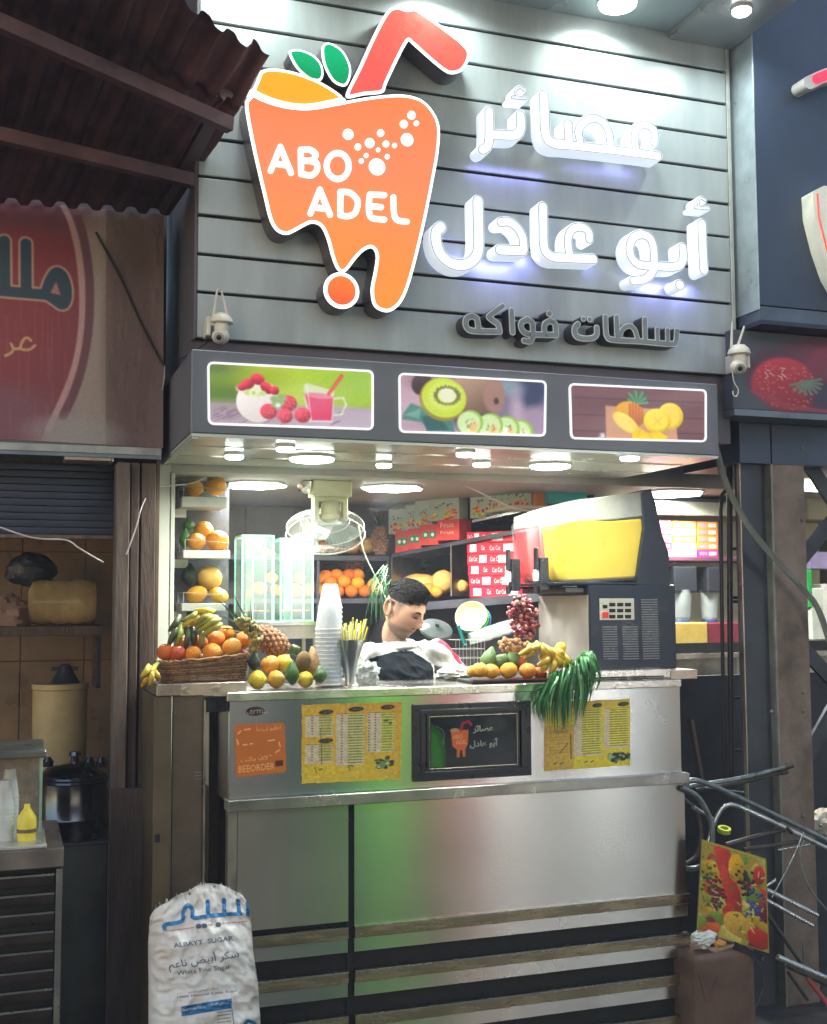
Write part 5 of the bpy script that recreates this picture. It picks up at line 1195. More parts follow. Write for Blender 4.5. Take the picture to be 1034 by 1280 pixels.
# fruit cartons: printed gable bags in red trays
def bagprint(seed, red=False):
    g = np.random.default_rng(seed); c = Canvas(60, 80, (178, 190, 172)); c.ell(30, 10, 30, 20, (196, 204, 190), soft=15)
    for k in range(16): c.ell(g.uniform(8, 52), g.uniform(46, 78), g.uniform(3, 6), g.uniform(3, 6), ((230, 150, 30), (222, 60, 36), (235, 190, 50), (200, 40, 60), (150, 170, 60))[k % 5], soft=1.5, shade=.3)
    for k in range(8): c.ell(g.uniform(14, 46), g.uniform(22, 42), 2.2, 2, (54, 36, 60), soft=1.2)
    return c
def giftbag(label, px0, px1, ytop, ybot, off, seed):
    a = dg(px0, ybot, off); b_ = dg(px1, ybot, off); b_.z = a.z; tz = dg((px0+px1)/2, ytop, off).z; w = (b_-a).length; H_ = tz-a.z; u = (b_-a).normalized(); dep = .09; z_ = Vector((0, 0, 1))
    t = thing('fruit_carton', label, 'carton', a, 'printed fruit cartons on the angled shelf')
    O('front_print', sheet(bagprint(seed), quad(a+z_*H_*.82-nn*.001, b_+z_*H_*.82-nn*.001, b_-nn*.001, a-nn*.001)), print_mat('carton_print', .4), t)
    b = bmesh.new(); oriented(b, (a+b_)/2+nn*dep/2+z_*H_*.41, u, nn, z_, w/2, dep/2-.0006, H_*.41); O('box', b, mat('pale_green_carton', (.45, .52, .44), .5, bump=.03), t)
    b = bmesh.new(); pts = [a+z_*H_*.822, b_+z_*H_*.822, b_-u*w*.18+z_*H_+nn*.03, a+u*w*.18+z_*H_+nn*.03]; b.faces.new([b.verts.new(q) for q in pts]); pts = [pts[3], pts[2], b_+nn*dep+z_*H_*.822, a+nn*dep+z_*H_*.822]; b.faces.new([b.verts.new(q) for q in pts]); O('gable', b, MC['pale_green_carton'], t)
for i, (x0_, x1_, yt, yb, off) in enumerate(((486, 508, 630, 668, .1), (507, 522, 624, 664, .08), (519, 540, 618, 660, .06), (536, 574, 613, 652, .04))):
    giftbag(('leftmost printed fruit carton above the red trays', 'narrow printed fruit carton second from the left above the red trays', 'printed fruit carton third from the left above the red trays', 'widest printed fruit carton at the right above the red trays')[i], x0_, x1_, yt, yb, off, 20+i)
for i, (x0_, x1_, yt, yb, off) in enumerate(((588, 608, 606, 648, .08), (606, 624, 604, 644, .07), (622, 642, 602, 641, .06), (640, 664, 596, 640, .05))):
    giftbag(('leftmost printed fruit carton on the steel ledge above the red tea boxes', 'second printed fruit carton on the steel ledge above the red tea boxes', 'third printed fruit carton on the steel ledge above the red tea boxes', 'rightmost printed fruit carton on the steel ledge beside the turquoise box')[i], x0_, x1_, yt, yb, off, 30+i)
M_red2 = mat('coral_red_tray', (.66, .06, .05), .4, bump=.02)
for i, (x0_, x1_, yt, yb, off) in enumerate(((494, 511, 664, 691, .05), (510, 527, 661, 687, .04), (524, 548, 656, 682, .025), (546, 574, 650, 676, .01))):
    a = dg(x0_, yb, off); k = (a-CAM).dot(Fw)/FPX; o, w, h_ = obox('red_tray', a, x1_-x0_-.5, yb-yt, .12, M_red2, ('leftmost red tray under the printed cartons', 'second red tray from the left with a green apple badge', 'third red tray from the left under the printed cartons', 'widest red tray with pale lettering under the printed cartons')[i], 'tray', 'red trays on the angled shelf')
    if i < 3:
        for f_ in (.35, .72):
            b = bmesh.new(); cc = a+dd*w*f_+Vector((0, 0, h_*.5))-nn*.0012; lathe(b, [(h_*.2, 0), (h_*.2, .001)], cc, 12, -nn); O('green_badge', b, mat('green_badge', (.03, .25, .08), .4, bump=0), o)
            b = bmesh.new(); lathe(b, [(h_*.09, 0), (h_*.09, .0014)], cc, 10, -nn); O('badge_centre', b, M_label, o)
    else:
        for zf, hf in ((.62, .24), (.3, .16)):
            p0 = a+dd*w*.18+Vector((0, 0, h_*zf))-nn*.001; me = text_on('Fruit', p0, p0+dd*w*.6, h_*hf, -nn, .0008); O('lettering', me, mat('pale_orange_print', (.8, .5, .35), .5, bump=0), o)
# turquoise box and its neighbours
for x0_, y0_, x1_, y1_, Y, mt, lb in ((686, 614, 734, 630, 1.2, mat('turquoise_box', (.03, .42, .42), .4, bump=.02), 'turquoise box lying above the drink machine'), (668, 612, 684, 632, 1.25, mat('orange_box', (.7, .25, .04), .5), 'small orange carton left of the turquoise box')):
    a, b_, c, d = rect(x0_, y0_, x1_, y1_, Y); O('carton', box(a, b_, Y, Y+.12, c, d, .003), mt, label=lb, cat='box')
a, b_, c, d = rect(640, 630, 800, 635, 1.15); ls = thing('ledge_shelf', 'thin pale shelf carrying the turquoise box', 'shelf', (a, 1.15, c)); O('board', box(a, b_, 1.15, 1.5, c-.01, c+.008, .002), M_cream, ls)
p = P(706, 605, 1.3); b = bmesh.new(); ball(b, p, .085, 1.3, .8, .6); O('paper_sack', b, mat('tan_sack', (.36, .24, .16), .7, bump=.4), smooth=60, label='tan rounded sack behind the turquoise box', cat='sack')
# ------------------------------------------------------------------ frozen drink machine, its side turned to the street
MY = .20; mx0, mx1 = P(737, 780, MY).x, P(845, 780, MY).x; mz0, mz1 = P(790, 837, MY).z, P(790, 731, MY).z
fm_ = thing('frozen_drink_machine', 'black frozen drink machine with a yellow and a red bowl on the counter', 'drink machine', (mx0, MY, mz0))
O('body', box(mx0, mx1, MY, .72, mz0, mz1, .006, 2), navyplastic, fm_)
O('front_panel', box(mx0-.004, mx0-.0005, MY+.006, .71, P(737, 827, MY).z, P(737, 744, MY).z, .001), mat('matt_steel_front', (.44, .40, .37), .42, .8, var=.08, scale=4, bump=.03), fm_)
O('front_foot', box(mx0-.012, mx0+.03, MY+.01, .70, mz0, P(737, 828, MY).z-.001, .002), blackplastic, fm_)
pts = [(803, 616), (814, 611), (820, 630), (828, 668), (836, 690), (838, 731.5), (796, 731.5), (800, 700), (806, 660)]
b = bmesh.new(); prism(b, [(P(x, y, MY+.01).x, P(x, y, MY+.01).z) for x, y in pts], MY+.01, .70); O('rear_tower', b, navyplastic, fm_)
O('control_panel', pbox(750, 748, 793, 775, MY-.004, .0045, .001), mat('silver_control_panel', (.5, .48, .42), .35, .6), fm_)
for i in range(3):
    for j in range(3): O('button', pbox(762+j*9.8, 753.5+i*7.5, 769.5+j*9.8, 758+i*7.5, MY-.006, .0025), black, fm_)
O('button', pbox(754, 756, 759.5, 760.5, MY-.006, .0025), black, fm_); O('power_switch', pbox(753.5, 765, 761, 772.5, MY-.008, .0045, .001), mat('red_switch', (.7, .03, .02), .3, bump=0), fm_)
for x0_, x1_, y0_, n_ in ((753, 771.5, 783, 14), (778, 797.5, 783, 14), (801.5, 822, 749, 25)):
    for i in range(n_):
        y = y0_+i*3.06; O('vent_slat', pbox(x0_+i*.12, y, x1_+i*.12, y+1.35, MY-.003, .0032), mat('vent_slat_grey', (.16, .17, .19), .3, .3, bump=0), fm_)
O('deck', box(mx0-.16, mx1-.02, MY+.012, .70, mz1+.0005, mz1+.012, .003), navyplastic, fm_)
def bowl(px, Y0, Y1, liq, lb, dx=0):
    k = lambda x, y: (P(x, y, .25).x+dx, P(x, y, .25).z)
    liqp = [(694, 655), (720, 651), (760, 652), (806, 648), (803, 690), (800, 722), (735, 726), (706, 727), (700, 715)]
    xs_, zs_, D_ = field([('p', [k(*q) for q in liqp])], .003, 0); xs_, zs_, D3 = field([('p', simplify(max(contours(xs_, zs_, D_+.022), key=len), .0006))], .003, .02)
    O('drink', slab([simplify(l, .0003) for l in contours(xs_, zs_, D3-.022+.010)], Y1-.006, Y0+.006, bevel=.010), liq, fm_, smooth=60, label=lb+' drink in the bowl')
    sh = [(692, 652), (697, 644), (722, 636), (760, 627), (800, 622), (811, 624), (809, 650), (803, 724), (735, 728), (705, 729), (697, 716)]
    O('clear_bowl', slab([simplify(l, .0003) for l in contours(*field([('p', [k(*q) for q in sh])], .003, 0))], Y1, Y0, bevel=.004), mat('clear_bowl_plastic', (.8, .82, .78), .12, bump=0, alpha=.08, spec=.8), fm_, smooth=40)
    lid = [(695, 656), (722, 650), (760, 649), (800, 645), (811, 646), (811, 618), (800, 615), (760, 620), (722, 630), (695, 640)]
    b = bmesh.new(); prism(b, [k(*q) for q in lid], Y0-.004, Y1+.004); O('lid', b, mat('cloudy_lid', (.72, .73, .68), .45, bump=.1, alpha=.5, spec=.2), fm_, smooth=40)
    # tap on the end towards the vendor
    xa, zb_ = k(692, 700); ym = (Y0+Y1)/2
    O('tap_block', box(xa-.045, xa-.002, ym-.025, ym+.025, k(0+692, 738)[1], k(692, 696)[1], .004), blackplastic, fm_)
    O('tap_lever', box(xa-.06, xa-.048, ym-.018, ym+.018, k(692, 712)[1], k(692, 684)[1], .003), blackplastic, fm_)
    b = bmesh.new(); lathe(b, [(.014, 0), (.016, .03), (.012, .05)], (xa-.054, ym, k(692, 726)[1]), 14); O('tap_piston', b, white, fm_, smooth=40)
    b = bmesh.new(); lathe(b, [(.011, 0), (.013, .035)], (xa-.054, ym, k(692, 742)[1]), 14); O('tap_spout', b, blackplastic, fm_, smooth=40)
bowl(0, MY+.03, MY+.20, mat('yellow_slush', (.80, .58, .008), .35, bump=.05, var=.06, sss=.1), 'yellow')
bowl(0, MY+.24, MY+.40, mat('red_slush', (.62, .02, .035), .35, bump=.05, sss=.1), 'red', -.045)
O('drip_tray', box(mx0-.10, mx0-.005, MY+.03, .69, mz1-.035, mz1-.012, .003), blackplastic, fm_)
for i in range(9): O('drip_grid_bar', box(mx0-.102, mx0-.03, MY+.05+i*.07, MY+.075+i*.07, mz1-.0115, mz1-.002, .002), mat('blue_black_bar', (.03, .04, .09), .2, bump=0), fm_)
tb = thing('machine_board', 'pale steel base board under the frozen drink machine', 'board', (mx0, .1, KT))
O('board', pbox(684, 838, 838, 849, .06, .66, .002), steel_smooth, tb); O('board_slot', pbox(740, 845.5, 830, 847.5, .058, .0015), black, tb)
O('end_block', pbox(838.5, 837.5, 872, 849, .07, .5, .002), M_pink, tb)

# ------------------------------------------------------------------ black tray of fruit
TY = .10; a, b_, c, d = rect(588, 845, 690, 851, TY-.03)
ty_ = thing('fruit_tray', 'flat black tray with a red rim holding oranges at the counter edge', 'tray', ((a+b_)/2, TY, KT)); O('tray_base', box(a, b_, TY-.05, TY+.12, KT+.001, KT+.014, .003), black, ty_); O('tray_rim', box(a, b_, TY-.053, TY-.0505, KT+.012, KT+.017), mat('red_rim', (.3, .05, .03), .4), ty_)
OT = 'oranges on the black tray'
for px, py, r, me, lb, dy in ((591, 839, 8, F_yo, 'small golden orange at the far left of the black tray', .0), (600, 837.5, 10.5, F_yo, 'second golden orange from the left on the black tray', -.01), (614.5, 839, 10.3, F_yo, 'third golden orange on the black tray', -.02), (636, 838, 11.2, F_yo, 'biggest golden orange in the middle of the black tray', -.02), (659.5, 838.5, 10.8, F_or, 'deep orange one right of the middle on the black tray', -.02), (676, 841, 9.5, F_ro, 'dull red orange at the right end under the bananas', .01), (650, 828, 9, F_ro, 'reddish fruit above the oranges beside the bananas', .05)):
    fruit(me, 'orange', px, py, r, TY+dy, lb, 'orange', OT)
for px, py, r, rot, sc, lb in ((611, 824, 10.5, (0, .35, 0), (1, 1, 1.35), 'tall green mango at the left behind the oranges'), (625, 828, 10.5, (0, .75, 0), (1, 1, 1.1), 'darker green mango leaning in the middle behind the oranges'), (643, 826, 11.5, (0, -.35, 0), (1, 1, 1.1), 'pale green mango at the right behind the oranges')):
    fruit(F_mg, 'mango', px, py, r, TY+.06, lb, 'mango', 'green mangoes behind the tray oranges', rot=rot, sc=sc)
M_gr = fm('red_grape_skin', (.30, .045, .06), .25, scale=10, bump=.02); M_gr3 = fm('pale_red_grape_skin', (.52, .20, .17), .25, scale=10, bump=.02); M_gr4 = fm('dark_grape_skin', (.09, .02, .035), .25, scale=10, bump=.02); M_gt = fm('tan_grape_skin', (.50, .28, .14), .3, scale=10, bump=.02)
grapes('tall hanging bunch of red grapes above the tray', 'grape_cluster', [(652, 755, 12), (646, 765, 11), (662, 767, 11), (651, 780, 12), (664, 782, 10), (654, 794, 10), (663, 794, 6)], TY+.06, 2.9, [M_gr, M_gr3, M_gr, M_gr4], 190, .04, 5)
grapes('tan grapes lying on the green mangoes', 'grape_cluster', [(632, 806, 9), (644, 807, 9), (655, 808, 7)], TY+.03, 2.7, [M_gt], 70, .03, 6)
bananas('banana_bunch', 'big ripe banana hand on the right of the tray', (668, 803), [(650, 818, 664, 806), (656, 824, 668, 806), (660, 812, 676, 806), (676, 822, 672, 803), (684, 826, 680, 808), (672, 832, 688, 818), (690, 832, 686, 812), (688, 841, 690, 820), (700, 834, 690, 815), (706, 838, 694, 818), (712, 834, 698, 814), (682, 836, 678, 816), (696, 812, 700, 822), (704, 826, 690, 812), (692, 824, 680, 806), (676, 840, 676, 820)], TY-.12, .0135, [M_ban])
fruit(F_yo, 'mango', 700, 812, 9, TY+.02, 'small yellow fruit above the banana hand', 'mango', rot=(0, .5, 0), sc=(.8, .8, 1.3))

# long green leaves hanging over the counter edge
M_leafs = [mat('hanging_leaf_dark', (.02, .12, .03), .5, var=.45, scale=12, bump=.1), mat('hanging_leaf_mid', (.05, .20, .06), .6, var=.35, scale=20, bump=.1), mat('hanging_leaf_light', (.22, .50, .22), .4, var=.3, scale=20, bump=.1)]
lv = thing('leaf_bundle', 'bundle of long drooping green leaves hanging over the counter edge', 'leaves', P(694, 832, .0))
g = np.random.default_rng(12)
for i in range(150):
    q = g.uniform(0, 1); hx, hy_ = 697+32*q+g.uniform(-5, 5), 857-36*q+g.uniform(-5, 8); ex = 670+72*q+g.uniform(-4, 4); ey = (884+32*math.sin(math.pi*min(1, max(0, (q+.12)*.9))))-g.uniform(0, 40)*g.uniform(0, 1)
    if q > .75: ey -= (q-.75)*70
    dyo = g.uniform(-.03, .05); y0_ = TY-.05+.10*q; y1_ = -.04-g.uniform(0, .09)
    bulge = 8+14*q; p0 = P(hx, hy_, y0_); p3 = P(ex, ey, y1_+.015); p1 = P(hx+(ex-hx)*.35+bulge*.4*(q-.35), hy_-4+g.uniform(-3, 6), y1_+.0); p2 = P(ex+bulge*(q-.3)*.35, hy_+(ey-hy_)*.5, y1_-.01)
    pts = catmull([p0, p1, p2, p3], 4); n = len(pts); w = g.uniform(.0028, .0068); b = bmesh.new(); rows = []
    tw = g.uniform(-1, 1)
    for j, pp in enumerate(pts):
        pp = Vector(pp); d = (Vector(pts[min(j+1, n-1)])-Vector(pts[max(j-1, 0)])).normalized(); s_ = d.cross(Vector((math.sin(tw)*.8, -1, math.cos(tw)*.2))).normalized(); u_ = s_.cross(d); ww = w*min(1, (j+1.2)/3)*(1-(j/(n-1))**2.2)+.0004
        rows.append((b.verts.new(pp-s_*ww+u_*ww*.4), b.verts.new(pp), b.verts.new(pp+s_*ww+u_*ww*.4)))
    for A, B in zip(rows[:-1], rows[1:]):
        b.faces.new((A[0], A[1], B[1], B[0])); b.faces.new((A[1], A[2], B[2], B[1]))
    O('leaf', b, M_leafs[int(g.choice([0, 1, 1, 2, 1, 2]))], lv, smooth=0)

# ------------------------------------------------------------------ work table behind the counter with bowls, glasses, pan lid
wt = thing('work_table', 'steel work table behind the counter', 'table', (2.0, .9, 0)); O('tabletop', box(P(545, 840, .9).x, P(690, 840, .9).x, .78, 1.1, 1.20, 1.23, .003), steel_smooth, wt)
for x in (P(550, 840, .9).x, P(685, 840, .9).x): O('leg', box(x-.015, x+.015, .82, .85, .03, 1.1995), steel_dull, wt)
bc = P(589, 770, .85); bax = Vector((-.42, -.62, .35)).normalized()
for i, (mt, lb) in enumerate(((mat('blue_plastic', (.08, .22, .55), .3, bump=0), 'blue bowl, outermost of the three nested ones'), (mat('green_plastic', (.10, .55, .10), .3, bump=0), 'green bowl between the cream and the blue one'), (mat('cream_plastic', (.75, .60, .36), .35, bump=0), 'cream bowl nested innermost, its open side to the front'))):
    r = 20.5*SC(589, 770, .85); c = bc-bax*(.028-i*.014)+Vector((.016-i*.008, 0, -.01+i*.005)); b = bmesh.new()
    lathe(b, [(r*.35, -.045), (r*.75, -.03), (r*.97, 0), (r*1.0, .002), (r*.95, .001), (r*.72, -.026), (.002, -.04)], c, 28, bax, capt=False); O('bowl', b, mt, smooth=40, label=lb, cat='bowl', group='nested plastic bowls')
p = P(545, 785, .9); b = bmesh.new(); lathe(b, [(.085, 0), (.08, .01), (.05, .022), (.01, .027), (.01, .04), (.016, .045)], (0, 0, 0), 26); bmesh.ops.rotate(b, verts=b.verts, matrix=Matrix.Rotation(R(35), 3, 'X')); bmesh.ops.translate(b, verts=b.verts, vec=p-Vector((0, 0, .01)))
O('pan_lid', b, mat('dark_glass_lid', (.05, .06, .06), .15, bump=0), smooth=35, label='dark glass pan lid right of the vendor\'s face', cat='pan lid')
WBY = .55; wbk = thing('wire_basket', 'chrome wire basket with cutlery beside the tray', 'wire basket', P(588, 846, WBY)); a, b_, c, d = rect(570, 800, 606, 846, WBY)
for z in np.linspace(c, d, 5):
    b = bmesh.new(); tube(b, [(a, WBY, z), (b_, WBY, z), (b_, WBY+.1, z), (a, WBY+.1, z)], .0014, 5, closed=True); O('wire', b, M_wire, wbk)
for x in np.linspace(a, b_, 9):
    b = bmesh.new(); tube(b, [(x, WBY, c), (x, WBY, d)], .0012, 5); O('wire', b, M_wire, wbk)
p = P(577, 800, WBY-.02); b = bmesh.new(); beam(b, P(573, 782, WBY-.02), P(581, 806, WBY-.02), .012, .012, bev=.003); O('knife_handle', b, mat('teal_handle', (.01, .22, .22), .35, bump=0), label='teal knife handle sticking out of the wire basket', cat='knife')
M_tumb = mat('clear_tumbler', (.8, .85, .82), .08, bump=0, alpha=.16, spec=.9)
for i, (x, y, an) in enumerate(((600, 795, 75), (612, 791, 75), (624, 787, 78), (636, 783, 80))):
    c = P(x, y, .5); ax_ = Vector((math.sin(R(an)), -.15, math.cos(R(an)))).normalized(); b = bmesh.new(); lathe(b, [(.026, -.05), (.033, .05), (.030, .05), (.023, -.044)], c, 18, ax_, capt=False)
    O('glass_tumbler', b, M_tumb, smooth=30, label='clear tumbler lying under the red grapes, %s of four' % ('first', 'second', 'third', 'last')[i], cat='tumbler', group='lying tumblers')
p = P(583, 841, .3); crumple('paper_wrap', (p.x-.05, .3, p.z), .06, 1.5, .8, .6, mat('white_wrap', (.72, .74, .70), .5, bump=.3), 5, floor=KT+.002, label='white crumpled wrapping left of the tray at the counter edge', cat='wrapping')
p = P(574, 838, .4); O('lemon_box', box(p.x-.02, p.x+.03, .4, .45, KT+.003, KT+.05, .003), mat('yellow_box', (.7, .6, .03), .4), label='small yellow box inside the wire basket area', cat='box')
# onion leaves behind the vendor
ol = thing('green_leaves', 'long thin green leaves hanging behind the vendor\'s head', 'leaves', P(478, 735, 1.2))
for i in range(26):
    a = P(482+g.uniform(-4, 8), 730+g.uniform(-25, 5), 1.2); e = P(455+g.uniform(0, 40), 745+g.uniform(0, 40), 1.1+g.uniform(-.05, .1)); m_ = (a+e)/2+Vector((-.03, -.03, .03+g.uniform(0, .03))); b = bmesh.new(); tube(b, catmull([a, m_, e], 4), [.002, .003, .003, .003, .0025, .002, .002, .0015, .001], 4); O('leaf', b, mat('deep_green_leaf', (.012, .07, .018), .6), ol, smooth=60)
b = bmesh.new(); tube(b, catmull([P(448, 655, 1.05), P(455, 690, 1.05), P(470, 722, 1.1), P(488, 760, 1.15)], 6), .003, 6); O('fan_cord', b, mat('pale_green_cord', (.5, .6, .42), .5, bump=0), smooth=60, label='pale cord running from the fan down behind the vendor', cat='cord')
b = bmesh.new(); tube(b, catmull([P(566, 600, 1.0), P(592, 612, 1.0), P(640, 634, .95), P(668, 640, .95)], 6), .003, 6); O('ceiling_cable', b, mat('white_cable', (.7, .66, .6), .5, bump=0), smooth=60, label='white cable slanting down in front of the printed cartons', cat='cable')

# ------------------------------------------------------------------ the vendor
def skinmesh(nodes, edges, sub=2):
    """nodes: name -> (place, radius)"""
    ks = list(nodes); me = bpy.data.meshes.new('s'); me.from_pydata([tuple(nodes[k][0]) for k in ks], [(ks.index(a), ks.index(b)) for a, b in edges], []); ob = bpy.data.objects.new('s', me); COL.objects.link(ob)
    ob.modifiers.new('k', 'SKIN'); 
    for i, k in enumerate(ks):
        r = nodes[k][1]; me.skin_vertices[0].data[i].radius = r if hasattr(r, '__len__') else (r, r); me.skin_vertices[0].data[i].use_root = (i == 0)
    s_ = ob.modifiers.new('u', 'SUBSURF'); s_.levels = sub; s_.render_levels = sub
    dg_ = bpy.context.evaluated_depsgraph_get(); out = bpy.data.meshes.new_from_object(ob.evaluated_get(dg_)); bpy.data.objects.remove(ob); bpy.data.meshes.remove(me); return out
PY = .50; HC = P(505.5, 762, PY)
yawf = math.atan2(-.83, .555); fdir = Vector((math.cos(yawf), math.sin(yawf), 0)); sdir = Vector((0, 0, 1)).cross(fdir)      # sdir: the vendor's left
pitch_ = R(27); F3 = (fdir*math.cos(pitch_)-Vector((0, 0, 1))*math.sin(pitch_)).normalized(); U3 = sdir.cross(F3)*-1
if U3.z < 0: U3 = -U3
S3 = F3.cross(U3)*-1; HS_ = 1.06
def hm(s, f, u): return HC+(S3*s+F3*f+U3*u)*HS_
def G(x, c, s): return math.exp(-((x-c)/s)**2)
def headpoint(n):
    s, f, u = n; px_, pf, pu = s*.072, f*.092, u*(.130 if u < 0 else .116)
    if u < 0:
        px_ *= 1-.34*abs(u)**1.7; 
        if f < 0: pf *= 1-.50*abs(u)**1.1
        else: pf *= 1-.06*abs(u)
    else: pu *= .96; pf *= 1+.02*u
    if f > 0:
        k = max(0, f)**1.5
        pf += k*G(s, 0, .13)*(.029*G(u, -.20, .11)+.016*G(u, -.02, .14)+.004*G(u, .12, .12)); pf += k*G(abs(s), .12, .06)*.009*G(u, -.24, .07)
        pf += .006*k*G(u, .24, .09)*G(abs(s), .3, .3); pf -= .014*k*G(abs(s), .36, .15)*G(u, .08, .10); pf += .005*k*G(abs(s), .34, .11)*G(u, .06, .05)
        pf += .005*k*G(abs(s), .5, .18)*G(u, -.15, .16); pf += k*G(s, 0, .22)*(.008*G(u, -.43, .05)+.008*G(u, -.54, .05)-.003*G(u, -.485, .02)); pf -= .005*k*G(u, -.64, .05)*G(s, 0, .3); pf += .018*k*G(u, -.80, .15)*G(s, 0, .34)
    px_ += (1 if s > 0 else -1)*.004*G(u, -.5, .25)*G(f, .2, .5)
    return px_, pf, pu
hb = bmesh.new(); bmesh.ops.create_icosphere(hb, subdivisions=6, radius=1)
for v in hb.verts: v.co = hm(*headpoint(v.co))
for sg in (-1, 1):       # ears
    e = bmesh.new()
    pts = [(.078, -.012, .03), (.086, -.030, .034), (.088, -.040, .012), (.084, -.036, -.014), (.076, -.022, -.034), (.072, -.012, -.026)]
    tube(e, [hm(sg*p_[0], p_[1], p_[2]) for p_ in catmull(pts, 4)], .0065, 8); ball(e, hm(sg*.076, -.02, .0), .017, .5, 1.2, 1.6)
    tmp = bpy.data.meshes.new('e'); e.to_mesh(tmp); e.free(); hb.from_mesh(tmp); bpy.data.meshes.remove(tmp)
hm_ = bpy.data.meshes.new('h'); hb.to_mesh(hm_); hb.free()
nk = hm(0, -.035, -.10); cx0 = P(498, 806, PY+.04); SHL = P(460, 818, PY+.03); SHR = P(545, 813, PY+.03); chest = P(500, 850, PY+.02)
cz = Vector((cx0.x, cx0.y, 0))
hips = Vector((cx0.x, cx0.y+.02, .98)); ELR = P(592, 872, PY-.02); WRR = P(640, 862, PY-.12); ELL = P(436, 905, PY+.02); WRL = P(480, 905, PY-.2)
B_n = {'hips': (hips, (.15, .11)), 'belly': ((hips+chest)/2+Vector((0, .03, 0)), (.08, .05)), 'chest': (chest+Vector((0, .035, -.02)), (.07, .04)), 'neckb': (Vector((cx0.x, cx0.y, cx0.z-.005)), .062), 'neck': (nk+Vector((0, 0, -.03)), .054), 'skull': (hm(0, -.02, -.03), .05),
       'shl': (SHL, .046), 'shr': (SHR, .046), 'ell': (ELL, .036), 'wrl': (WRL, .026), 'elr': (ELR, .036), 'wrr': (WRR, .026),
       'hpl': (hips+Vector((-.09, 0, -.06)), .09), 'hpr': (hips+Vector((.09, 0, -.06)), .09), 'knl': (hips+Vector((-.10, -.01, -.5)), .058), 'knr': (hips+Vector((.10, -.01, -.5)), .058), 'anl': (hips+Vector((-.10, .01, -.88)), .04), 'anr': (hips+Vector((.10, .01, -.88)), .04), 'tol': (hips+Vector((-.11, -.16, -.92)), .035), 'tor': (hips+Vector((.11, -.16, -.92)), .035)}
B_e = [('hips', 'belly'), ('belly', 'chest'), ('chest', 'neckb'), ('neckb', 'neck'), ('neck', 'skull'), ('chest', 'shl'), ('chest', 'shr'), ('shl', 'ell'), ('ell', 'wrl'), ('shr', 'elr'), ('elr', 'wrr'), ('hips', 'hpl'), ('hips', 'hpr'), ('hpl', 'knl'), ('hpr', 'knr'), ('knl', 'anl'), ('knr', 'anr'), ('anl', 'tol'), ('anr', 'tor')]
bme = skinmesh(B_n, B_e)
allb = bmesh.new(); allb.from_mesh(bme); allb.from_mesh(hm_)
def hand(w, d, side):
    d = d.normalized(); up = Vector((0, 0, 1)); sd = d.cross(up).normalized()*side; nodes = {'w': (w, .026), 'p': (w+d*.05, (.034, .018)), 'k': (w+d*.085, (.038, .014))}; ed = [('w', 'p'), ('p', 'k')]
    hmesh = [skinmesh(nodes, ed)]
    for i, (o_, L_) in enumerate(((-.028, .06), (-.010, .072), (.010, .076), (.028, .068))):
        a = w+d*.075+sd*o_; n_ = {'a': (a, .010), 'b': (a+d*L_*.45+up*-.006, .009), 'c': (a+d*L_*.75+up*-.022, .0085), 'd': (a+d*L_*.95+up*-.040, .0075)}; hmesh.append(skinmesh(n_, [('a', 'b'), ('b', 'c'), ('c', 'd')], 1))
    a = w+d*.02-sd*.025; n_ = {'a': (a, .013), 'b': (a+d*.03-sd*.025+up*-.01, .011), 'c': (a+d*.06-sd*.03+up*-.03, .0095)}; hmesh.append(skinmesh(n_, [('a', 'b'), ('b', 'c')], 1)); return hmesh
for w, e_, sg in ((WRR, ELR, 1), (WRL, ELL, -1)):
    for q in hand(w, w-e_, sg): allb.from_mesh(q); bpy.data.meshes.remove(q)
am = bpy.data.meshes.new('b'); allb.to_mesh(am); allb.free(); ob = bpy.data.objects.new('b', am); COL.objects.link(ob); md = ob.modifiers.new('r', 'REMESH'); md.mode = 'VOXEL'; md.voxel_size = .0042; sm_ = ob.modifiers.new('s', 'SMOOTH'); sm_.iterations = 2; sm_.factor = .4
bodym = bpy.data.meshes.new_from_object(ob.evaluated_get(bpy.context.evaluated_depsgraph_get())); bpy.data.objects.remove(ob); bodym.materials.clear()
M_skin = mat('warm_skin', (.56, .30, .185), .45, var=.08, scale=14, bump=.06, sss=.12); M_lip = mat('lip_skin', (.42, .13, .10), .4, bump=.05, sss=.1); M_fade = mat('close_shaved_hair', (.20, .13, .10), .7, var=.2, scale=200, bump=.2, bscale=400); M_stub = mat('stubbled_skin', (.33, .19, .13), .55, var=.15, scale=160, bump=.1)
for q in (M_skin, M_lip, M_fade, M_stub): bodym.materials.append(q)
inv = Matrix((S3, F3, U3)); npoly = len(bodym.polygons); ctr = np.empty(npoly*3); bodym.polygons.foreach_get('center', ctr); ctr = (ctr.reshape(-1, 3)-np.array(HC))/HS_; loc_ = ctr @ np.array([list(S3), list(F3), list(U3)]).T
s_, f_, u_ = loc_.T; mi = np.zeros(npoly, int)
def ss(x, a_, b_): t_ = np.clip((x-a_)/(b_-a_), 0, 1); return t_*t_*(3-2*t_)
nv = len(bodym.vertices); vc = np.empty(nv*3); bodym.vertices.foreach_get('co', vc); vc = (vc.reshape(-1, 3)-np.array(HC))/HS_ @ np.array([list(S3), list(F3), list(U3)]).T
s_, f_, u_ = vc.T; colr = np.tile(np.array((.52, .29, .19)), (nv, 1)); gn = np.random.default_rng(4).normal(0, .10, nv)
def mixc(m_, c_): global colr; m_ = np.clip(m_, 0, 1)[:, None]; colr = colr*(1-m_)+np.array(c_)*m_
mixc(.35*np.exp(-(((abs(s_)-.038)/.018)**2+((u_+.012)/.025)**2))*(f_ > .03), (.62, .22, .16))
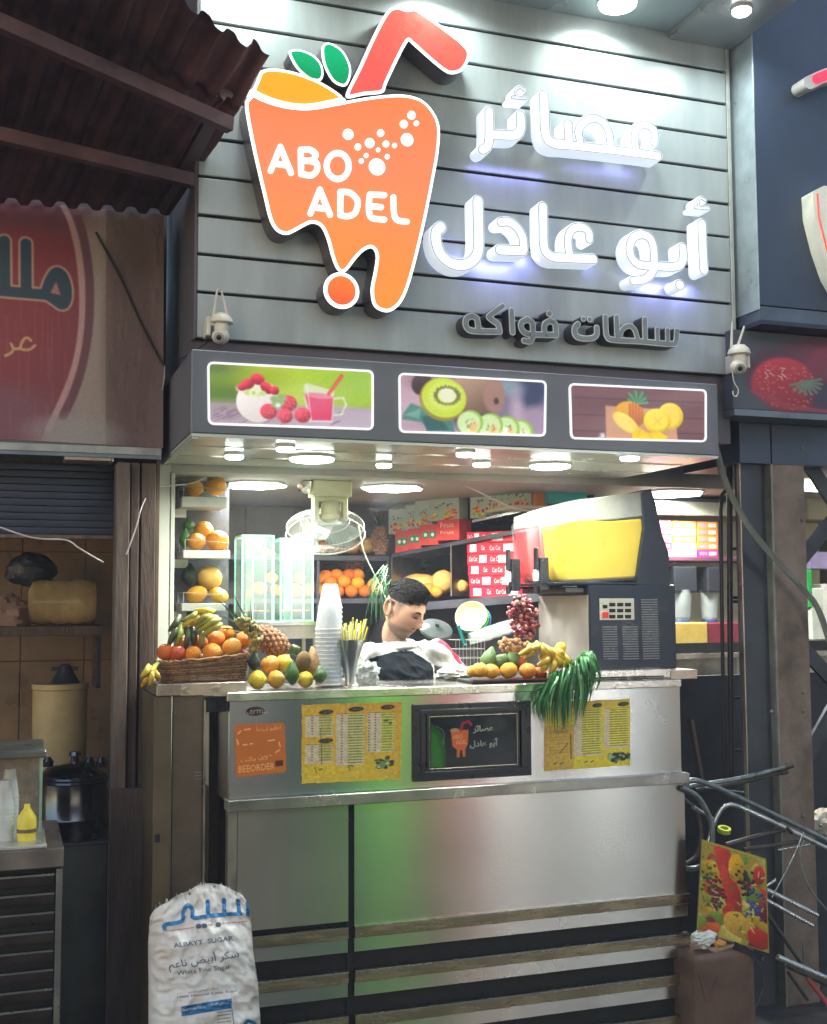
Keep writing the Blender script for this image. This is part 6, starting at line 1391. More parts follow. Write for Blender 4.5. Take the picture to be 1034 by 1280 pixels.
mixc(.30*np.exp(-((s_/.014)**2+((u_+.028)/.02)**2))*(f_ > .06), (.66, .22, .17))
mixc((.72+gn)*ss(-u_, .045, .070)*ss(-u_, .165, .140)*ss(f_, -.03, .01)*(1-.6*np.exp(-((abs(s_)-.0)/.014)**2)*(u_ > -.075)), (.13, .085, .07))
mixc((.65+gn)*np.exp(-((u_+.047)/.006)**2)*(f_ > .08)*(abs(s_) < .028), (.10, .07, .06))
mixc((.80+gn)*ss(u_, -.004, .045)*ss(-f_, -.052, -.03)*(abs(s_) > .03), (.055, .042, .038))
mixc((.5+gn)*ss(u_, -.035, .0)*ss(-f_, -.034, -.024)*ss(f_, -.0, .008)*(abs(s_) > .05), (.07, .05, .045))
mixc(.75*np.exp(-((u_+.063)/.0075)**2)*(f_ > .072)*ss(-abs(s_), -.026, -.020), (.40, .13, .11)); mixc(.8*np.exp(-((u_+.063)/.0016)**2)*(f_ > .072)*(abs(s_) < .024), (.12, .03, .03))
mixc(.65*np.exp(-(((abs(s_)-.030)/.015)**2+((u_-.010)/.008)**2))*(f_ > .05), (.16, .075, .06))
ca_ = bodym.color_attributes.new('tint', 'FLOAT_COLOR', 'POINT'); ca_.data.foreach_set('color', np.hstack([colr, np.ones((nv, 1))]).ravel())
bodym.materials.clear(); bodym.materials.append(M_skin); _n = M_skin.node_tree; _a = _n.nodes.new('ShaderNodeAttribute'); _a.attribute_name = 'tint'; _n.links.new(_a.outputs['Color'], _n.nodes['Principled BSDF'].inputs['Base Color'])
man = thing('person', 'young man in black and white jacket with red shoulder stripe looking down', 'person', (cx0.x, cx0.y, .03))
O('body', bodym, None, man, smooth=0)
# hair: cap with volume and strands
M_hair = mat('dark_hair', (.008, .007, .008), .6, spec=.25, var=.4, scale=60, bump=.5, bscale=200, stretch=(1, 1, 1))
hb = bmesh.new(); bmesh.ops.create_icosphere(hb, subdivisions=5, radius=1); kill = []
def hairline(s, f): return .34+.30*max(0, f)**1.1-.04*max(0, -f)-.05*abs(s)
for v in list(hb.verts):
    n = v.co.copy(); s, f, u = n; lim = hairline(s, f); k = (u-lim)/.25
    if k < -.02: kill.append(v); continue
    x, y, z = headpoint(n); q = min(1, max(0, k)); th = .0012+.013*q**.8*(1+.8*max(0, f)); nz_ = noise.noise(Vector((s*9, f*2.2, u*6)))*.006+noise.noise(Vector((s*24, f*5, u*14)))*.004
    d = Vector((x, y, z)).normalized(); v.co = hm(x+d.x*(th+nz_), y+d.y*(th+nz_)+.003*q*max(0, f), z+d.z*(th+nz_))
bmesh.ops.delete(hb, geom=kill, context='VERTS'); O('hair', hb, M_hair, man, smooth=0)
b = bmesh.new(); g2 = np.random.default_rng(31)
for i in range(1500):
    s = g2.uniform(-.8, .8); f = g2.uniform(-.75, .85); 
    if s*s+f*f > .92: continue
    u = math.sqrt(1-s*s-f*f)
    if u < hairline(s, f)+.0: continue
    n_ = Vector((s, f, u)); t_ = Vector((.25+.5*s+g2.normal(0, .18), .9, .1)); t_ = (t_-n_*t_.dot(n_)).normalized(); L_ = g2.uniform(.16, .36)*(1-.75*max(0, f)); pts = []
    for j in range(4):
        q = j/3; m_ = (n_+t_*L_*q).normalized(); x, y, z = headpoint(m_); k = min(1, max(0, (m_.z-hairline(m_.x, m_.y))/.3)); th = .003+.013*k**.8*(1+1.0*max(0, m_.y))+.006*math.sin(q*2.6)*k
        pts.append(hm(x+m_.x*th, y+m_.y*th+.004*k*max(0, m_.y), z+m_.z*th))
    lift = g2.uniform(0, .006); pts = [q_+U3*lift*(j_/3) for j_, q_ in enumerate(pts)]; tube(b, pts, [.0016, .0018, .0013, .0004], 3)
O('hair', b, M_hair, man, smooth=60)
for sg in (-1, 1):
    b = bmesh.new(); tube(b, [hm(*headpoint(Vector((sg*a_, math.sqrt(max(0, 1-a_*a_-c_*c_)), c_)))) for a_, c_ in catmull([(.15, .20), (.30, .27), (.50, .22)], 4)], [.002, .0042, .005, .0052, .005, .0046, .004, .003, .0015], 6); O('eyebrow', b, M_hair, man, smooth=60)
    b = bmesh.new(); tube(b, [hm(*[c_*(1.0) for c_ in headpoint(Vector((sg*a_, math.sqrt(max(0, 1-a_*a_-z_*z_)), z_)))]) for a_, z_ in catmull([(.20, .045), (.35, .015), (.50, .04)], 4)], [.001, .0022, .0028, .003, .003, .003, .0028, .002, .001], 5); O('eyelashes', b, M_hair, man, smooth=60)
# jacket
M_jb = mat('black_jacket_cloth', (.008, .011, .016), .8, var=.3, scale=10, bump=.5, bscale=18, spec=.2); M_jw = mat('off_white_jacket_cloth', (.46, .45, .43), .6, var=.08, scale=10, bump=.3, bscale=16); M_jr = mat('red_stripe_cloth', (.62, .02, .06), .55, bump=.2)
def blobs_to_mesh(bm, vox, it=6):
    me = bpy.data.meshes.new('j'); bm.to_mesh(me); bm.free(); ob = bpy.data.objects.new('j', me); COL.objects.link(ob); md = ob.modifiers.new('r', 'REMESH'); md.mode = 'VOXEL'; md.voxel_size = vox; sm = ob.modifiers.new('s', 'SMOOTH'); sm.iterations = it; sm.factor = .6
    out = bpy.data.meshes.new_from_object(ob.evaluated_get(bpy.context.evaluated_depsgraph_get())); bpy.data.objects.remove(ob); out.materials.clear(); return out
jb = bmesh.new(); tc_ = Vector((cx0.x, cx0.y-.005, 0)); zt_s = cx0.z
shd = (SHR-SHL); shd.z = 0; shd.normalize(); fwd_ = Vector((shd.y, -shd.x, 0))
rings = []
for z_, rx, ry, off in ((zt_s+.014, .058, .052, 0), (zt_s-.005, .072, .06, 0), (zt_s-.03, .115, .074, 0), (zt_s-.06, .150, .088, .004), (zt_s-.11, .165, .104, .012), (zt_s-.20, .165, .115, .016), (zt_s-.35, .155, .115, .01), (zt_s-.5, .165, .12, 0)):
    rings.append([jb.verts.new(Vector((tc_.x, tc_.y, z_))+shd*rx*math.cos(a_)+fwd_*(ry*math.sin(a_)+off)) for a_ in np.linspace(0, 2*math.pi, 25)[:-1]])
for r0, r1 in zip(rings[:-1], rings[1:]):
    for i in range(24): jb.faces.new((r0[i], r0[(i+1) % 24], r1[(i+1) % 24], r1[i]))
jb.faces.new(rings[0]); jb.faces.new(rings[-1][::-1])
for SH, EL, WR in ((SHL, ELL, WRL), (SHR, ELR, WRR)):
    mid_ = SH*.45+Vector((tc_.x, tc_.y, zt_s-.045))*.55
    ball(jb, SH+Vector((0, 0, -.012)), .064, 1, 1, .95); W2 = WR-(WR-EL)*.08
    tube(jb, [mid_, SH+Vector((0, 0, -.01)), SH*.5+EL*.5+Vector((.004, -.004, 0)), EL, EL*.5+W2*.5, W2], [.052, .062, .058, .054, .047, .038], 16)
    ball(jb, EL, .055)
bmesh.ops.recalc_face_normals(jb, faces=jb.faces)
jm = blobs_to_mesh(jb, .0055)
_nn = [v.normal.copy() for v in jm.vertices]
for v in jm.vertices:
    n1 = noise.noise(v.co*9)*.005+abs(noise.noise(Vector((v.co.x*10+v.co.z*12, v.co.y*8, v.co.z*12-v.co.x*9))))*-.022+abs(noise.noise(Vector((v.co.x*22, v.co.y*18, v.co.z*30+v.co.x*14))))*-.008+.008; v.co += _nn[v.index]*n1
for q in (M_jw, M_jb, M_jr): jm.materials.append(q)
yz = P(500, 815, PY).z
armd = (ELR-SHR).normalized(); side_ = armd.cross(fwd_).normalized(); side_ = side_ if side_.z > 0 else -side_
for p_ in jm.polygons:
    c = Vector(p_.center); rel = (c-tc_).dot(shd); fr = (c-tc_).dot(fwd_); mi_ = 0
    if c.z < zt_s-.026-(.28*max(0, -rel-.05)) and -.18 < rel < .045+min(.09, max(0, (zt_s-.03-c.z)*1.7)) and fr > -.02: mi_ = 1
    tS = (c-SHR).dot(armd); d0 = c-(SHR+armd*tS); th_ = math.atan2(d0.dot(side_), d0.dot(fwd_))
    if mi_ == 0 and -.075 < tS < .26 and math.hypot(d0.dot(side_), d0.dot(fwd_)) < .085 and 0.55 < th_ < 1.25 and c.z > zt_s-.20: mi_ = 2
    p_.material_index = mi_
O('jacket', jm, None, man, smooth=0)
b = bmesh.new(); rr = []
for i in range(24):
    a = 2*math.pi*i/24; rr.append(Vector((cx0.x+.004+.066*math.cos(a), cx0.y-.005+.056*math.sin(a)-.01, cx0.z+.012+.012*math.sin(a)+.004*math.sin(a*3))))
tube(b, [q+Vector((noise.noise(q*30)*.006, noise.noise(q*34)*.006, -.012+noise.noise(q*26)*.012)) for q in rr], .013, 8, closed=True); O('collar', b, M_jw, man, smooth=60)
b = bmesh.new(); tube(b, [cx0+Vector((.01, -.070, -.02)), cx0+Vector((.012, -.108, -.08)), chest+Vector((.014, -.122, -.05))], .0022, 5); O('zip', b, black, man)
tm = skinmesh({'hips': (hips+Vector((0, 0, -.03)), (.155, .12)), 'hpl': (hips+Vector((-.09, 0, -.10)), .10), 'hpr': (hips+Vector((.09, 0, -.10)), .10), 'knl': (hips+Vector((-.10, -.01, -.5)), .075), 'knr': (hips+Vector((.10, -.01, -.5)), .075), 'anl': (hips+Vector((-.10, .01, -.86)), .058), 'anr': (hips+Vector((.10, .01, -.86)), .058)}, [('hips', 'hpl'), ('hips', 'hpr'), ('hpl', 'knl'), ('hpr', 'knr'), ('knl', 'anl'), ('knr', 'anr')], 2)
O('trousers', tm, mat('dark_trousers', (.02, .022, .03), .7, bump=.3), man, smooth=0)
# ------------------------------------------------------------------ rear shelving on the right with sweets boxes and blenders
VY = 1.15; vx0, vx1 = P(806, 700, VY).x, P(1075, 700, VY).x
vs_ = thing('right_shelving', 'cream backed shelving right of the drink machine', 'shelf unit', (vx0, VY, 0))
O('back_panel', box(vx0, vx1, VY+.36, VY+.375, GZ, P(860, 632, VY+.36).z), M_cream, vs_)
M_navyp = mat('slate_blue_panel', (.09, .11, .16), .45, var=.15, scale=3)
O('upper_panel', box(vx0, P(935, 600, VY).x, VY+.1, VY+.375, P(860, 626, VY).z+.001, ZI-.003), M_navyp, vs_)
O('pelmet', box(vx0, vx1, VY, VY+.36, P(860, 644, VY).z, P(860, 627, VY).z, .003), mat('grey_green_pelmet', (.42, .42, .34), .5), vs_)
O('shelf', box(vx0, vx1, VY, VY+.355, P(860, 701, VY).z, P(860, 696, VY).z, .002), mat('plum_shelf', (.10, .03, .06), .4), vs_)
O('shelf', box(vx0, vx1, VY-.12, VY+.355, P(860, 824, VY-.12).z, P(860, 817, VY-.12).z, .002), steel_smooth, vs_)
O('shelf_front', box(vx0, vx1, VY-.11, VY-.095, P(860, 817, VY-.12).z+.001, P(860, 804, VY-.12).z), black, vs_)
O('cabinet', box(vx0, P(912, 900, VY).x, VY-.08, VY+.3, .03, P(860, 824, VY-.12).z-.002), mat('blurred_beige_steel', (.30, .27, .21), .4, .6, var=.5, scale=3, bump=0, dirt=.3), vs_)
O('cabinet', box(P(912.5, 900, VY).x, vx1, VY-.05, VY+.3, .03, P(860, 824, VY-.12).z-.002), M_cream, vs_)
for x in (792, 832, 851):
    a = P(x, 618, VY-.02); O('bracket', box(a.x, a.x+.012, VY+.085, VY+.099, P(860, 626, VY).z+.002, ZI-.03), mat('pale_bracket', (.5, .58, .55), .4, .3), vs_)
SG = 'small sweets boxes stacked on the right shelving'
cols = ((820, 840), (841, 871), (872, 898)); sweets = [mat('magenta_box', (.42, .015, .18), .4, bump=0), mat('pink_box', (.55, .14, .18), .4, bump=0), mat('orange_print_box', (.55, .15, .03), .4, bump=0), mat('pale_orange_box', (.60, .32, .15), .4, bump=0), mat('cream_box', (.55, .46, .34), .4, bump=0)]
zb0 = P(860, 696, VY).z+.001
for ci, (xa, xb) in enumerate(cols):
    for r_ in range(5):
        a, b_ = P(xa+.4, 680, VY+.03).x, P(xb-.4, 680, VY+.03).x; h = .0385; z = zb0+r_*(h+.001); mt = [[4, 0, 1, 0, 1], [3, 3, 2, 3, 2], [0, 2, 2, 2, 2]][ci][r_]
        o = O('sweets_box', box(a, b_, VY+.03, VY+.17, z, z+h, .001), sweets[mt], label='%s sweets box, %s from the bottom in the %s stack' % (('magenta and pink', 'orange and cream', 'orange red')[ci], ('lowest', 'second', 'third', 'fourth', 'top one')[r_], ('left', 'middle', 'right')[ci]), cat='box', group=SG)
        for f0, f1, m2 in (((.08, .45, 1), (.55, .9, 4)) if ci else ((.1, .9, 1),)):
            O('print', box(a+(b_-a)*f0, a+(b_-a)*f1, VY+.0285, VY+.0298, z+h*.25, z+h*.75), sweets[m2], o)
for i, (xa, xb, Y, lb) in enumerate(((838, 872, VY+.02, 'blender with black square jug lid next to the drink machine'), (880, 905, VY+.03, 'second blender, half behind the black ladder'))):
    xm = P((xa+xb)/2, 740, Y).x; k = SC(860, 740, Y); r = (xb-xa)/2*k; zb_ = P(860, 805, Y).z; bl_ = thing('blender', lb, 'blender', (xm, Y, zb_), 'blenders on the right shelving')
    O('base', pbox(xa+2, 778, xb+13 if i == 0 else xb+26, 806, Y-.03, .15, .006), mat('gold_plastic', (.48, .34, .08), .35, .3) if i == 0 else mat('maroon_plastic', (.16, .015, .03), .35), bl_)
    O('foot', pbox(xa+2, 807, xb+14, 817, Y-.03, .16, .004), blackplastic, bl_); O('badge', pbox(863, 809, 876, 814.5, Y-.033, .002), white, bl_) if i == 0 else None
    b = bmesh.new(); lathe(b, [(r*.72, 0), (r*.8, .02), (r*1.0, .17), (r*.96, .17), (r*.76, .022), (r*.1, .012)], (xm, Y+.05, P(860, 776, Y).z), 16, capt=False); O('jug', b, mat('clear_jug', (.75, .86, .88), .08, bump=0, alpha=.22, spec=.9), bl_, smooth=40)
    O('lid', box(xm-r*.98, xm+r*.98, Y-.02, Y+.1, P(860, 741, Y).z, P(860, 708, Y).z, .012, 2), blackplastic, bl_)
    b = bmesh.new(); lathe(b, [(r*.8, 0), (r*.7, .02)], (xm, Y+.05, P(860, 778, Y).z), 16); O('collar', b, mat('deep_blue_plastic', (.02, .04, .12), .3, bump=0), bl_, smooth=40)

# ------------------------------------------------------------------ riveted steel column, braces, ladder, cable
QX0 = P(930, 800, .15).x; QX1 = P(1008, 800, .15).x; QM = P(968, 800, .15).x
M_col = mat('weathered_brown_steel', (.20, .15, .125), .5, .4, var=.3, scale=5, bump=.3, dirt=.4, dirtcol=(.06, .035, .02)); M_colblue = mat('dark_blue_grey_steel', (.06, .068, .085), .45, .5, var=.2, scale=5, bump=.15)
cm = thing('steel_column', 'tall brown riveted steel column right of the shop', 'column', (QM, .15, 0)); zt_ = P(960, 512, .15).z
O('side_web', box(QX0, QM-.012, .176, .19, GZ, zt_), M_colblue, cm); O('flange', box(QX0, QX0+.006, .15, .175, GZ, zt_, .001), steel_dull, cm); O('front_plate', box(QM, QX1, .13, .15, GZ, zt_, .001), M_col, cm); O('edge_angle', box(QM-.011, QM-.001, .125, .175, GZ, zt_, .001), mat('worn_pale_edge', (.22, .22, .2), .45, .5, dirt=.5), cm); O('rear_plate', box(QM, QX1, .36, .38, GZ, zt_), M_colblue, cm)
for x, y in ((1004, 865), (1004, 888), (1003, 650), (1001, 560), (965, 890), (1004, 1020)):
    p = P(x, y, .13); b = bmesh.new(); lathe(b, [(.011, 0), (.009, .007), (.003, .010)], (p.x, .13, p.z), 12, axis=(0, -1, 0)); O('rivet', b, M_col, cm, smooth=40)
for (a, b_) in (((998, 560), (1050, 640)), ((1000, 700), (1050, 640)), ((1003, 810), (1050, 860)), ((1006, 950), (1050, 870))):
    bm = bmesh.new(); beam(bm, P(*a, .25), P(*b_, .25), .02, .07); O('brace', bm, M_colblue, cm)
ld_ = thing('ladder', 'black tubular ladder leaning between canopy and steel column', 'ladder', P(905, 980, .3)); LYd = .3
for pts, r in ((((906, 980), (903, 800), (901, 640), (903, 618), (912, 608)), .009), (((915, 1000), (913, 800), (912, 610), (912, 560)), .014)):
    bm = bmesh.new(); tube(bm, [P(x, y, LYd) for x, y in pts], r, 10); O('rail', bm, mat('black_brown_tube', (.025, .02, .024), .35, .4), ld_, smooth=60)
for y in (686, 747, 752, 872, 938): bm = bmesh.new(); tube(bm, [P(914, y, LYd), P(936, y, LYd)], .0075, 8); O('rung', bm, MC['black_brown_tube'], ld_, smooth=60)
bm = bmesh.new(); tube(bm, [P(912, 570, LYd), P(918, 560, LYd), P(935, 556, LYd)], .012, 8); O('top_hook', bm, MC['black_brown_tube'], ld_, smooth=60)
cbl = thing('cable_bundle', 'thick grey bundle of cables sagging across the steel column', 'cables', P(960, 690, .05)); M_cb = mat('grey_cable', (.16, .17, .15), .55, bump=.1)
base = catmull([P(890, 540, .1), P(905, 600, .08), P(930, 650, .06), (P(962, 692, .05)), P(1000, 733, .05), P(1022, 762, .05), P(1040, 815, .05)], 8)
for k in range(7):
    an = 2*math.pi*k/6; off = [(.011*math.cos(an+i*.12), .0, .011*math.sin(an+i*.12)) if k < 6 else (0, 0, 0) for i in range(len(base))]; bm = bmesh.new(); tube(bm, [Vector(p_)+Vector((o_[0], o_[2]*.7-.006, o_[2])) for p_, o_ in zip(base, off)], .0065, 6); O('cable', bm, M_cb, cbl, smooth=60)

# ------------------------------------------------------------------ neighbour's dark blue sign board and strawberry board
NY = -.145; nx0 = P(945, 200, NY).x; M_nb = mat('dark_blue_board', (.055, .075, .125), .38, .2, var=.1, scale=2, bump=.04, rvar=.06, dirt=.2, dirtcol=(.09, .10, .12)); nzb = P(990, 404, NY).z
nb = thing('neighbour_sign_board', 'tall dark blue sign board of the shop on the right', 'sign board', (nx0, NY, nzb))
O('board', box(nx0, nx0+1.2, NY, .02, nzb+.07, P(990, -60, NY).z, .002), M_nb, nb); O('lower_trim', box(nx0, nx0+1.2, NY+.006, .02, nzb, nzb+.068, .002), mat('slate_trim', (.10, .13, .19), .4, .2, bump=.02), nb)
O('side_sheet', box(nx0-.006, nx0-.001, NY-.002, .03, nzb+.05, P(945, 36, NY).z, .001), mat('pale_blue_sheet', (.42, .50, .56), .35, .3, bump=.03, dirt=.3), nb)
O('bottom_lip', box(nx0-.01, nx0+1.2, NY-.02, .02, nzb-.02, nzb-.001), mat('dark_navy_lip', (.02, .03, .055), .4), nb)
for q in ([(1060, 236), (1030, 232), (1016, 240), (1018, 270), (1028, 310), (1040, 345), (1060, 380)],):
    pts = [P(x, y, NY-.08) for x, y in q]; nbl = thing('round_sign', 'white edged round sign cut by the right edge of the photograph', 'sign', pts[2]); poly = [(v.x, v.z) for v in pts]+[(pts[-1].x+.3, pts[-1].z), (pts[0].x+.3, pts[0].z)]
    O('disc', outline([('p', poly)], NY-.001, NY-.08, .004), mat('ivory_sign', (.72, .72, .62), .4, bump=0, emit=(.9, .95, .85), es=.12), nbl)
    bm = bmesh.new(); tube(bm, [P(x+6, y+2, NY-.083) for x, y in q[2:]], .004, 5); O('rim_line', bm, M_st, nbl)
rw = thing('red_white_letter', 'red and white end of a raised letter at the upper right edge', 'sign letter', P(1022, 95, NY)); sh = tr([(1012, 103), (1030, 95), (1060, 84)], 0, 0, 1, NY-.09, 4)
O('letter_body', outline([('s', sh, .030)], NY-.001, NY-.09, .003), mat('white_letter_side', (.8, .8, .76), .4, bump=0), rw); O('letter_face', outline([('s', sh[2:], .022)], NY-.0905, NY-.095, .003), mat('bright_red_acrylic', (.8, .03, .08), .3, bump=0, emit=(1, .04, .10), es=.6), rw)
EY = -.05; c = Canvas(190, 130, (76, 80, 92)); gs = np.random.default_rng(6)
c.ell(130, 70, 118, 60, (96, 52, 72), soft=14, al=.8); c.ell(150, 40, 60, 40, (120, 58, 80), soft=20); c.ell(75, 88, 50, 48, (176, 52, 66), 10, 5, .3); c.ell(160, 50, 50, 38, (128, 52, 76), 0, 8, .2); c.ell(150, 100, 40, 24, (60, 62, 84), soft=16, al=.8)
for k in range(130):
    x, y = 75+gs.uniform(-42, 42), 88+gs.uniform(-40, 40)
    if ((x-75)/46)**2+((y-88)/44)**2 < 1: c.ell(x, y, 1.6, 1.2, (222, 120, 120), soft=1.2, al=.8)
for k in range(9): a = R(200+k*22); c.line([(106, 78), (106+24*math.cos(a), 78-22*math.sin(a))], 2.2, (110, 140, 122), .9, 2)
for k in range(12): x, y = 60+gs.uniform(-16, 24), 66+gs.uniform(-12, 14); c.line([(x, y), (x+gs.uniform(-7, 7), y+gs.uniform(-5, 5))], 1, (226, 190, 190), .8)
c.ell(185, 118, 20, 16, (190, 60, 60), soft=4); c.poly([(0, 0), (60, 0), (30, 40), (10, 70), (22, 100), (60, 130), (0, 130)], (76, 80, 94), 1, 6); c.poly([(22, 100), (75, 126), (190, 132), (190, 128), (80, 118), (32, 92)], (170, 60, 84), .8, 2)
sb = thing('strawberry_board', 'grey board with a strawberry print under the blue sign board', 'sign board', P(916, 512, EY))
ex0 = P(916, 460, EY).x; ez0, ez1 = P(970, 514, EY).z, P(970, 416, EY).z; ex1 = P(1075, 460, EY).x
O('board', box(ex0, ex1, EY+.002, .12, ez0, ez1, .002), mat('grey_board', (.09, .10, .125), .4), sb); O('strawberry_print', sheet(c, quad((ex0+.004, EY, ez1-.004), (ex1, EY, ez1-.004), (ex1, EY, ez0+.004), (ex0+.004, EY, ez0+.004))), print_mat('board_print', .35), sb); O('bottom_trim', box(ex0, ex1, EY-.006, .1, ez0-.03, ez0-.001, .001), mat('grey_trim', (.16, .19, .24), .4, .3), sb)
struct('side_wall_upper', box(P(921, 450, .13).x, 6.5, .125, .6, ZC+.02, 5.0), M_nb)
struct('side_wall_lintel', box(CLX1-.1, P(1012, 540, .3).x, .28, .34, P(960, 560, .3).z, ZC+.3), M_navyp)
# bright things behind the braces at the far right
p0 = P(1040, 590, .9); ft = thing('tube_lamp', 'white tube lamp fitting behind the column braces at the right edge', 'lamp', p0); bm = bmesh.new(); beam(bm, P(1004, 592, .7), P(1060, 586, .9), .05, .03, bev=.004); O('fitting', bm, mat('bright_tube', (.9, .9, .85), .4, bump=0, emit=(1, 1, .9), es=1.6), ft)
ldt = bpy.data.lights.new('tube_light', 'AREA'); ldt.size = .5; ldt.energy = 30*LK; ldt.color = (1, .97, .85); lo = bpy.data.objects.new('tube_light', ldt); COL.objects.link(lo); lo.parent = ft; lo.location = (0, 0, -.06)
gh = 'goods behind the column braces'
for x0_, y0_, x1_, y1_, mt, lb in ((1006, 618, 1030, 650, M_cream, 'cream cabinet with a dark slit behind the braces'), (1008, 690, 1060, 712, mat('purple_print_box', (.3, .25, .45), .4), 'purple printed carton behind the braces'), (1010, 735, 1026, 800, mat('pale_jug', (.62, .66, .60), .3), 'pale jug behind the cable bundle'), (1005, 712, 1012, 760, mat('green_bottle', (.02, .4, .08), .3), 'thin green bottle beside the steel column'), (1024, 730, 1060, 800, white, 'white canister at the right edge')):
    a, b_, c_, d = rect(x0_, y0_, x1_, y1_, VY-.02); O('goods_box' if mt is M_cream else 'container', box(a, b_, VY-.05, VY+.05, c_, d, .006), mt, label=lb, cat='container', group=gh)
struct('street_side_wall', box(5.2, 5.35, .5, 2.5, GZ, 3.0), M_cream)

# ------------------------------------------------------------------ tangle of folded chairs and a fruit printed table leaf
M_tube = mat('grey_painted_tube', (.20, .23, .24), .35, .7, var=.2, scale=20, bump=.06, dirt=.4, dirtcol=(.1, .06, .04)); M_tubed = mat('dark_rusty_tube', (.07, .065, .06), .45, .5, var=.3, scale=20, bump=.1, dirt=.4, dirtcol=(.10, .04, .02)); M_tubes = mat('bright_tube_steel', (.55, .56, .55), .28, .9, bump=.03, dirt=.3, dirtcol=(.15, .1, .07))
def frame(label, name, parts, Yb, cat='folding chair', group='folded chairs thrown beside the counter'):
    p0 = P(*parts[0][1][0][:2], Yb); t = thing(name, label, cat, p0, group)
    for nm, pts, r, mt in parts:
        w = [P(q[0], q[1], Yb+(q[2] if len(q) > 2 else 0)) for q in pts]; w = catmull(w, 6) if len(w) > 2 else w; bm = bmesh.new(); tube(bm, w, r, 10); O(nm, bm, mt, t, smooth=50)
    return t
frame('grey tube chair frame with its hoop against the counter side', 'folding_chair', [
    ('hoop', [(852, 984, 0), (872, 996, 0), (888, 1025, 0), (890, 1056, 0), (880, 1080, .02), (862, 1086, .04), (848, 1080, .05)], .012, M_tube), ('hoop', [(850, 996, .1), (868, 1012, .1), (876, 1040, .1), (872, 1068, .1), (856, 1082, .1)], .011, M_tubed),
    ('leg_tube', [(852, 985, .03), (880, 978, .03), (1000, 1034, .03), (1045, 1056, .03)], .012, M_tube), ('link_bar', [(866, 1008, .05), (896, 1026, .04)], .009, M_tubes)], -.02)
frame('pair of thin grey tubes of a chair pointing up to the steel column', 'folding_chair', [
    ('leg_tube', [(856, 984, .06), (930, 972, .03), (985, 958, -.02)], .0105, M_tube), ('leg_tube', [(870, 988, .08), (930, 977, .05), (978, 965, 0)], .0095, M_tubed), ('tube_cap', [(982, 958.5, -.02), (991, 956, -.03)], .014, M_tubed), ('tube_cap', [(976, 965.5, 0), (984, 964, 0)], .012, M_tubed), ('cross_wire', [(862, 982, .05), (930, 990, .06)], .003, M_tubes)], .0)
frame('bright steel chair frame bent over behind the fruit table leaf', 'folding_chair', [
    ('bent_tube', [(886, 1052, .06), (896, 1022, .05), (912, 1006, .03), (950, 1020, 0), (1045, 1066, -.03)], .0105, M_tubes), ('cross_bar', [(908, 1056, .04), (955, 1043, .02), (985, 1036, 0)], .011, M_tubed), ('cross_bar', [(930, 1062, .05), (998, 1052, .03)], .009, M_tubed), ('cross_bar', [(973, 1062, .03), (1012, 1056, .02)], .004, M_tubes), ('bolt', [(983, 1034, -.02), (990, 1041, -.02)], .009, M_tubed)], -.06)
frame('two short bright tube ends sticking out right of the table leaf', 'folding_chair', [
    ('leg_tube', [(958, 1112, .0), (1022, 1144, -.04)], .0105, M_tubes), ('leg_tube', [(958, 1125, .0), (1016, 1157, -.04)], .0095, M_tubes), ('strut', [(950, 1130, .05), (1002, 1204, .02)], .010, M_tubed), ('hook', [(958, 1108, .01), (970, 1100, 0)], .006, M_tubes), ('strap', [(1005, 1204, .05), (1004, 1176, .05)], .004, M_tube)], -.05)
frame('low grey rail and red tube at the lower right corner', 'folding_chair', [
    ('rail', [(972, 1196, 0), (1045, 1228, -.03)], .013, M_tubes), ('rail', [(984, 1208, .03), (1045, 1236, 0)], .009, M_tubed), ('red_tube', [(1009, 1222, .02), (1040, 1262, -.04)], .011, mat('faded_red_tube', (.32, .05, .045), .5)), ('strut', [(985, 1215, .05), (1010, 1250, .05)], .008, M_tubed)], -.1)
frame('thin grey wire looped from the chair frames down to the right edge', 'wire', [('wire', [(1005, 1040, 0), (990, 1075, -.02), (965, 1122, -.03)], .0035, M_tube), ('wire', [(1006, 1050, 0), (1000, 1070, 0), (1012, 1110, -.02), (1045, 1150, -.03)], .0035, M_tube), ('wire', [(940, 1190, 0), (955, 1230, 0), (935, 1280, 0)], .003, M_tubed)], -.1, 'wire', None)
o = thing('wooden_stick', 'dark brown stick leaning behind the counter\'s right side', 'stick', P(878, 980, .25)); bm = bmesh.new(); beam(bm, P(863, 900, .25), P(877, 978, .2), .022, .022); O('stick', bm, mat('dark_wood', (.06, .035, .02), .7, bump=.3), o)
bt = thing('cushion', 'pale torn cushion at the right edge beside the column foot', 'cushion', P(1025, 1030, .3)); p = P(1032, 1028, .3); o = crumple('stuffing', (p.x, .3, p.z), .09, 1.2, .8, .8, mat('pale_stuffing', (.55, .5, .42), .8, bump=.5), 9); o.location = o.location-bt.location; o.parent = bt
tp = P(905, 1040, .2); O('tape_roll', (lambda bm: lathe(bm, [(.03, 0), (.03, .02), (.018, .02), (.018, 0)], (tp.x, .2, tp.z), 20, axis=(0, -.3, 1), capb=False, capt=False))(bmesh.new()), mat('yellow_green_tape', (.5, .6, .05), .4), smooth=40, label='yellow green tape roll behind the chair tubes', cat='tape')
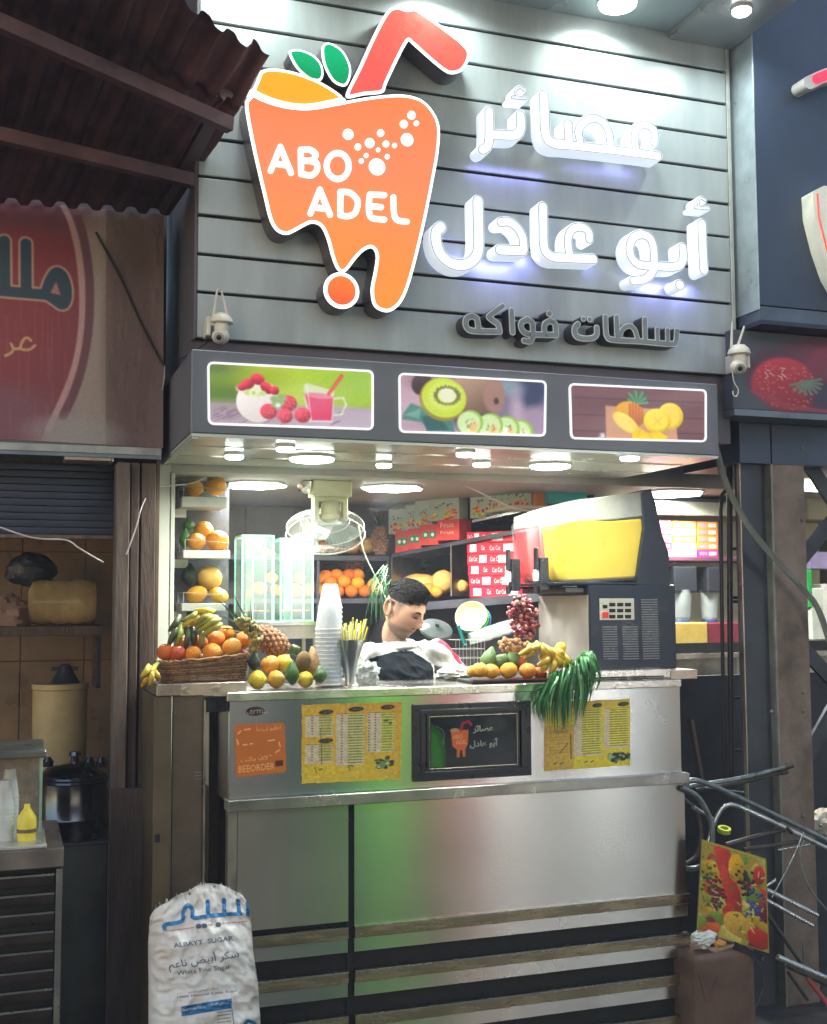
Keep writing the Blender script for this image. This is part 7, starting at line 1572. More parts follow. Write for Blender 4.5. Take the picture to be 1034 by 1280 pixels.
# fruit printed leaf
FYY = -.10; c = Canvas(170, 250, (176, 150, 60)); gf = np.random.default_rng(15)
for k in range(60): c.ell(gf.uniform(0, 170), gf.uniform(0, 250), gf.uniform(10, 30), gf.uniform(12, 30), ((190, 56, 40), (206, 160, 40), (110, 140, 50), (200, 90, 40), (150, 160, 60), (120, 30, 40), (210, 190, 90))[k % 7], gf.uniform(0, 90), 4, .25)
c.ell(60, 40, 24, 60, (196, 60, 48), -15, 3, .3); c.ell(78, 110, 20, 60, (192, 58, 44), -20, 3, .3); c.ell(92, 50, 22, 40, (214, 160, 36), 0, 3, .3); c.ell(150, 50, 16, 26, (190, 56, 44), 10, 3, .3); c.ell(100, 200, 40, 34, (206, 160, 60), 0, 3, .2); c.ell(148, 220, 30, 26, (180, 50, 40), 0, 3, .2)
for cxg, cyg, n_, col in ((38, 135, 70, (110, 30, 44)), (118, 75, 40, (60, 30, 44)), (140, 140, 40, (70, 80, 130)), (20, 100, 20, (70, 90, 40))):
    for k in range(n_): c.ell(cxg+gf.normal(0, 12), cyg+gf.normal(0, 20), 4.2, 4.2, col, 0, 1.5, .5)
for k in range(60): x, y = gf.uniform(0, 160), gf.uniform(30, 240); c.line([(x, y), (x+gf.uniform(-14, 14), y+gf.uniform(-14, 14))], 1.8, ((90, 130, 50), (60, 110, 40), (225, 210, 150))[k % 3], .8)
c.rc(0, 0, 170, 4, (200, 190, 60)); c.noise(.06, 2, 8)
q = ((878, 1050), (957, 1074), (961, 1191), (872, 1162)); pts = [P(x, y, FYY) for x, y in q]; tlf = thing('table_leaf', 'folding table leaf printed with mixed fruit leaning beside the counter', 'table top', pts[3]); nrm_ = Vector((0, 1, 0))
o = sheet(c, quad(*pts)); O('fruit_print', o, print_mat('leaf_print', .25, coat=.5), tlf)
bm = bmesh.new(); A = [bm.verts.new(v+Vector((0, .001, 0))) for v in pts]; B = [bm.verts.new(v+Vector((.008, .022, 0))) for v in pts]; bm.faces.new(A); bm.faces.new(B[::-1])
for i in range(4): bm.faces.new((A[i], B[i], B[(i+1) % 4], A[(i+1) % 4]))
O('board', bm, mat('brown_board', (.14, .08, .04), .6), tlf); bm = bmesh.new(); tube(bm, [pts[0]+Vector((0, -.001, .001)), pts[1]+Vector((0, -.001, .001)), pts[2], pts[3]], .003, 6, closed=True); O('edge_band', bm, mat('olive_edge', (.35, .32, .06), .4), tlf)
# brown jerrycan
JY = -.12; a, b_, c_, d = rect(868, 1180, 946, 1290, JY); jc = thing('jerrycan', 'brown plastic jerrycan with a cloth on its cap at the lower right', 'jerrycan', ((a+b_)/2, JY, 0)); M_jc = mat('brown_jerrycan_plastic', (.13, .075, .055), .38, var=.2, scale=6, bump=.08, dirt=.3, dirtcol=(.06, .03, .02))
bm = bmesh.new(); bx(bm, a, b_, JY, JY+.2, GZ, P(905, 1188, JY).z, .045, 4); O('body', bm, M_jc, jc, smooth=45)
for (q0, q1) in (((874, 1215), (882, 1250)), ((898, 1222), (884, 1250))): bm = bmesh.new(); tube(bm, [P(*q0, JY-.001), P(*q1, JY-.001)], .005, 6); O('rib', bm, M_jc, jc, smooth=60)
bm = bmesh.new(); tube(bm, catmull([P(882, 1186, JY+.08), P(890, 1176, JY+.08), P(920, 1182, JY+.08), P(935, 1195, JY+.08)], 4), .014, 8); O('handle', bm, M_jc, jc, smooth=60)
bm = bmesh.new(); beam(bm, P(920, 1182, JY), P(952, 1197, JY), .02, .022, bev=.003); O('spout', bm, blackplastic, jc)
p = P(885, 1176, JY-.01); crumple('cloth', (p.x, JY+.03, p.z), .05, 1.1, .9, .75, mat('grubby_white_cloth', (.62, .62, .58), .8, bump=.4), 12, label='grubby white cloth crumpled on top of the brown jerrycan', cat='cloth')
p = P(903, 1181, JY-.02); crumple('orange_peel_scrap', (p.x, JY-.0, p.z), .022, 1.3, .8, .7, mat('amber_scrap', (.55, .24, .04), .5), 14, label='small amber scrap next to the white cloth', cat='scrap')
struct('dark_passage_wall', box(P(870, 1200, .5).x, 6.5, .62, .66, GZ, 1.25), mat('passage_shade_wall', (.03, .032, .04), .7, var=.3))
# ------------------------------------------------------------------ left neighbour: sign, awning, bay
NLY = .45; M_tim = mat('dark_weathered_timber', (.075, .05, .04), .6, var=.35, scale=6, bump=.4, stretch=(3, 3, .5), dirt=.4); M_tim2 = mat('greyer_weathered_timber', (.12, .09, .075), .6, var=.35, scale=6, bump=.4, stretch=(3, 3, .5), dirt=.4)
c = Canvas(248, 312, (150, 134, 128)); o_ = lambda pts: [(x/4.267+40, (y/4.267)+8) for x, y in pts]; gl = np.random.default_rng(22)
c.poly([(0, 0)]+o_([(300, -40), (345, 30), (395, 170), (420, 320), (432, 500), (420, 700), (385, 860), (330, 1020), (270, 1150), (215, 1290)])+[(0, 312)], (122, 52, 62), 1, 1.5)
c.ell(30, 130, 90, 110, (138, 48, 56), soft=60, al=.7); c.ell(20, 280, 90, 40, (120, 84, 96), soft=30, al=.7); c.ell(60, 10, 90, 30, (96, 50, 66), soft=25, al=.8)
band_ = o_([(330, -20), (370, 60), (412, 240), (432, 460), (425, 680), (390, 880), (330, 1050), (250, 1230)])
band2 = o_([(385, -20), (430, 100), (466, 300), (475, 480), (465, 680), (430, 880), (380, 1040), (330, 1150)])
c.line(catmull(band2, 5), 5.5, (104, 60, 72), 1, 1.5); c.line(catmull(band_, 5), 3.8, (178, 140, 140), 1, 1.5)
for k in range(46):
    x = gl.uniform(0, 125); y = gl.uniform(120, 290); c.line([(x, y), (x+gl.uniform(-.5, .5), y+gl.uniform(20, 80))], gl.uniform(.4, 1.4), (158, 110, 120), .22, 2)
c.rc(172, 0, 248, 312, (104, 86, 86), .8); c.ell(205, 180, 34, 140, (88, 66, 64), soft=20, al=.7)
for k in range(160): x, y = gl.uniform(176, 246), gl.uniform(0, 310); c.line([(x, y), (x+gl.uniform(-2, 2), y+gl.uniform(4, 26))], gl.uniform(.4, 1.6), ((70, 52, 54), (128, 104, 104))[k % 2], .3, 2)
c.ell(130, 300, 60, 24, (150, 148, 150), soft=14, al=.6)
tw_ = [o_([(-60, 480), (120, 482), (235, 482)]), o_([(20, 200), (22, 470)]), o_([(132, 205), (134, 470)]), o_([(235, 482), (262, 400), (295, 352), (330, 375), (348, 440), (345, 500), (325, 530), (290, 510), (240, 478)]), o_([(300, 380), (340, 470)]), o_([(250, 470), (330, 505)])]
for q in tw_: c.line(catmull(q, 4) if len(q) > 2 else q, 9.5, (186, 150, 132), 1, 1.5)
for q in tw_: c.line(catmull(q, 4) if len(q) > 2 else q, 6.8, (40, 62, 80), 1, 1.5)
c.poly(o_([(262, 470), (292, 405), (318, 478)]), (168, 118, 110), 1, 1.5)
for q in (o_([(180, 770), (150, 795), (105, 792), (118, 745), (140, 730), (160, 745)]), o_([(105, 792), (70, 795), (55, 770)]), o_([(70, 795), (55, 820), (25, 838)])): c.line(catmull(q, 4), 1.7, (196, 160, 112), 1, 1)
c.blur(1); c.noise(.02, 2, 9)
sg_ = thing('neighbour_sign', 'stained dark red Arabic shop sign with teal letters on the left', 'shop sign', P(100, 555, NLY))
qd = [P(-40, 245, NLY), P(205, 268, NLY), P(204, 560, NLY), P(-40, 546, NLY)]
O('sign_print', sheet(c, quad(*qd)), print_mat('old_sign_print', .5, bump=.1), sg_)
x_l, x_r = qd[0].x-.3, qd[1].x; zb_, zt_ = qd[2].z, qd[0].z
O('box', box(x_l, x_r, NLY+.003, NLY+.3, zb_-.002, zt_+.05), M_side, sg_); O('bottom_trim', box(x_l, x_r+.0, NLY-.02, NLY+.001, zb_-.035, zb_-.003, .002), mat('pale_grimy_trim', (.36, .38, .38), .4, .5, dirt=.5), sg_)
O('underside', box(x_l, x_r, NLY-.018, NLY+.35, zb_-.05, zb_-.036), mat('bluish_soffit', (.16, .20, .25), .35, .4), sg_)
a, b_, c_, d = rect(80, 561, 139, 577, NLY+.05); bl_ = thing('box_lamp', 'unlit pinkish white box lamp under the red sign', 'lamp', (a, NLY+.05, c_)); O('cover', box(a, b_, NLY-.0, NLY+.14, c_, d, .004), mat('pinkish_lamp_cover', (.66, .58, .56), .35, bump=0), bl_); O('end_cap', box(b_+.0005, b_+.006, NLY-.002, NLY+.142, c_-.001, d+.001), white, bl_)
struct('left_upper_wall', box(-1.5, CLX0-.02, NLY+.31, 1.0, zb_+.0, 5.2), M_wall)
wl_ = thing('wall_wire', 'thin black wire crossing the grey side panel to the camera', 'wire', P(206, 455, -.0)); bm = bmesh.new(); tube(bm, catmull([P(205, 456, .42), P(222, 450, .1), P(240, 441, -.03), P(262, 426, -.03), P(270, 420, -.03)], 6), .0028, 5); O('wire', bm, black, wl_)
bm = bmesh.new(); tube(bm, catmull([P(120, 290, .44), P(150, 345, .44), P(176, 402, .44), P(200, 448, .43), P(207, 456, .42)], 5), .005, 5); O('wire', bm, black, wl_)
bm = bmesh.new(); tube(bm, catmull([P(206, 456, .42), P(205, 475, .42), P(203, 488, .43)], 5), .003, 5); O('wire', bm, M_wire, wl_)
# columns between the shops
for xa, xb, Y, mt, lb in ((143, 160, .40, M_tim2, 'grey brown timber post at the right side of the dark bay'), (161, 172, .44, M_tim, 'narrow dark timber post, middle of the three by the white jamb'), (174, 193, .46, M_tim, 'dark timber post directly left of the white jamb')):
    a, b_ = P(xa, 800, Y).x, P(xb, 800, Y).x; O('timber_post', box(a, b_, Y, Y+.12, GZ, P(160, 578, Y).z, .004), mt, label=lb, cat='post')
a, b_ = P(137, 1000, .38).x, P(189, 1000, .38).x; O('timber_boarding', box(a, b_, .37, .385, GZ, P(160, 985, .38).z, .004), M_tim, label='dark brown timber boarding at the foot of the posts', cat='boarding')
a, b_ = P(188, 700, .5).x, P(192, 700, .5).x
# roller shutter
HY_ = .62; sh_ = thing('roller_shutter', 'half lowered dark roller shutter over the left bay', 'shutter', P(70, 668, HY_)); ys = np.linspace(579, 668, 11)
for y0_, y1_ in zip(ys[:-1], ys[1:]):
    a, b_, c_, d = rect(-60, y0_, 147, y1_-.6, HY_); bm = bmesh.new(); bx(bm, a, b_, HY_, HY_+.02, c_, d, .006, 2); O('slat', bm, mat('navy_shutter_slat', (.035, .045, .075), .4, .4, bump=.05), sh_, smooth=40)
a, b_, c_, d = rect(-60, 668, 147, 673, HY_); O('bottom_bar', box(a, b_, HY_-.005, HY_+.03, c_, d, .002), M_tim2, sh_)
# inside of the bay
M_bt = mat('brown_wall_tile', (.17, .12, .075), .35, var=.2, scale=5, bump=.05, dirt=.3, dirtcol=(.08, .05, .03)); WBYL = 2.0
struct('bay_back_wall', box(-2.5, .60, WBYL+.012, WBYL+.2, GZ, 3), mat('bay_grout', (.09, .062, .04), .8))
bw_ = bpy.data.objects['bay_back_wall']
txs = [P(x, 900, WBYL).x for x in (-90, 24, 104, 190)]; tzs = [P(60, y, WBYL).z for y in (560, 690, 826, 950, 1090)]
for i in range(3):
    for j in range(4): O('tile', box(txs[i]+.002, txs[i+1]-.002, WBYL, WBYL+.011, tzs[j+1]+.002, tzs[j]-.002, .002), M_bt, bw_)
struct('bay_side_wall', box(.585, .598, .50, 2.0, GZ, 3), mat('bay_side', (.12, .08, .05), .6, var=.3))
struct('bay_ceiling', box(-2.5, .585, .66, 2.0, P(60, 572, .66).z, P(60, 572, .66).z+.05), mat('bay_ceiling_dark', (.08, .08, .08), .7))
BSY = 1.3; a, b_, c_, d = rect(-40, 783, 130, 795, BSY); bs = thing('bay_shelf', 'dark shelf in the left bay holding the jar and sacks', 'shelf', (a, BSY, c_)); O('board', box(a, b_, BSY, BSY+.4, c_, d, .003), M_tim, bs); O('bracket', box(b_-.03, b_-.01, BSY+.02, BSY+.3, c_-.25, c_-.001), blackplastic, bs); zs_ = d
jx0, jx1 = P(36, 750, BSY).x, P(122, 750, BSY).x; r = (P(80, 724, BSY).z-zs_)/2; jr = thing('storage_jar', 'big amber plastic jar lying on the bay shelf', 'jar', ((jx0+jx1)/2, BSY+.15, zs_)); bm = bmesh.new(); L_ = jx1-jx0
lathe(bm, [(r*.6, 0), (r*.92, .02), (r, .06), (r*.95, L_*.33), (r*1.0, L_*.38), (r*.95, L_*.62), (r*1.0, L_*.67), (r, L_*.92), (r*.9, L_)], (jx0, BSY+.16, zs_+r+.002), 26, axis=(1, 0, 0)); O('body', bm, mat('amber_jar_plastic', (.36, .28, .14), .25, var=.25, scale=5, bump=.05, coat=.4), jr, smooth=40)
p = P(8, 770, BSY+.1); crumple('sack', (p.x, BSY+.15, p.z), .14, 1.0, .8, .85, mat('pinkish_sack', (.26, .17, .14), .7, bump=.5), 3, amp=.25, floor=zs_, label='pinkish grey sack on the shelf at the left edge', cat='sack')
p = P(40, 712, BSY+.25); crumple('helmet_bag', (p.x, BSY+.3, p.z), .11, 1.3, .8, .95, mat('dark_navy_bag', (.02, .03, .045), .5, bump=.3), 8, amp=.2, floor=zs_, label='dark rounded bag behind the amber jar', cat='bag')
CY = 1.5; q = P(74, 944, CY); rc_ = (P(109, 900, CY).x-P(40, 900, CY).x)/2; zt2 = P(74, 854, CY).z; co_ = thing('drink_barrel', 'beige insulated drink barrel with dark lid in the left bay', 'barrel', (q.x, CY, q.z)); bm = bmesh.new(); z0b = q.z-.1
lathe(bm, [(rc_*.9, z0b), (rc_*.98, z0b+.05), (rc_, zt2-.03), (rc_*1.04, zt2-.025), (rc_*1.04, zt2)], (q.x, CY, 0), 28); O('body', bm, mat('beige_barrel_plastic', (.42, .33, .17), .45, var=.15, scale=4, bump=.05, dirt=.3), co_, smooth=40)
bm = bmesh.new(); lathe(bm, [(rc_*.55, zt2+.001), (rc_*.28, P(74, 838, CY).z), (rc_*.22, P(74, 832, CY).z), (rc_*.12, P(74, 830, CY).z)], (q.x+.02, CY, 0), 20); O('lid', bm, blackplastic, co_, smooth=35); bm = bmesh.new(); beam(bm, (q.x-.04, CY, P(74, 836, CY).z), (q.x+.08, CY, P(74, 836, CY).z), .02, .018, bev=.003); O('lid_handle', bm, blackplastic, co_)
O('barrel_table', box(-1.2, .5, CY-.15, CY+.4, GZ, z0b-.001), M_tim, label='dark table under the drink barrel in the left bay', cat='table')
# steamer pot on a metal cabinet
SY_ = .85; q = P(92, 1046, SY_); rp = (P(134, 1000, SY_).x-P(50, 1000, SY_).x)/2; zt3 = P(92, 966, SY_).z; zc = q.z; M_pot = mat('dark_pot_steel', (.20, .20, .21), .22, 1.0, var=.3, scale=4, bump=.06, dirt=.4, dirtcol=(.04, .03, .03)); pt_ = thing('steamer_pot', 'dark shiny double steamer pot on the cabinet in the left bay', 'pot', (q.x, SY_, zc)); bm = bmesh.new(); Hh = zt3-zc
lathe(bm, [(rp*.96, zc+.001), (rp, zc+.02), (rp, zc+Hh*.3), (rp*1.03, zc+Hh*.32), (rp*1.0, zc+Hh*.34), (rp, zc+Hh*.86), (rp*1.05, zc+Hh*.88), (rp*1.01, zc+Hh*.91), (rp*1.05, zc+Hh*.94), (rp*1.01, zc+Hh*.97), (rp*1.03, zc+Hh)], (q.x, SY_, 0), 32); O('body', bm, M_pot, pt_, smooth=40)
bm = bmesh.new(); lathe(bm, [(rp*1.0, zt3+.001), (rp*.8, zt3+.03), (rp*.3, zt3+.045), (rp*.12, zt3+.05), (rp*.12, zt3+.07), (rp*.2, zt3+.075), (rp*.15, zt3+.09)], (q.x, SY_, 0), 28); O('lid', bm, M_pot, pt_, smooth=40)
for x in (60, 112, 127): bm = bmesh.new(); p = P(x, 958, SY_-.1); lathe(bm, [(.02, 0), (.024, .02), (.01, .04)], p, 12); O('valve', bm, M_pot, pt_, smooth=40)
a, b_, c_, d = rect(76, 1050, 137, 1300, SY_-.12); M_cab = mat('grey_green_steel_cabinet', (.14, .15, .14), .35, .8, var=.2, scale=3, bump=.05, dirt=.5, dirtcol=(.03, .03, .03)); kb = thing('steel_cabinet', 'grey green steel cabinet under the steamer pot', 'cabinet', (a, SY_-.12, GZ)); O('body', box(a-.3, b_-.012, SY_-.12, SY_+.45, GZ, zc-.012, .004), M_cab, kb); O('top', box(a-.3, b_-.0, SY_-.14, SY_+.46, zc-.0115, zc-.0005, .003), M_cab, kb); O('edge_bar', box(b_-.0115, b_+.006, SY_-.13, SY_-.10, GZ, zc-.014, .002), steel_dull, kb)
# slatted steel stall with a glass case in the near left corner
KY = -.12; xr = P(80, 1070, KY).x; zt4 = P(40, 1062, KY).z; zl4 = P(40, 1087, KY).z; M_sw = mat('stall_steel', (.36, .31, .29), .35, .9, var=.15, scale=5, bump=.06, dirt=.4, dirtcol=(.1, .07, .05)); sl_ = thing('slatted_stall', 'steel stall with horizontal slats in the lower left corner', 'stall', (xr-.4, KY, GZ))
O('top', box(xr-1.2, xr, KY, KY+.55, zl4, zt4, .004), M_sw, sl_); O('post', box(P(69, 1180, KY).x, P(77, 1180, KY).x, KY+.01, KY+.04, GZ, zl4-.005, .002), steel_smooth, sl_); O('backing', box(xr-1.2, xr-.012, KY+.06, KY+.5, GZ, zl4-.001), black, sl_)
z = zl4-.02; pz = (P(30, 1105, KY).z-P(30, 1262, KY).z)/6.5
while z > GZ+.02:
    bm = bmesh.new(); oriented(bm, Vector(((xr-1.2+P(67, 1180, KY).x)/2, KY+.035, z-pz*.42)), Vector((1, 0, 0)), Vector((0, .85, .5)).normalized(), Vector((0, -.5, .85)).normalized(), (P(67, 1180, KY).x-xr+1.2)/2, .004, pz*.34); O('slat', bm, mat('dark_slat_steel', (.16, .13, .12), .35, .8, bump=.1, dirt=.4), sl_)
    O('slat_edge', box(xr-1.2, P(67, 1180, KY).x, KY+.012, KY+.02, z-.008, z-.001), steel_smooth, sl_); z -= pz
gc_ = thing('glass_case', 'small glass display case with a metal roof on the left stall', 'glass case', (P(20, 1060, KY+.03).x, KY+.03, zt4)); GX1 = P(52, 1000, KY+.03).x; GZ1 = P(20, 948, KY+.03).z; M_gg = mat('case_glass', (.6, .66, .6), .05, bump=0, alpha=.07)
O('roof', box(GX1-1.0, P(58, 945, KY+.03).x, KY-.0, KY+.36, GZ1+.001, GZ1+.028, .006), mat('grey_green_roof', (.16, .17, .15), .35, .7, bump=.03), gc_); O('front_pane', box(GX1-1.0, GX1-.008, KY+.03, KY+.034, zt4+.014, GZ1), M_gg, gc_); O('side_pane', box(GX1-.004, GX1, KY+.036, KY+.33, zt4+.014, GZ1), M_gg, gc_); O('corner_bar', box(GX1-.0075, GX1+.002, KY+.026, KY+.0355, zt4+.013, GZ1, .001), mat('greenish_bar', (.30, .42, .33), .3, .3), gc_)
O('sill', box(GX1-1.0, GX1+.02, KY+.005, KY+.34, zt4+.0005, zt4+.0125, .003), mat('pale_sill', (.55, .52, .46), .35, .5), gc_); O('back_panel', box(GX1-1.0, GX1-.002, KY+.331, KY+.34, zt4+.014, GZ1), mat('case_back', (.20, .13, .08), .6, var=.4, scale=20), gc_)
def cs2(label, xc, yt, yb, w, Y, n):
    cupstack(label, xc, yt, yb, w*.6, w, Y, n)
_KT = KT; cs2('stack of white cups at the left edge inside the glass case', 4, 975, 1056, 24, KY+.14, 10); cs2('taller stack of white cups in the middle of the glass case', 11, 961, 1056, 22, KY+.22, 13)
yb_ = P(33, 1057, KY+.12); k = SC(33, 1040, KY+.12); lm = thing('lemon_bottle', 'yellow lemon shaped juice bottle inside the glass case', 'bottle', (yb_.x, KY+.12, yb_.z)); bm = bmesh.new(); M_yb = mat('bright_yellow_plastic', (.85, .68, .01), .3, bump=0, emit=(.9, .7, 0), es=.05)
lathe(bm, [(11*k, 0), (11.5*k, 6*k), (11*k, 18*k), (11.8*k, 24*k), (11.5*k, 34*k), (7*k, 42*k), (4*k, 46*k), (3.5*k, 51*k)], yb_, 20); O('body', bm, M_yb, lm, smooth=50); bm = bmesh.new(); lathe(bm, [(11.9*k, 17*k), (11.9*k, 21.5*k)], yb_, 20, capb=False, capt=False); O('band', bm, mat('brown_print', (.12, .06, .03), .5), lm)
# white wires
bm = bmesh.new(); tube(bm, catmull([P(-20, 652, -.0), P(40, 672, 0), P(82, 675, .05), P(100, 686, .1), P(129, 703, .2)], 6), .0032, 6); O('cable', bm, mat('pale_wire', (.55, .52, .5), .5), smooth=60, label='pale wire sagging across the dark bay', cat='cable')
bm = bmesh.new(); tube(bm, catmull([P(158, 693, .39), P(170, 660, .38), P(178, 632, .4), P(191, 611, .6), P(215, 607, .74), P(240, 604, .9), P(258, 596, .95)], 6), .0030, 6); O('cable', bm, MC['pale_wire'], smooth=60, label='pale wire looping from the timber posts across the white jamb', cat='cable')

# corrugated awning
aw = thing('corrugated_awning', 'dark maroon corrugated metal awning jutting out at the upper left', 'awning', P(210, 250, .3))
BRc, FRc, FLc, BLc = P(214, 266, .42), P(340, 78, -.62), P(-60, -190, -1.25), P(-120, 242, .42)
def awp(u, v, off=0):
    q = (BLc*(1-u)+BRc*u)*(1-v)+(FLc*(1-u)+FRc*u)*v; n_ = (BRc-BLc).cross(FRc-BRc).normalized(); n_ = n_ if n_.z > 0 else -n_
    return q+n_*(off+.015*math.tanh(2.2*math.sin(u*2*math.pi*11.0))+.008*noise.noise(Vector((u*8, v*5, 0)))*3*v)
M_aw = mat('maroon_corrugated', (.15, .080, .085), .45, .3, var=.35, scale=4, bump=.15, dirt=.5, dirtcol=(.05, .035, .05)); NU, NV = 144, 18; cuts = [0, .38, .74, 1.0]
for si, (v0, v1) in enumerate(zip(cuts[:-1], cuts[1:])):
    bm = bmesh.new(); G_ = [[bm.verts.new(awp(u/NU, v0+(v1-v0)*v/NV-(.02 if si and v == 0 else 0), si*.004+(.03*(u/NU > .93)*(v/NV) if si == 2 else 0))) for u in range(NU+1)] for v in range(NV+1)]
    for v in range(NV):
        for u in range(NU): bm.faces.new((G_[v][u], G_[v][u+1], G_[v+1][u+1], G_[v+1][u]))
    bmesh.ops.solidify(bm, geom=bm.faces[:], thickness=.0015); O('metal_sheet', bm, M_aw, aw, smooth=50)
for v in (.36, .72): bm = bmesh.new(); beam(bm, awp(0, v, -.07), awp(.96, v, -.07), .04, .05); O('purlin', bm, M_aw, aw)
bm = bmesh.new(); beam(bm, P(264, 150, -.25), P(206, 262, .40), .05, .03); O('rafter', bm, mat('mauve_steel_rafter', (.20, .15, .17), .5, .3, bump=.1, dirt=.4), aw)
bm = bmesh.new(); beam(bm, P(283, 122, -.35), P(260, 140, -.25), .02, .02); O('broken_bracket', bm, mat('rusty_red_bracket', (.30, .09, .07), .6, bump=.3), aw)
bm = bmesh.new(); prism(bm, [(lambda v: (v.x, v.z))(P(x, y, -.4)) for x, y in ((272, 112), (290, 104), (296, 112), (290, 122), (284, 120), (280, 126))], -.4, -.39); O('torn_scrap', bm, mat('pinkish_scrap', (.35, .25, .25), .5), aw)

# ------------------------------------------------------------------ security cameras
def seccam(label, px, py, Y, s, flip=1, lens=False):
    k = SC(px, py, Y); q = P(px, py, Y); t = thing('security_camera', label, 'camera', q, 'security cameras at the canopy corners'); M_c = mat('ivory_camera_plastic', (.66, .62, .54), .35, bump=0)
    def X(dx, dy, dz=0): return P(px+dx*s, py+dy*s, Y+dz)
    bm = bmesh.new(); lathe(bm, [(.001, 12*k*s), (8*k*s, 10*k*s), (13*k*s, 5*k*s), (15*k*s, 0), (15*k*s, -2*k*s), (11*k*s, -3*k*s)][::-1], X(3, -3), 22); O('hood', bm, M_c, t, smooth=40)
    bm = bmesh.new(); lathe(bm, [(9*k*s, -3*k*s), (9.5*k*s, -8*k*s), (9*k*s, -16*k*s), (4*k*s, -21*k*s)][::-1], X(3, -3), 20); O('neck', bm, M_c, t, smooth=40)
    bm = bmesh.new(); ball(bm, X(2, 16, -.01), 10.5*k*s, 1.1, 1, .95); O('head', bm, M_c, t, smooth=60)
    bm = bmesh.new(); ax_ = Vector((-.3, -1, -.35)).normalized(); lathe(bm, [(6*k*s, 9*k*s), (6.5*k*s, 11*k*s), (5*k*s, 11.5*k*s)], X(1, 16, -.01), 18, ax_); O('lens_ring', bm, mat('grey_lens_ring', (.35, .34, .32), .3, bump=0), t, smooth=40)
    bm = bmesh.new(); lathe(bm, [(3.4*k*s, 11.6*k*s), (2*k*s, 12.4*k*s)], X(1, 16, -.01), 16, ax_); O('lens', bm, blackplastic, t, smooth=60)
    bm = bmesh.new(); bx(bm, X(-14*flip, 0).x-.008, X(-14*flip, 0).x+.008, Y-.01, -.003 if Y < 0 else Y+.05, X(0, 16).z, X(0, -8).z, .003); bx(bm, min(X(-14*flip, 0).x, q.x), max(X(-14*flip, 0).x, q.x), Y-.008, Y+.008, X(0, 3).z, X(0, -2).z, .002); O('bracket', bm, M_c, t)
    for a_, b2 in (((-8, -6), (-2, -46)), ((11, -8), (3, -42))) if flip > 0 else (((-7, -8), (-6, -44)), ((2, -14), (10, -38))):
        bm = bmesh.new(); tube(bm, [X(*a_), X(*b2)], [2.0*k*s, 1.3*k*s], 8); O('antenna', bm, M_c, t, smooth=60)
seccam('ivory security camera with two thin antennas at the left end of the canopy', 274, 405, -.07, .98)
seccam('ivory security camera with two stubby antennas at the right end of the canopy', 921, 444, -.16, .95, -1)
bm = bmesh.new(); tube(bm, catmull([P(915, 463, -.17), P(918, 478, -.17), P(923, 487, -.17), P(921, 495, -.17), P(917, 494, -.17), P(916, 489, -.16)], 5), .0025, 5); O('camera_cable', bm, white, smooth=60, label='short white cable dangling below the right security camera', cat='cable')

# ------------------------------------------------------------------ sugar sack
SYY = -.30; sx = P(260, 1200, SYY).x; out = [(192, 1290), (190, 1240), (190, 1190), (192, 1155), (199, 1142), (206, 1139), (211, 1134), (222, 1128), (232, 1122), (240, 1125), (246, 1118), (262, 1114), (280, 1114), (292, 1119), (302, 1122), (312, 1128), (320, 1140), (321, 1180), (324, 1200), (330, 1240), (333, 1290)]
L_ = [P(x, y, SYY) for x, y in out]; left = [(190, 1290), (190, 1240), (189.5, 1190), (192, 1155), (203, 1137)]; right = [(333, 1290), (330, 1240), (324, 1200), (321.5, 1165), (318, 1134)]
def xr_(side, y):
    q = sorted(side, key=lambda a: a[1]); return float(np.interp(y, [a[1] for a in q], [a[0] for a in q]))
top_px = lambda u: float(np.interp(u, [0, .06, .14, .24, .34, .42, .55, .7, .82, .93, 1], [1146, 1139, 1133, 1126, 1123, 1116, 1113, 1114, 1121, 1127, 1140]))
SB = .13; NUu, NVv = 64, 72; gs2 = np.random.default_rng(2)
zg_px = 1330
def sack(u, v, side):
    """u across, v from the top (0) to the ground (1); side 1 front, -1 back"""
    yt = top_px(u); y = yt+(zg_px-yt)*v; x = xr_(left, y)+(xr_(right, y)-xr_(left, y))*u
    thick = SB*(1-(2*u-1)**2)**.42*(min(1, v*3.2+.04))**.65*(.55+.45*min(1, v*1.4))
    q = P(x, y, SYY); w = .0
    f1 = noise.noise(Vector((u*5, v*10, side*3)))*.014+abs(noise.noise(Vector((u*7+v*6, v*14-u*5, side))))*-.019+abs(noise.noise(Vector((u*16-v*8, v*30, side+3))))*-.010+noise.noise(Vector((u*3, v*46, side)))*.006*min(1, v*2)+abs(noise.noise(Vector((u*22, v*6, 4))))*-.012*max(0, 1-v*4)
    q.y = SYY+.10-side*(thick+f1*(1 if thick > .01 else .3)); return q
sk = thing('sugar_sack', 'crumpled white sugar sack with blue lettering standing before the counter', 'sack', (sx, SYY+.1, GZ))
bm = bmesh.new()
for side in (1, -1):
    Gd = [[bm.verts.new(sack(u/NUu, v/NVv, side)) for u in range(NUu+1)] for v in range(NVv+1)]
    for v in range(NVv):
        for u in range(NUu): bm.faces.new((Gd[v][u], Gd[v][u+1], Gd[v+1][u+1], Gd[v+1][u]) if side > 0 else (Gd[v][u+1], Gd[v][u], Gd[v+1][u], Gd[v+1][u+1]))
bmesh.ops.remove_doubles(bm, verts=bm.verts, dist=.0015); M_sack = mat('woven_white_plastic', (.74, .71, .68), .36, var=.06, scale=5, bump=.25, bscale=120, dirt=.8, dirtcol=(.42, .28, .18), rvar=.1, stretch=(1, 1, .7))
O('bag', bm, M_sack, sk, smooth=0)
bm = bmesh.new()
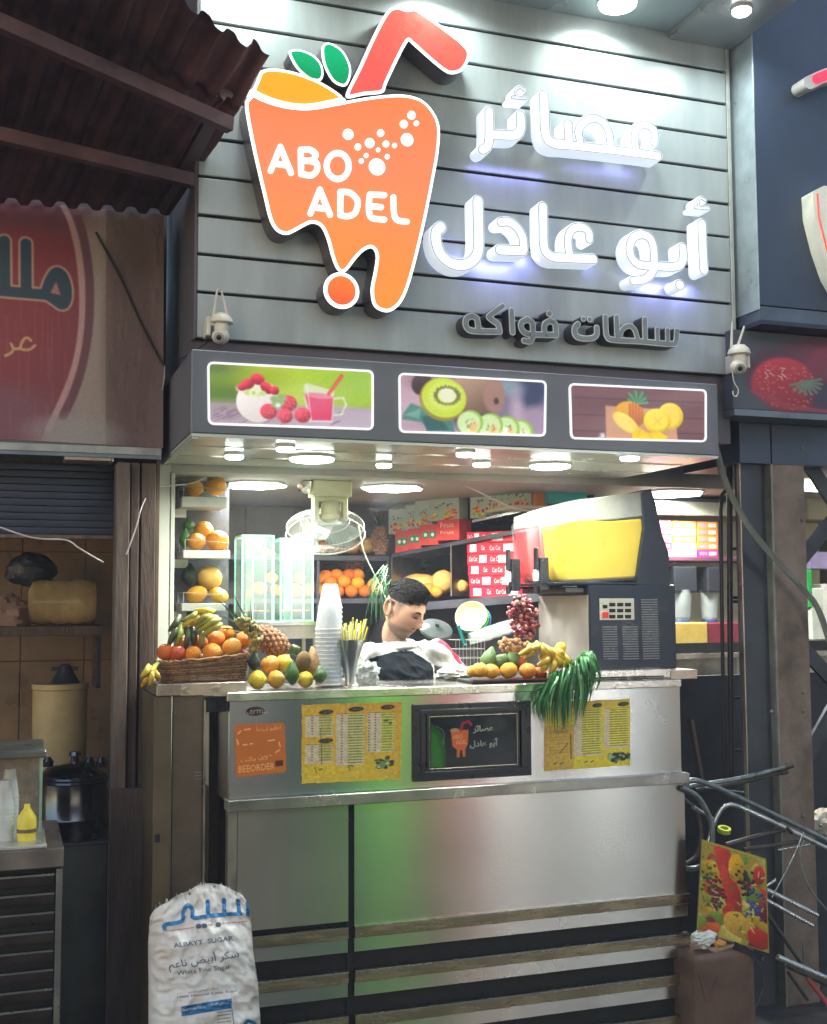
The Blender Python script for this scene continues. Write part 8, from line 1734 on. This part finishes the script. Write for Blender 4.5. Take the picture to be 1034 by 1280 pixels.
for k in range(40):
    u = gs2.uniform(0, 1); q = sack(u, 0, 1); tube(bm, [q+Vector((0, 0, -.004)), q+Vector((gs2.uniform(-.008, .008), gs2.uniform(-.006, .006), gs2.uniform(.003, .014)))], [.0016, .0006], 4)
O('torn_threads', bm, M_sack, sk, kind='stuff')
def proj(q):
    d = q-CAM; z = d.dot(Fw); return 517+FPX*d.dot(Rt)/z, 640-FPX*d.dot(Up)/z
_sg = [[sack(u/96, v/110, 1) for u in range(97)] for v in range(111)]
_sp = np.array([[proj(q) for q in r_] for r_ in _sg]); _s3 = np.array([[tuple(q) for q in r_] for r_ in _sg])
def front_ray(px, py):
    """place on the sack's front under a photograph pixel"""
    d2 = (_sp[..., 0]-px)**2+(_sp[..., 1]-py)**2; i, j = np.unravel_index(np.argmin(d2), d2.shape); i = min(max(i, 1), 109); j = min(max(j, 1), 95)
    du_ = (_sp[i, j+1]-_sp[i, j-1])/2; dv_ = (_sp[i+1, j]-_sp[i-1, j])/2; det = du_[0]*dv_[1]-du_[1]*dv_[0]; e = np.array((px, py))-_sp[i, j]
    if abs(det) < 1e-6: return Vector(_s3[i, j])
    a_ = (e[0]*dv_[1]-e[1]*dv_[0])/det; b_ = (du_[0]*e[1]-du_[1]*e[0])/det; a_ = max(-1.5, min(1.5, a_)); b_ = max(-1.5, min(1.5, b_))
    return Vector(_s3[i, j]+(_s3[i, j+1]-_s3[i, j-1])/2*a_+(_s3[i+1, j]-_s3[i-1, j])/2*b_)
M_blue = mat('blue_sack_print', (.02, .16, .36), .45, bump=0); M_slate = mat('slate_sack_print', (.09, .12, .18), .5, bump=0)
def sacktext(body, x0, y0, x1, y1, h, mt, nm='lettering', **k):
    me, a_ = text_raw(body, 0, k.get('off', 0.0)); bmx = bmesh.new(); bmx.from_mesh(me)
    lo = a_.min(0); hi = a_.max(0); dx, dy = x1-x0, y1-y0; ln = math.hypot(dx, dy)
    bmesh.ops.subdivide_edges(bmx, edges=[e for e in bmx.edges if e.calc_length() > .25], cuts=2)
    for v_ in bmx.verts:
        u = (v_.co.x-lo[0])/(hi[0]-lo[0]); w = (v_.co.y-lo[1])/(hi[1]-lo[1])*h; px = x0+dx*u+dy/ln*w; py = y0+dy*u-dx/ln*w; q = front_ray(px, py); v_.co = q+(CAM-q).normalized()*.003
    o = bpy.data.meshes.new('t'); bmx.to_mesh(o); bmx.free(); return O(nm, o, mt, sk)
def sackstroke(paths, w, mt, nm='lettering'):
    shp = [('s', [tuple(p_) for p_ in (catmull(p0, 5) if len(p0) > 2 else p0)], w/2) for p0 in paths]; xs, zs_, D = field([('s', s_[1], s_[2]) for s_ in shp], .5, 0); bmx = bmesh.new()
    # a fine sheet clipped to the stroke field
    H, Wd = D.shape; idx = {}
    def vv(i, j):
        if (i, j) not in idx:
            q = front_ray(xs[j], zs_[i]); idx[(i, j)] = bmx.verts.new(q+(CAM-q).normalized()*.003)
        return idx[(i, j)]
    for i in range(H-1):
        for j in range(Wd-1):
            if D[i:i+2, j:j+2].mean() < 0: bmx.faces.new((vv(i, j), vv(i, j+1), vv(i+1, j+1), vv(i+1, j)))
    return O(nm, bmx, mt, sk)
K_ = lambda pts: [(185+x/6.893, 1100+y/6.893) for x, y in pts]
sackstroke([K_([(145, 425), (150, 385), (290, 355), (305, 270), (345, 215), (385, 260), (395, 325), (560, 305), (800, 290)]), K_([(515, 185), (520, 310)]), K_([(655, 170), (660, 300)]), K_([(775, 175), (790, 290)])], 4.8, M_blue); sackstroke([K_([(860, 180), (865, 300)])], 4.4, M_blue)
for x, y in ((437, 398), (487, 396), (607, 385)): sackstroke([K_([(x-3, y), (x+3, y)])], 6.2, M_slate, 'dot')
sackstroke([K_([(150, 440), (395, 410)]), K_([(520, 385), (560, 382)]), K_([(640, 372), (850, 358)])], .9, mat('orange_sack_print', (.5, .22, .1), .5, bump=0), 'rule')
sacktext('ALBAYT  SUGAR', 217.5, 1185, 292, 1175.5, 6, M_slate, off=.01); sacktext(ar('سكر أبيض ناعم'), 212, 1216, 300, 1201, 17, M_slate, off=.004); sacktext('White Fine Sugar', 222, 1221.5, 289, 1213, 8, M_slate)
sacktext(ar('سكر أبيض ناعم'), 236, 1243, 273, 1237, 4.6, M_slate); sacktext('100% Natural Cane Sugar', 222, 1249, 298, 1240, 3.6, M_slate)
shp = K_([(288, 1090), (722, 1018), (722, 1105), (290, 1175)]); xs_ = np.linspace(0, 1, 40); bmx = bmesh.new(); rows_ = [[bmx.verts.new((lambda q: q+(CAM-q).normalized()*.0022)(front_ray(*(np.array(shp[0])*(1-u)*(1-v)+np.array(shp[1])*u*(1-v)+np.array(shp[2])*u*v+np.array(shp[3])*(1-u)*v)))) for u in xs_] for v in np.linspace(0, 1, 10)]
for r0, r1 in zip(rows_[:-1], rows_[1:]):
    for i in range(39): bmx.faces.new((r0[i], r0[i+1], r1[i+1], r1[i]))
O('blue_panel', bmx, M_blue, sk); sacktext('Nutrition Facts', 228, 1264.5, 257, 1260, 4, white); sacktext(ar('الحقائق الغذائية'), 261, 1259, 287, 1255, 4.5, white)
for i in range(4): sackstroke([K_([(600, 1140+i*30), (712, 1125+i*30)])], .8, M_slate, 'rule')
sackstroke([K_([(722, 1100), (742, 1250)])], .8, M_slate, 'rule'); sackstroke([K_([(840, 1240), (860, 1215), (905, 1225), (930, 1250)])], 4, M_blue, 'dot')
hz = bpy.data.materials.new('haze_air'); hz.use_nodes = True; _h = hz.node_tree; _h.nodes.clear(); _v = _h.nodes.new('ShaderNodeVolumePrincipled'); _v.inputs['Color'].default_value = (.80, .84, 1.0, 1); _v.inputs['Density'].default_value = .0055; _o = _h.nodes.new('ShaderNodeOutputMaterial'); _h.links.new(_v.outputs[0], _o.inputs['Volume'])
O('haze', box(-9.6, 16.6, -13.2, 6.6, GZ-1.3, 7.6), hz, kind='stuff')
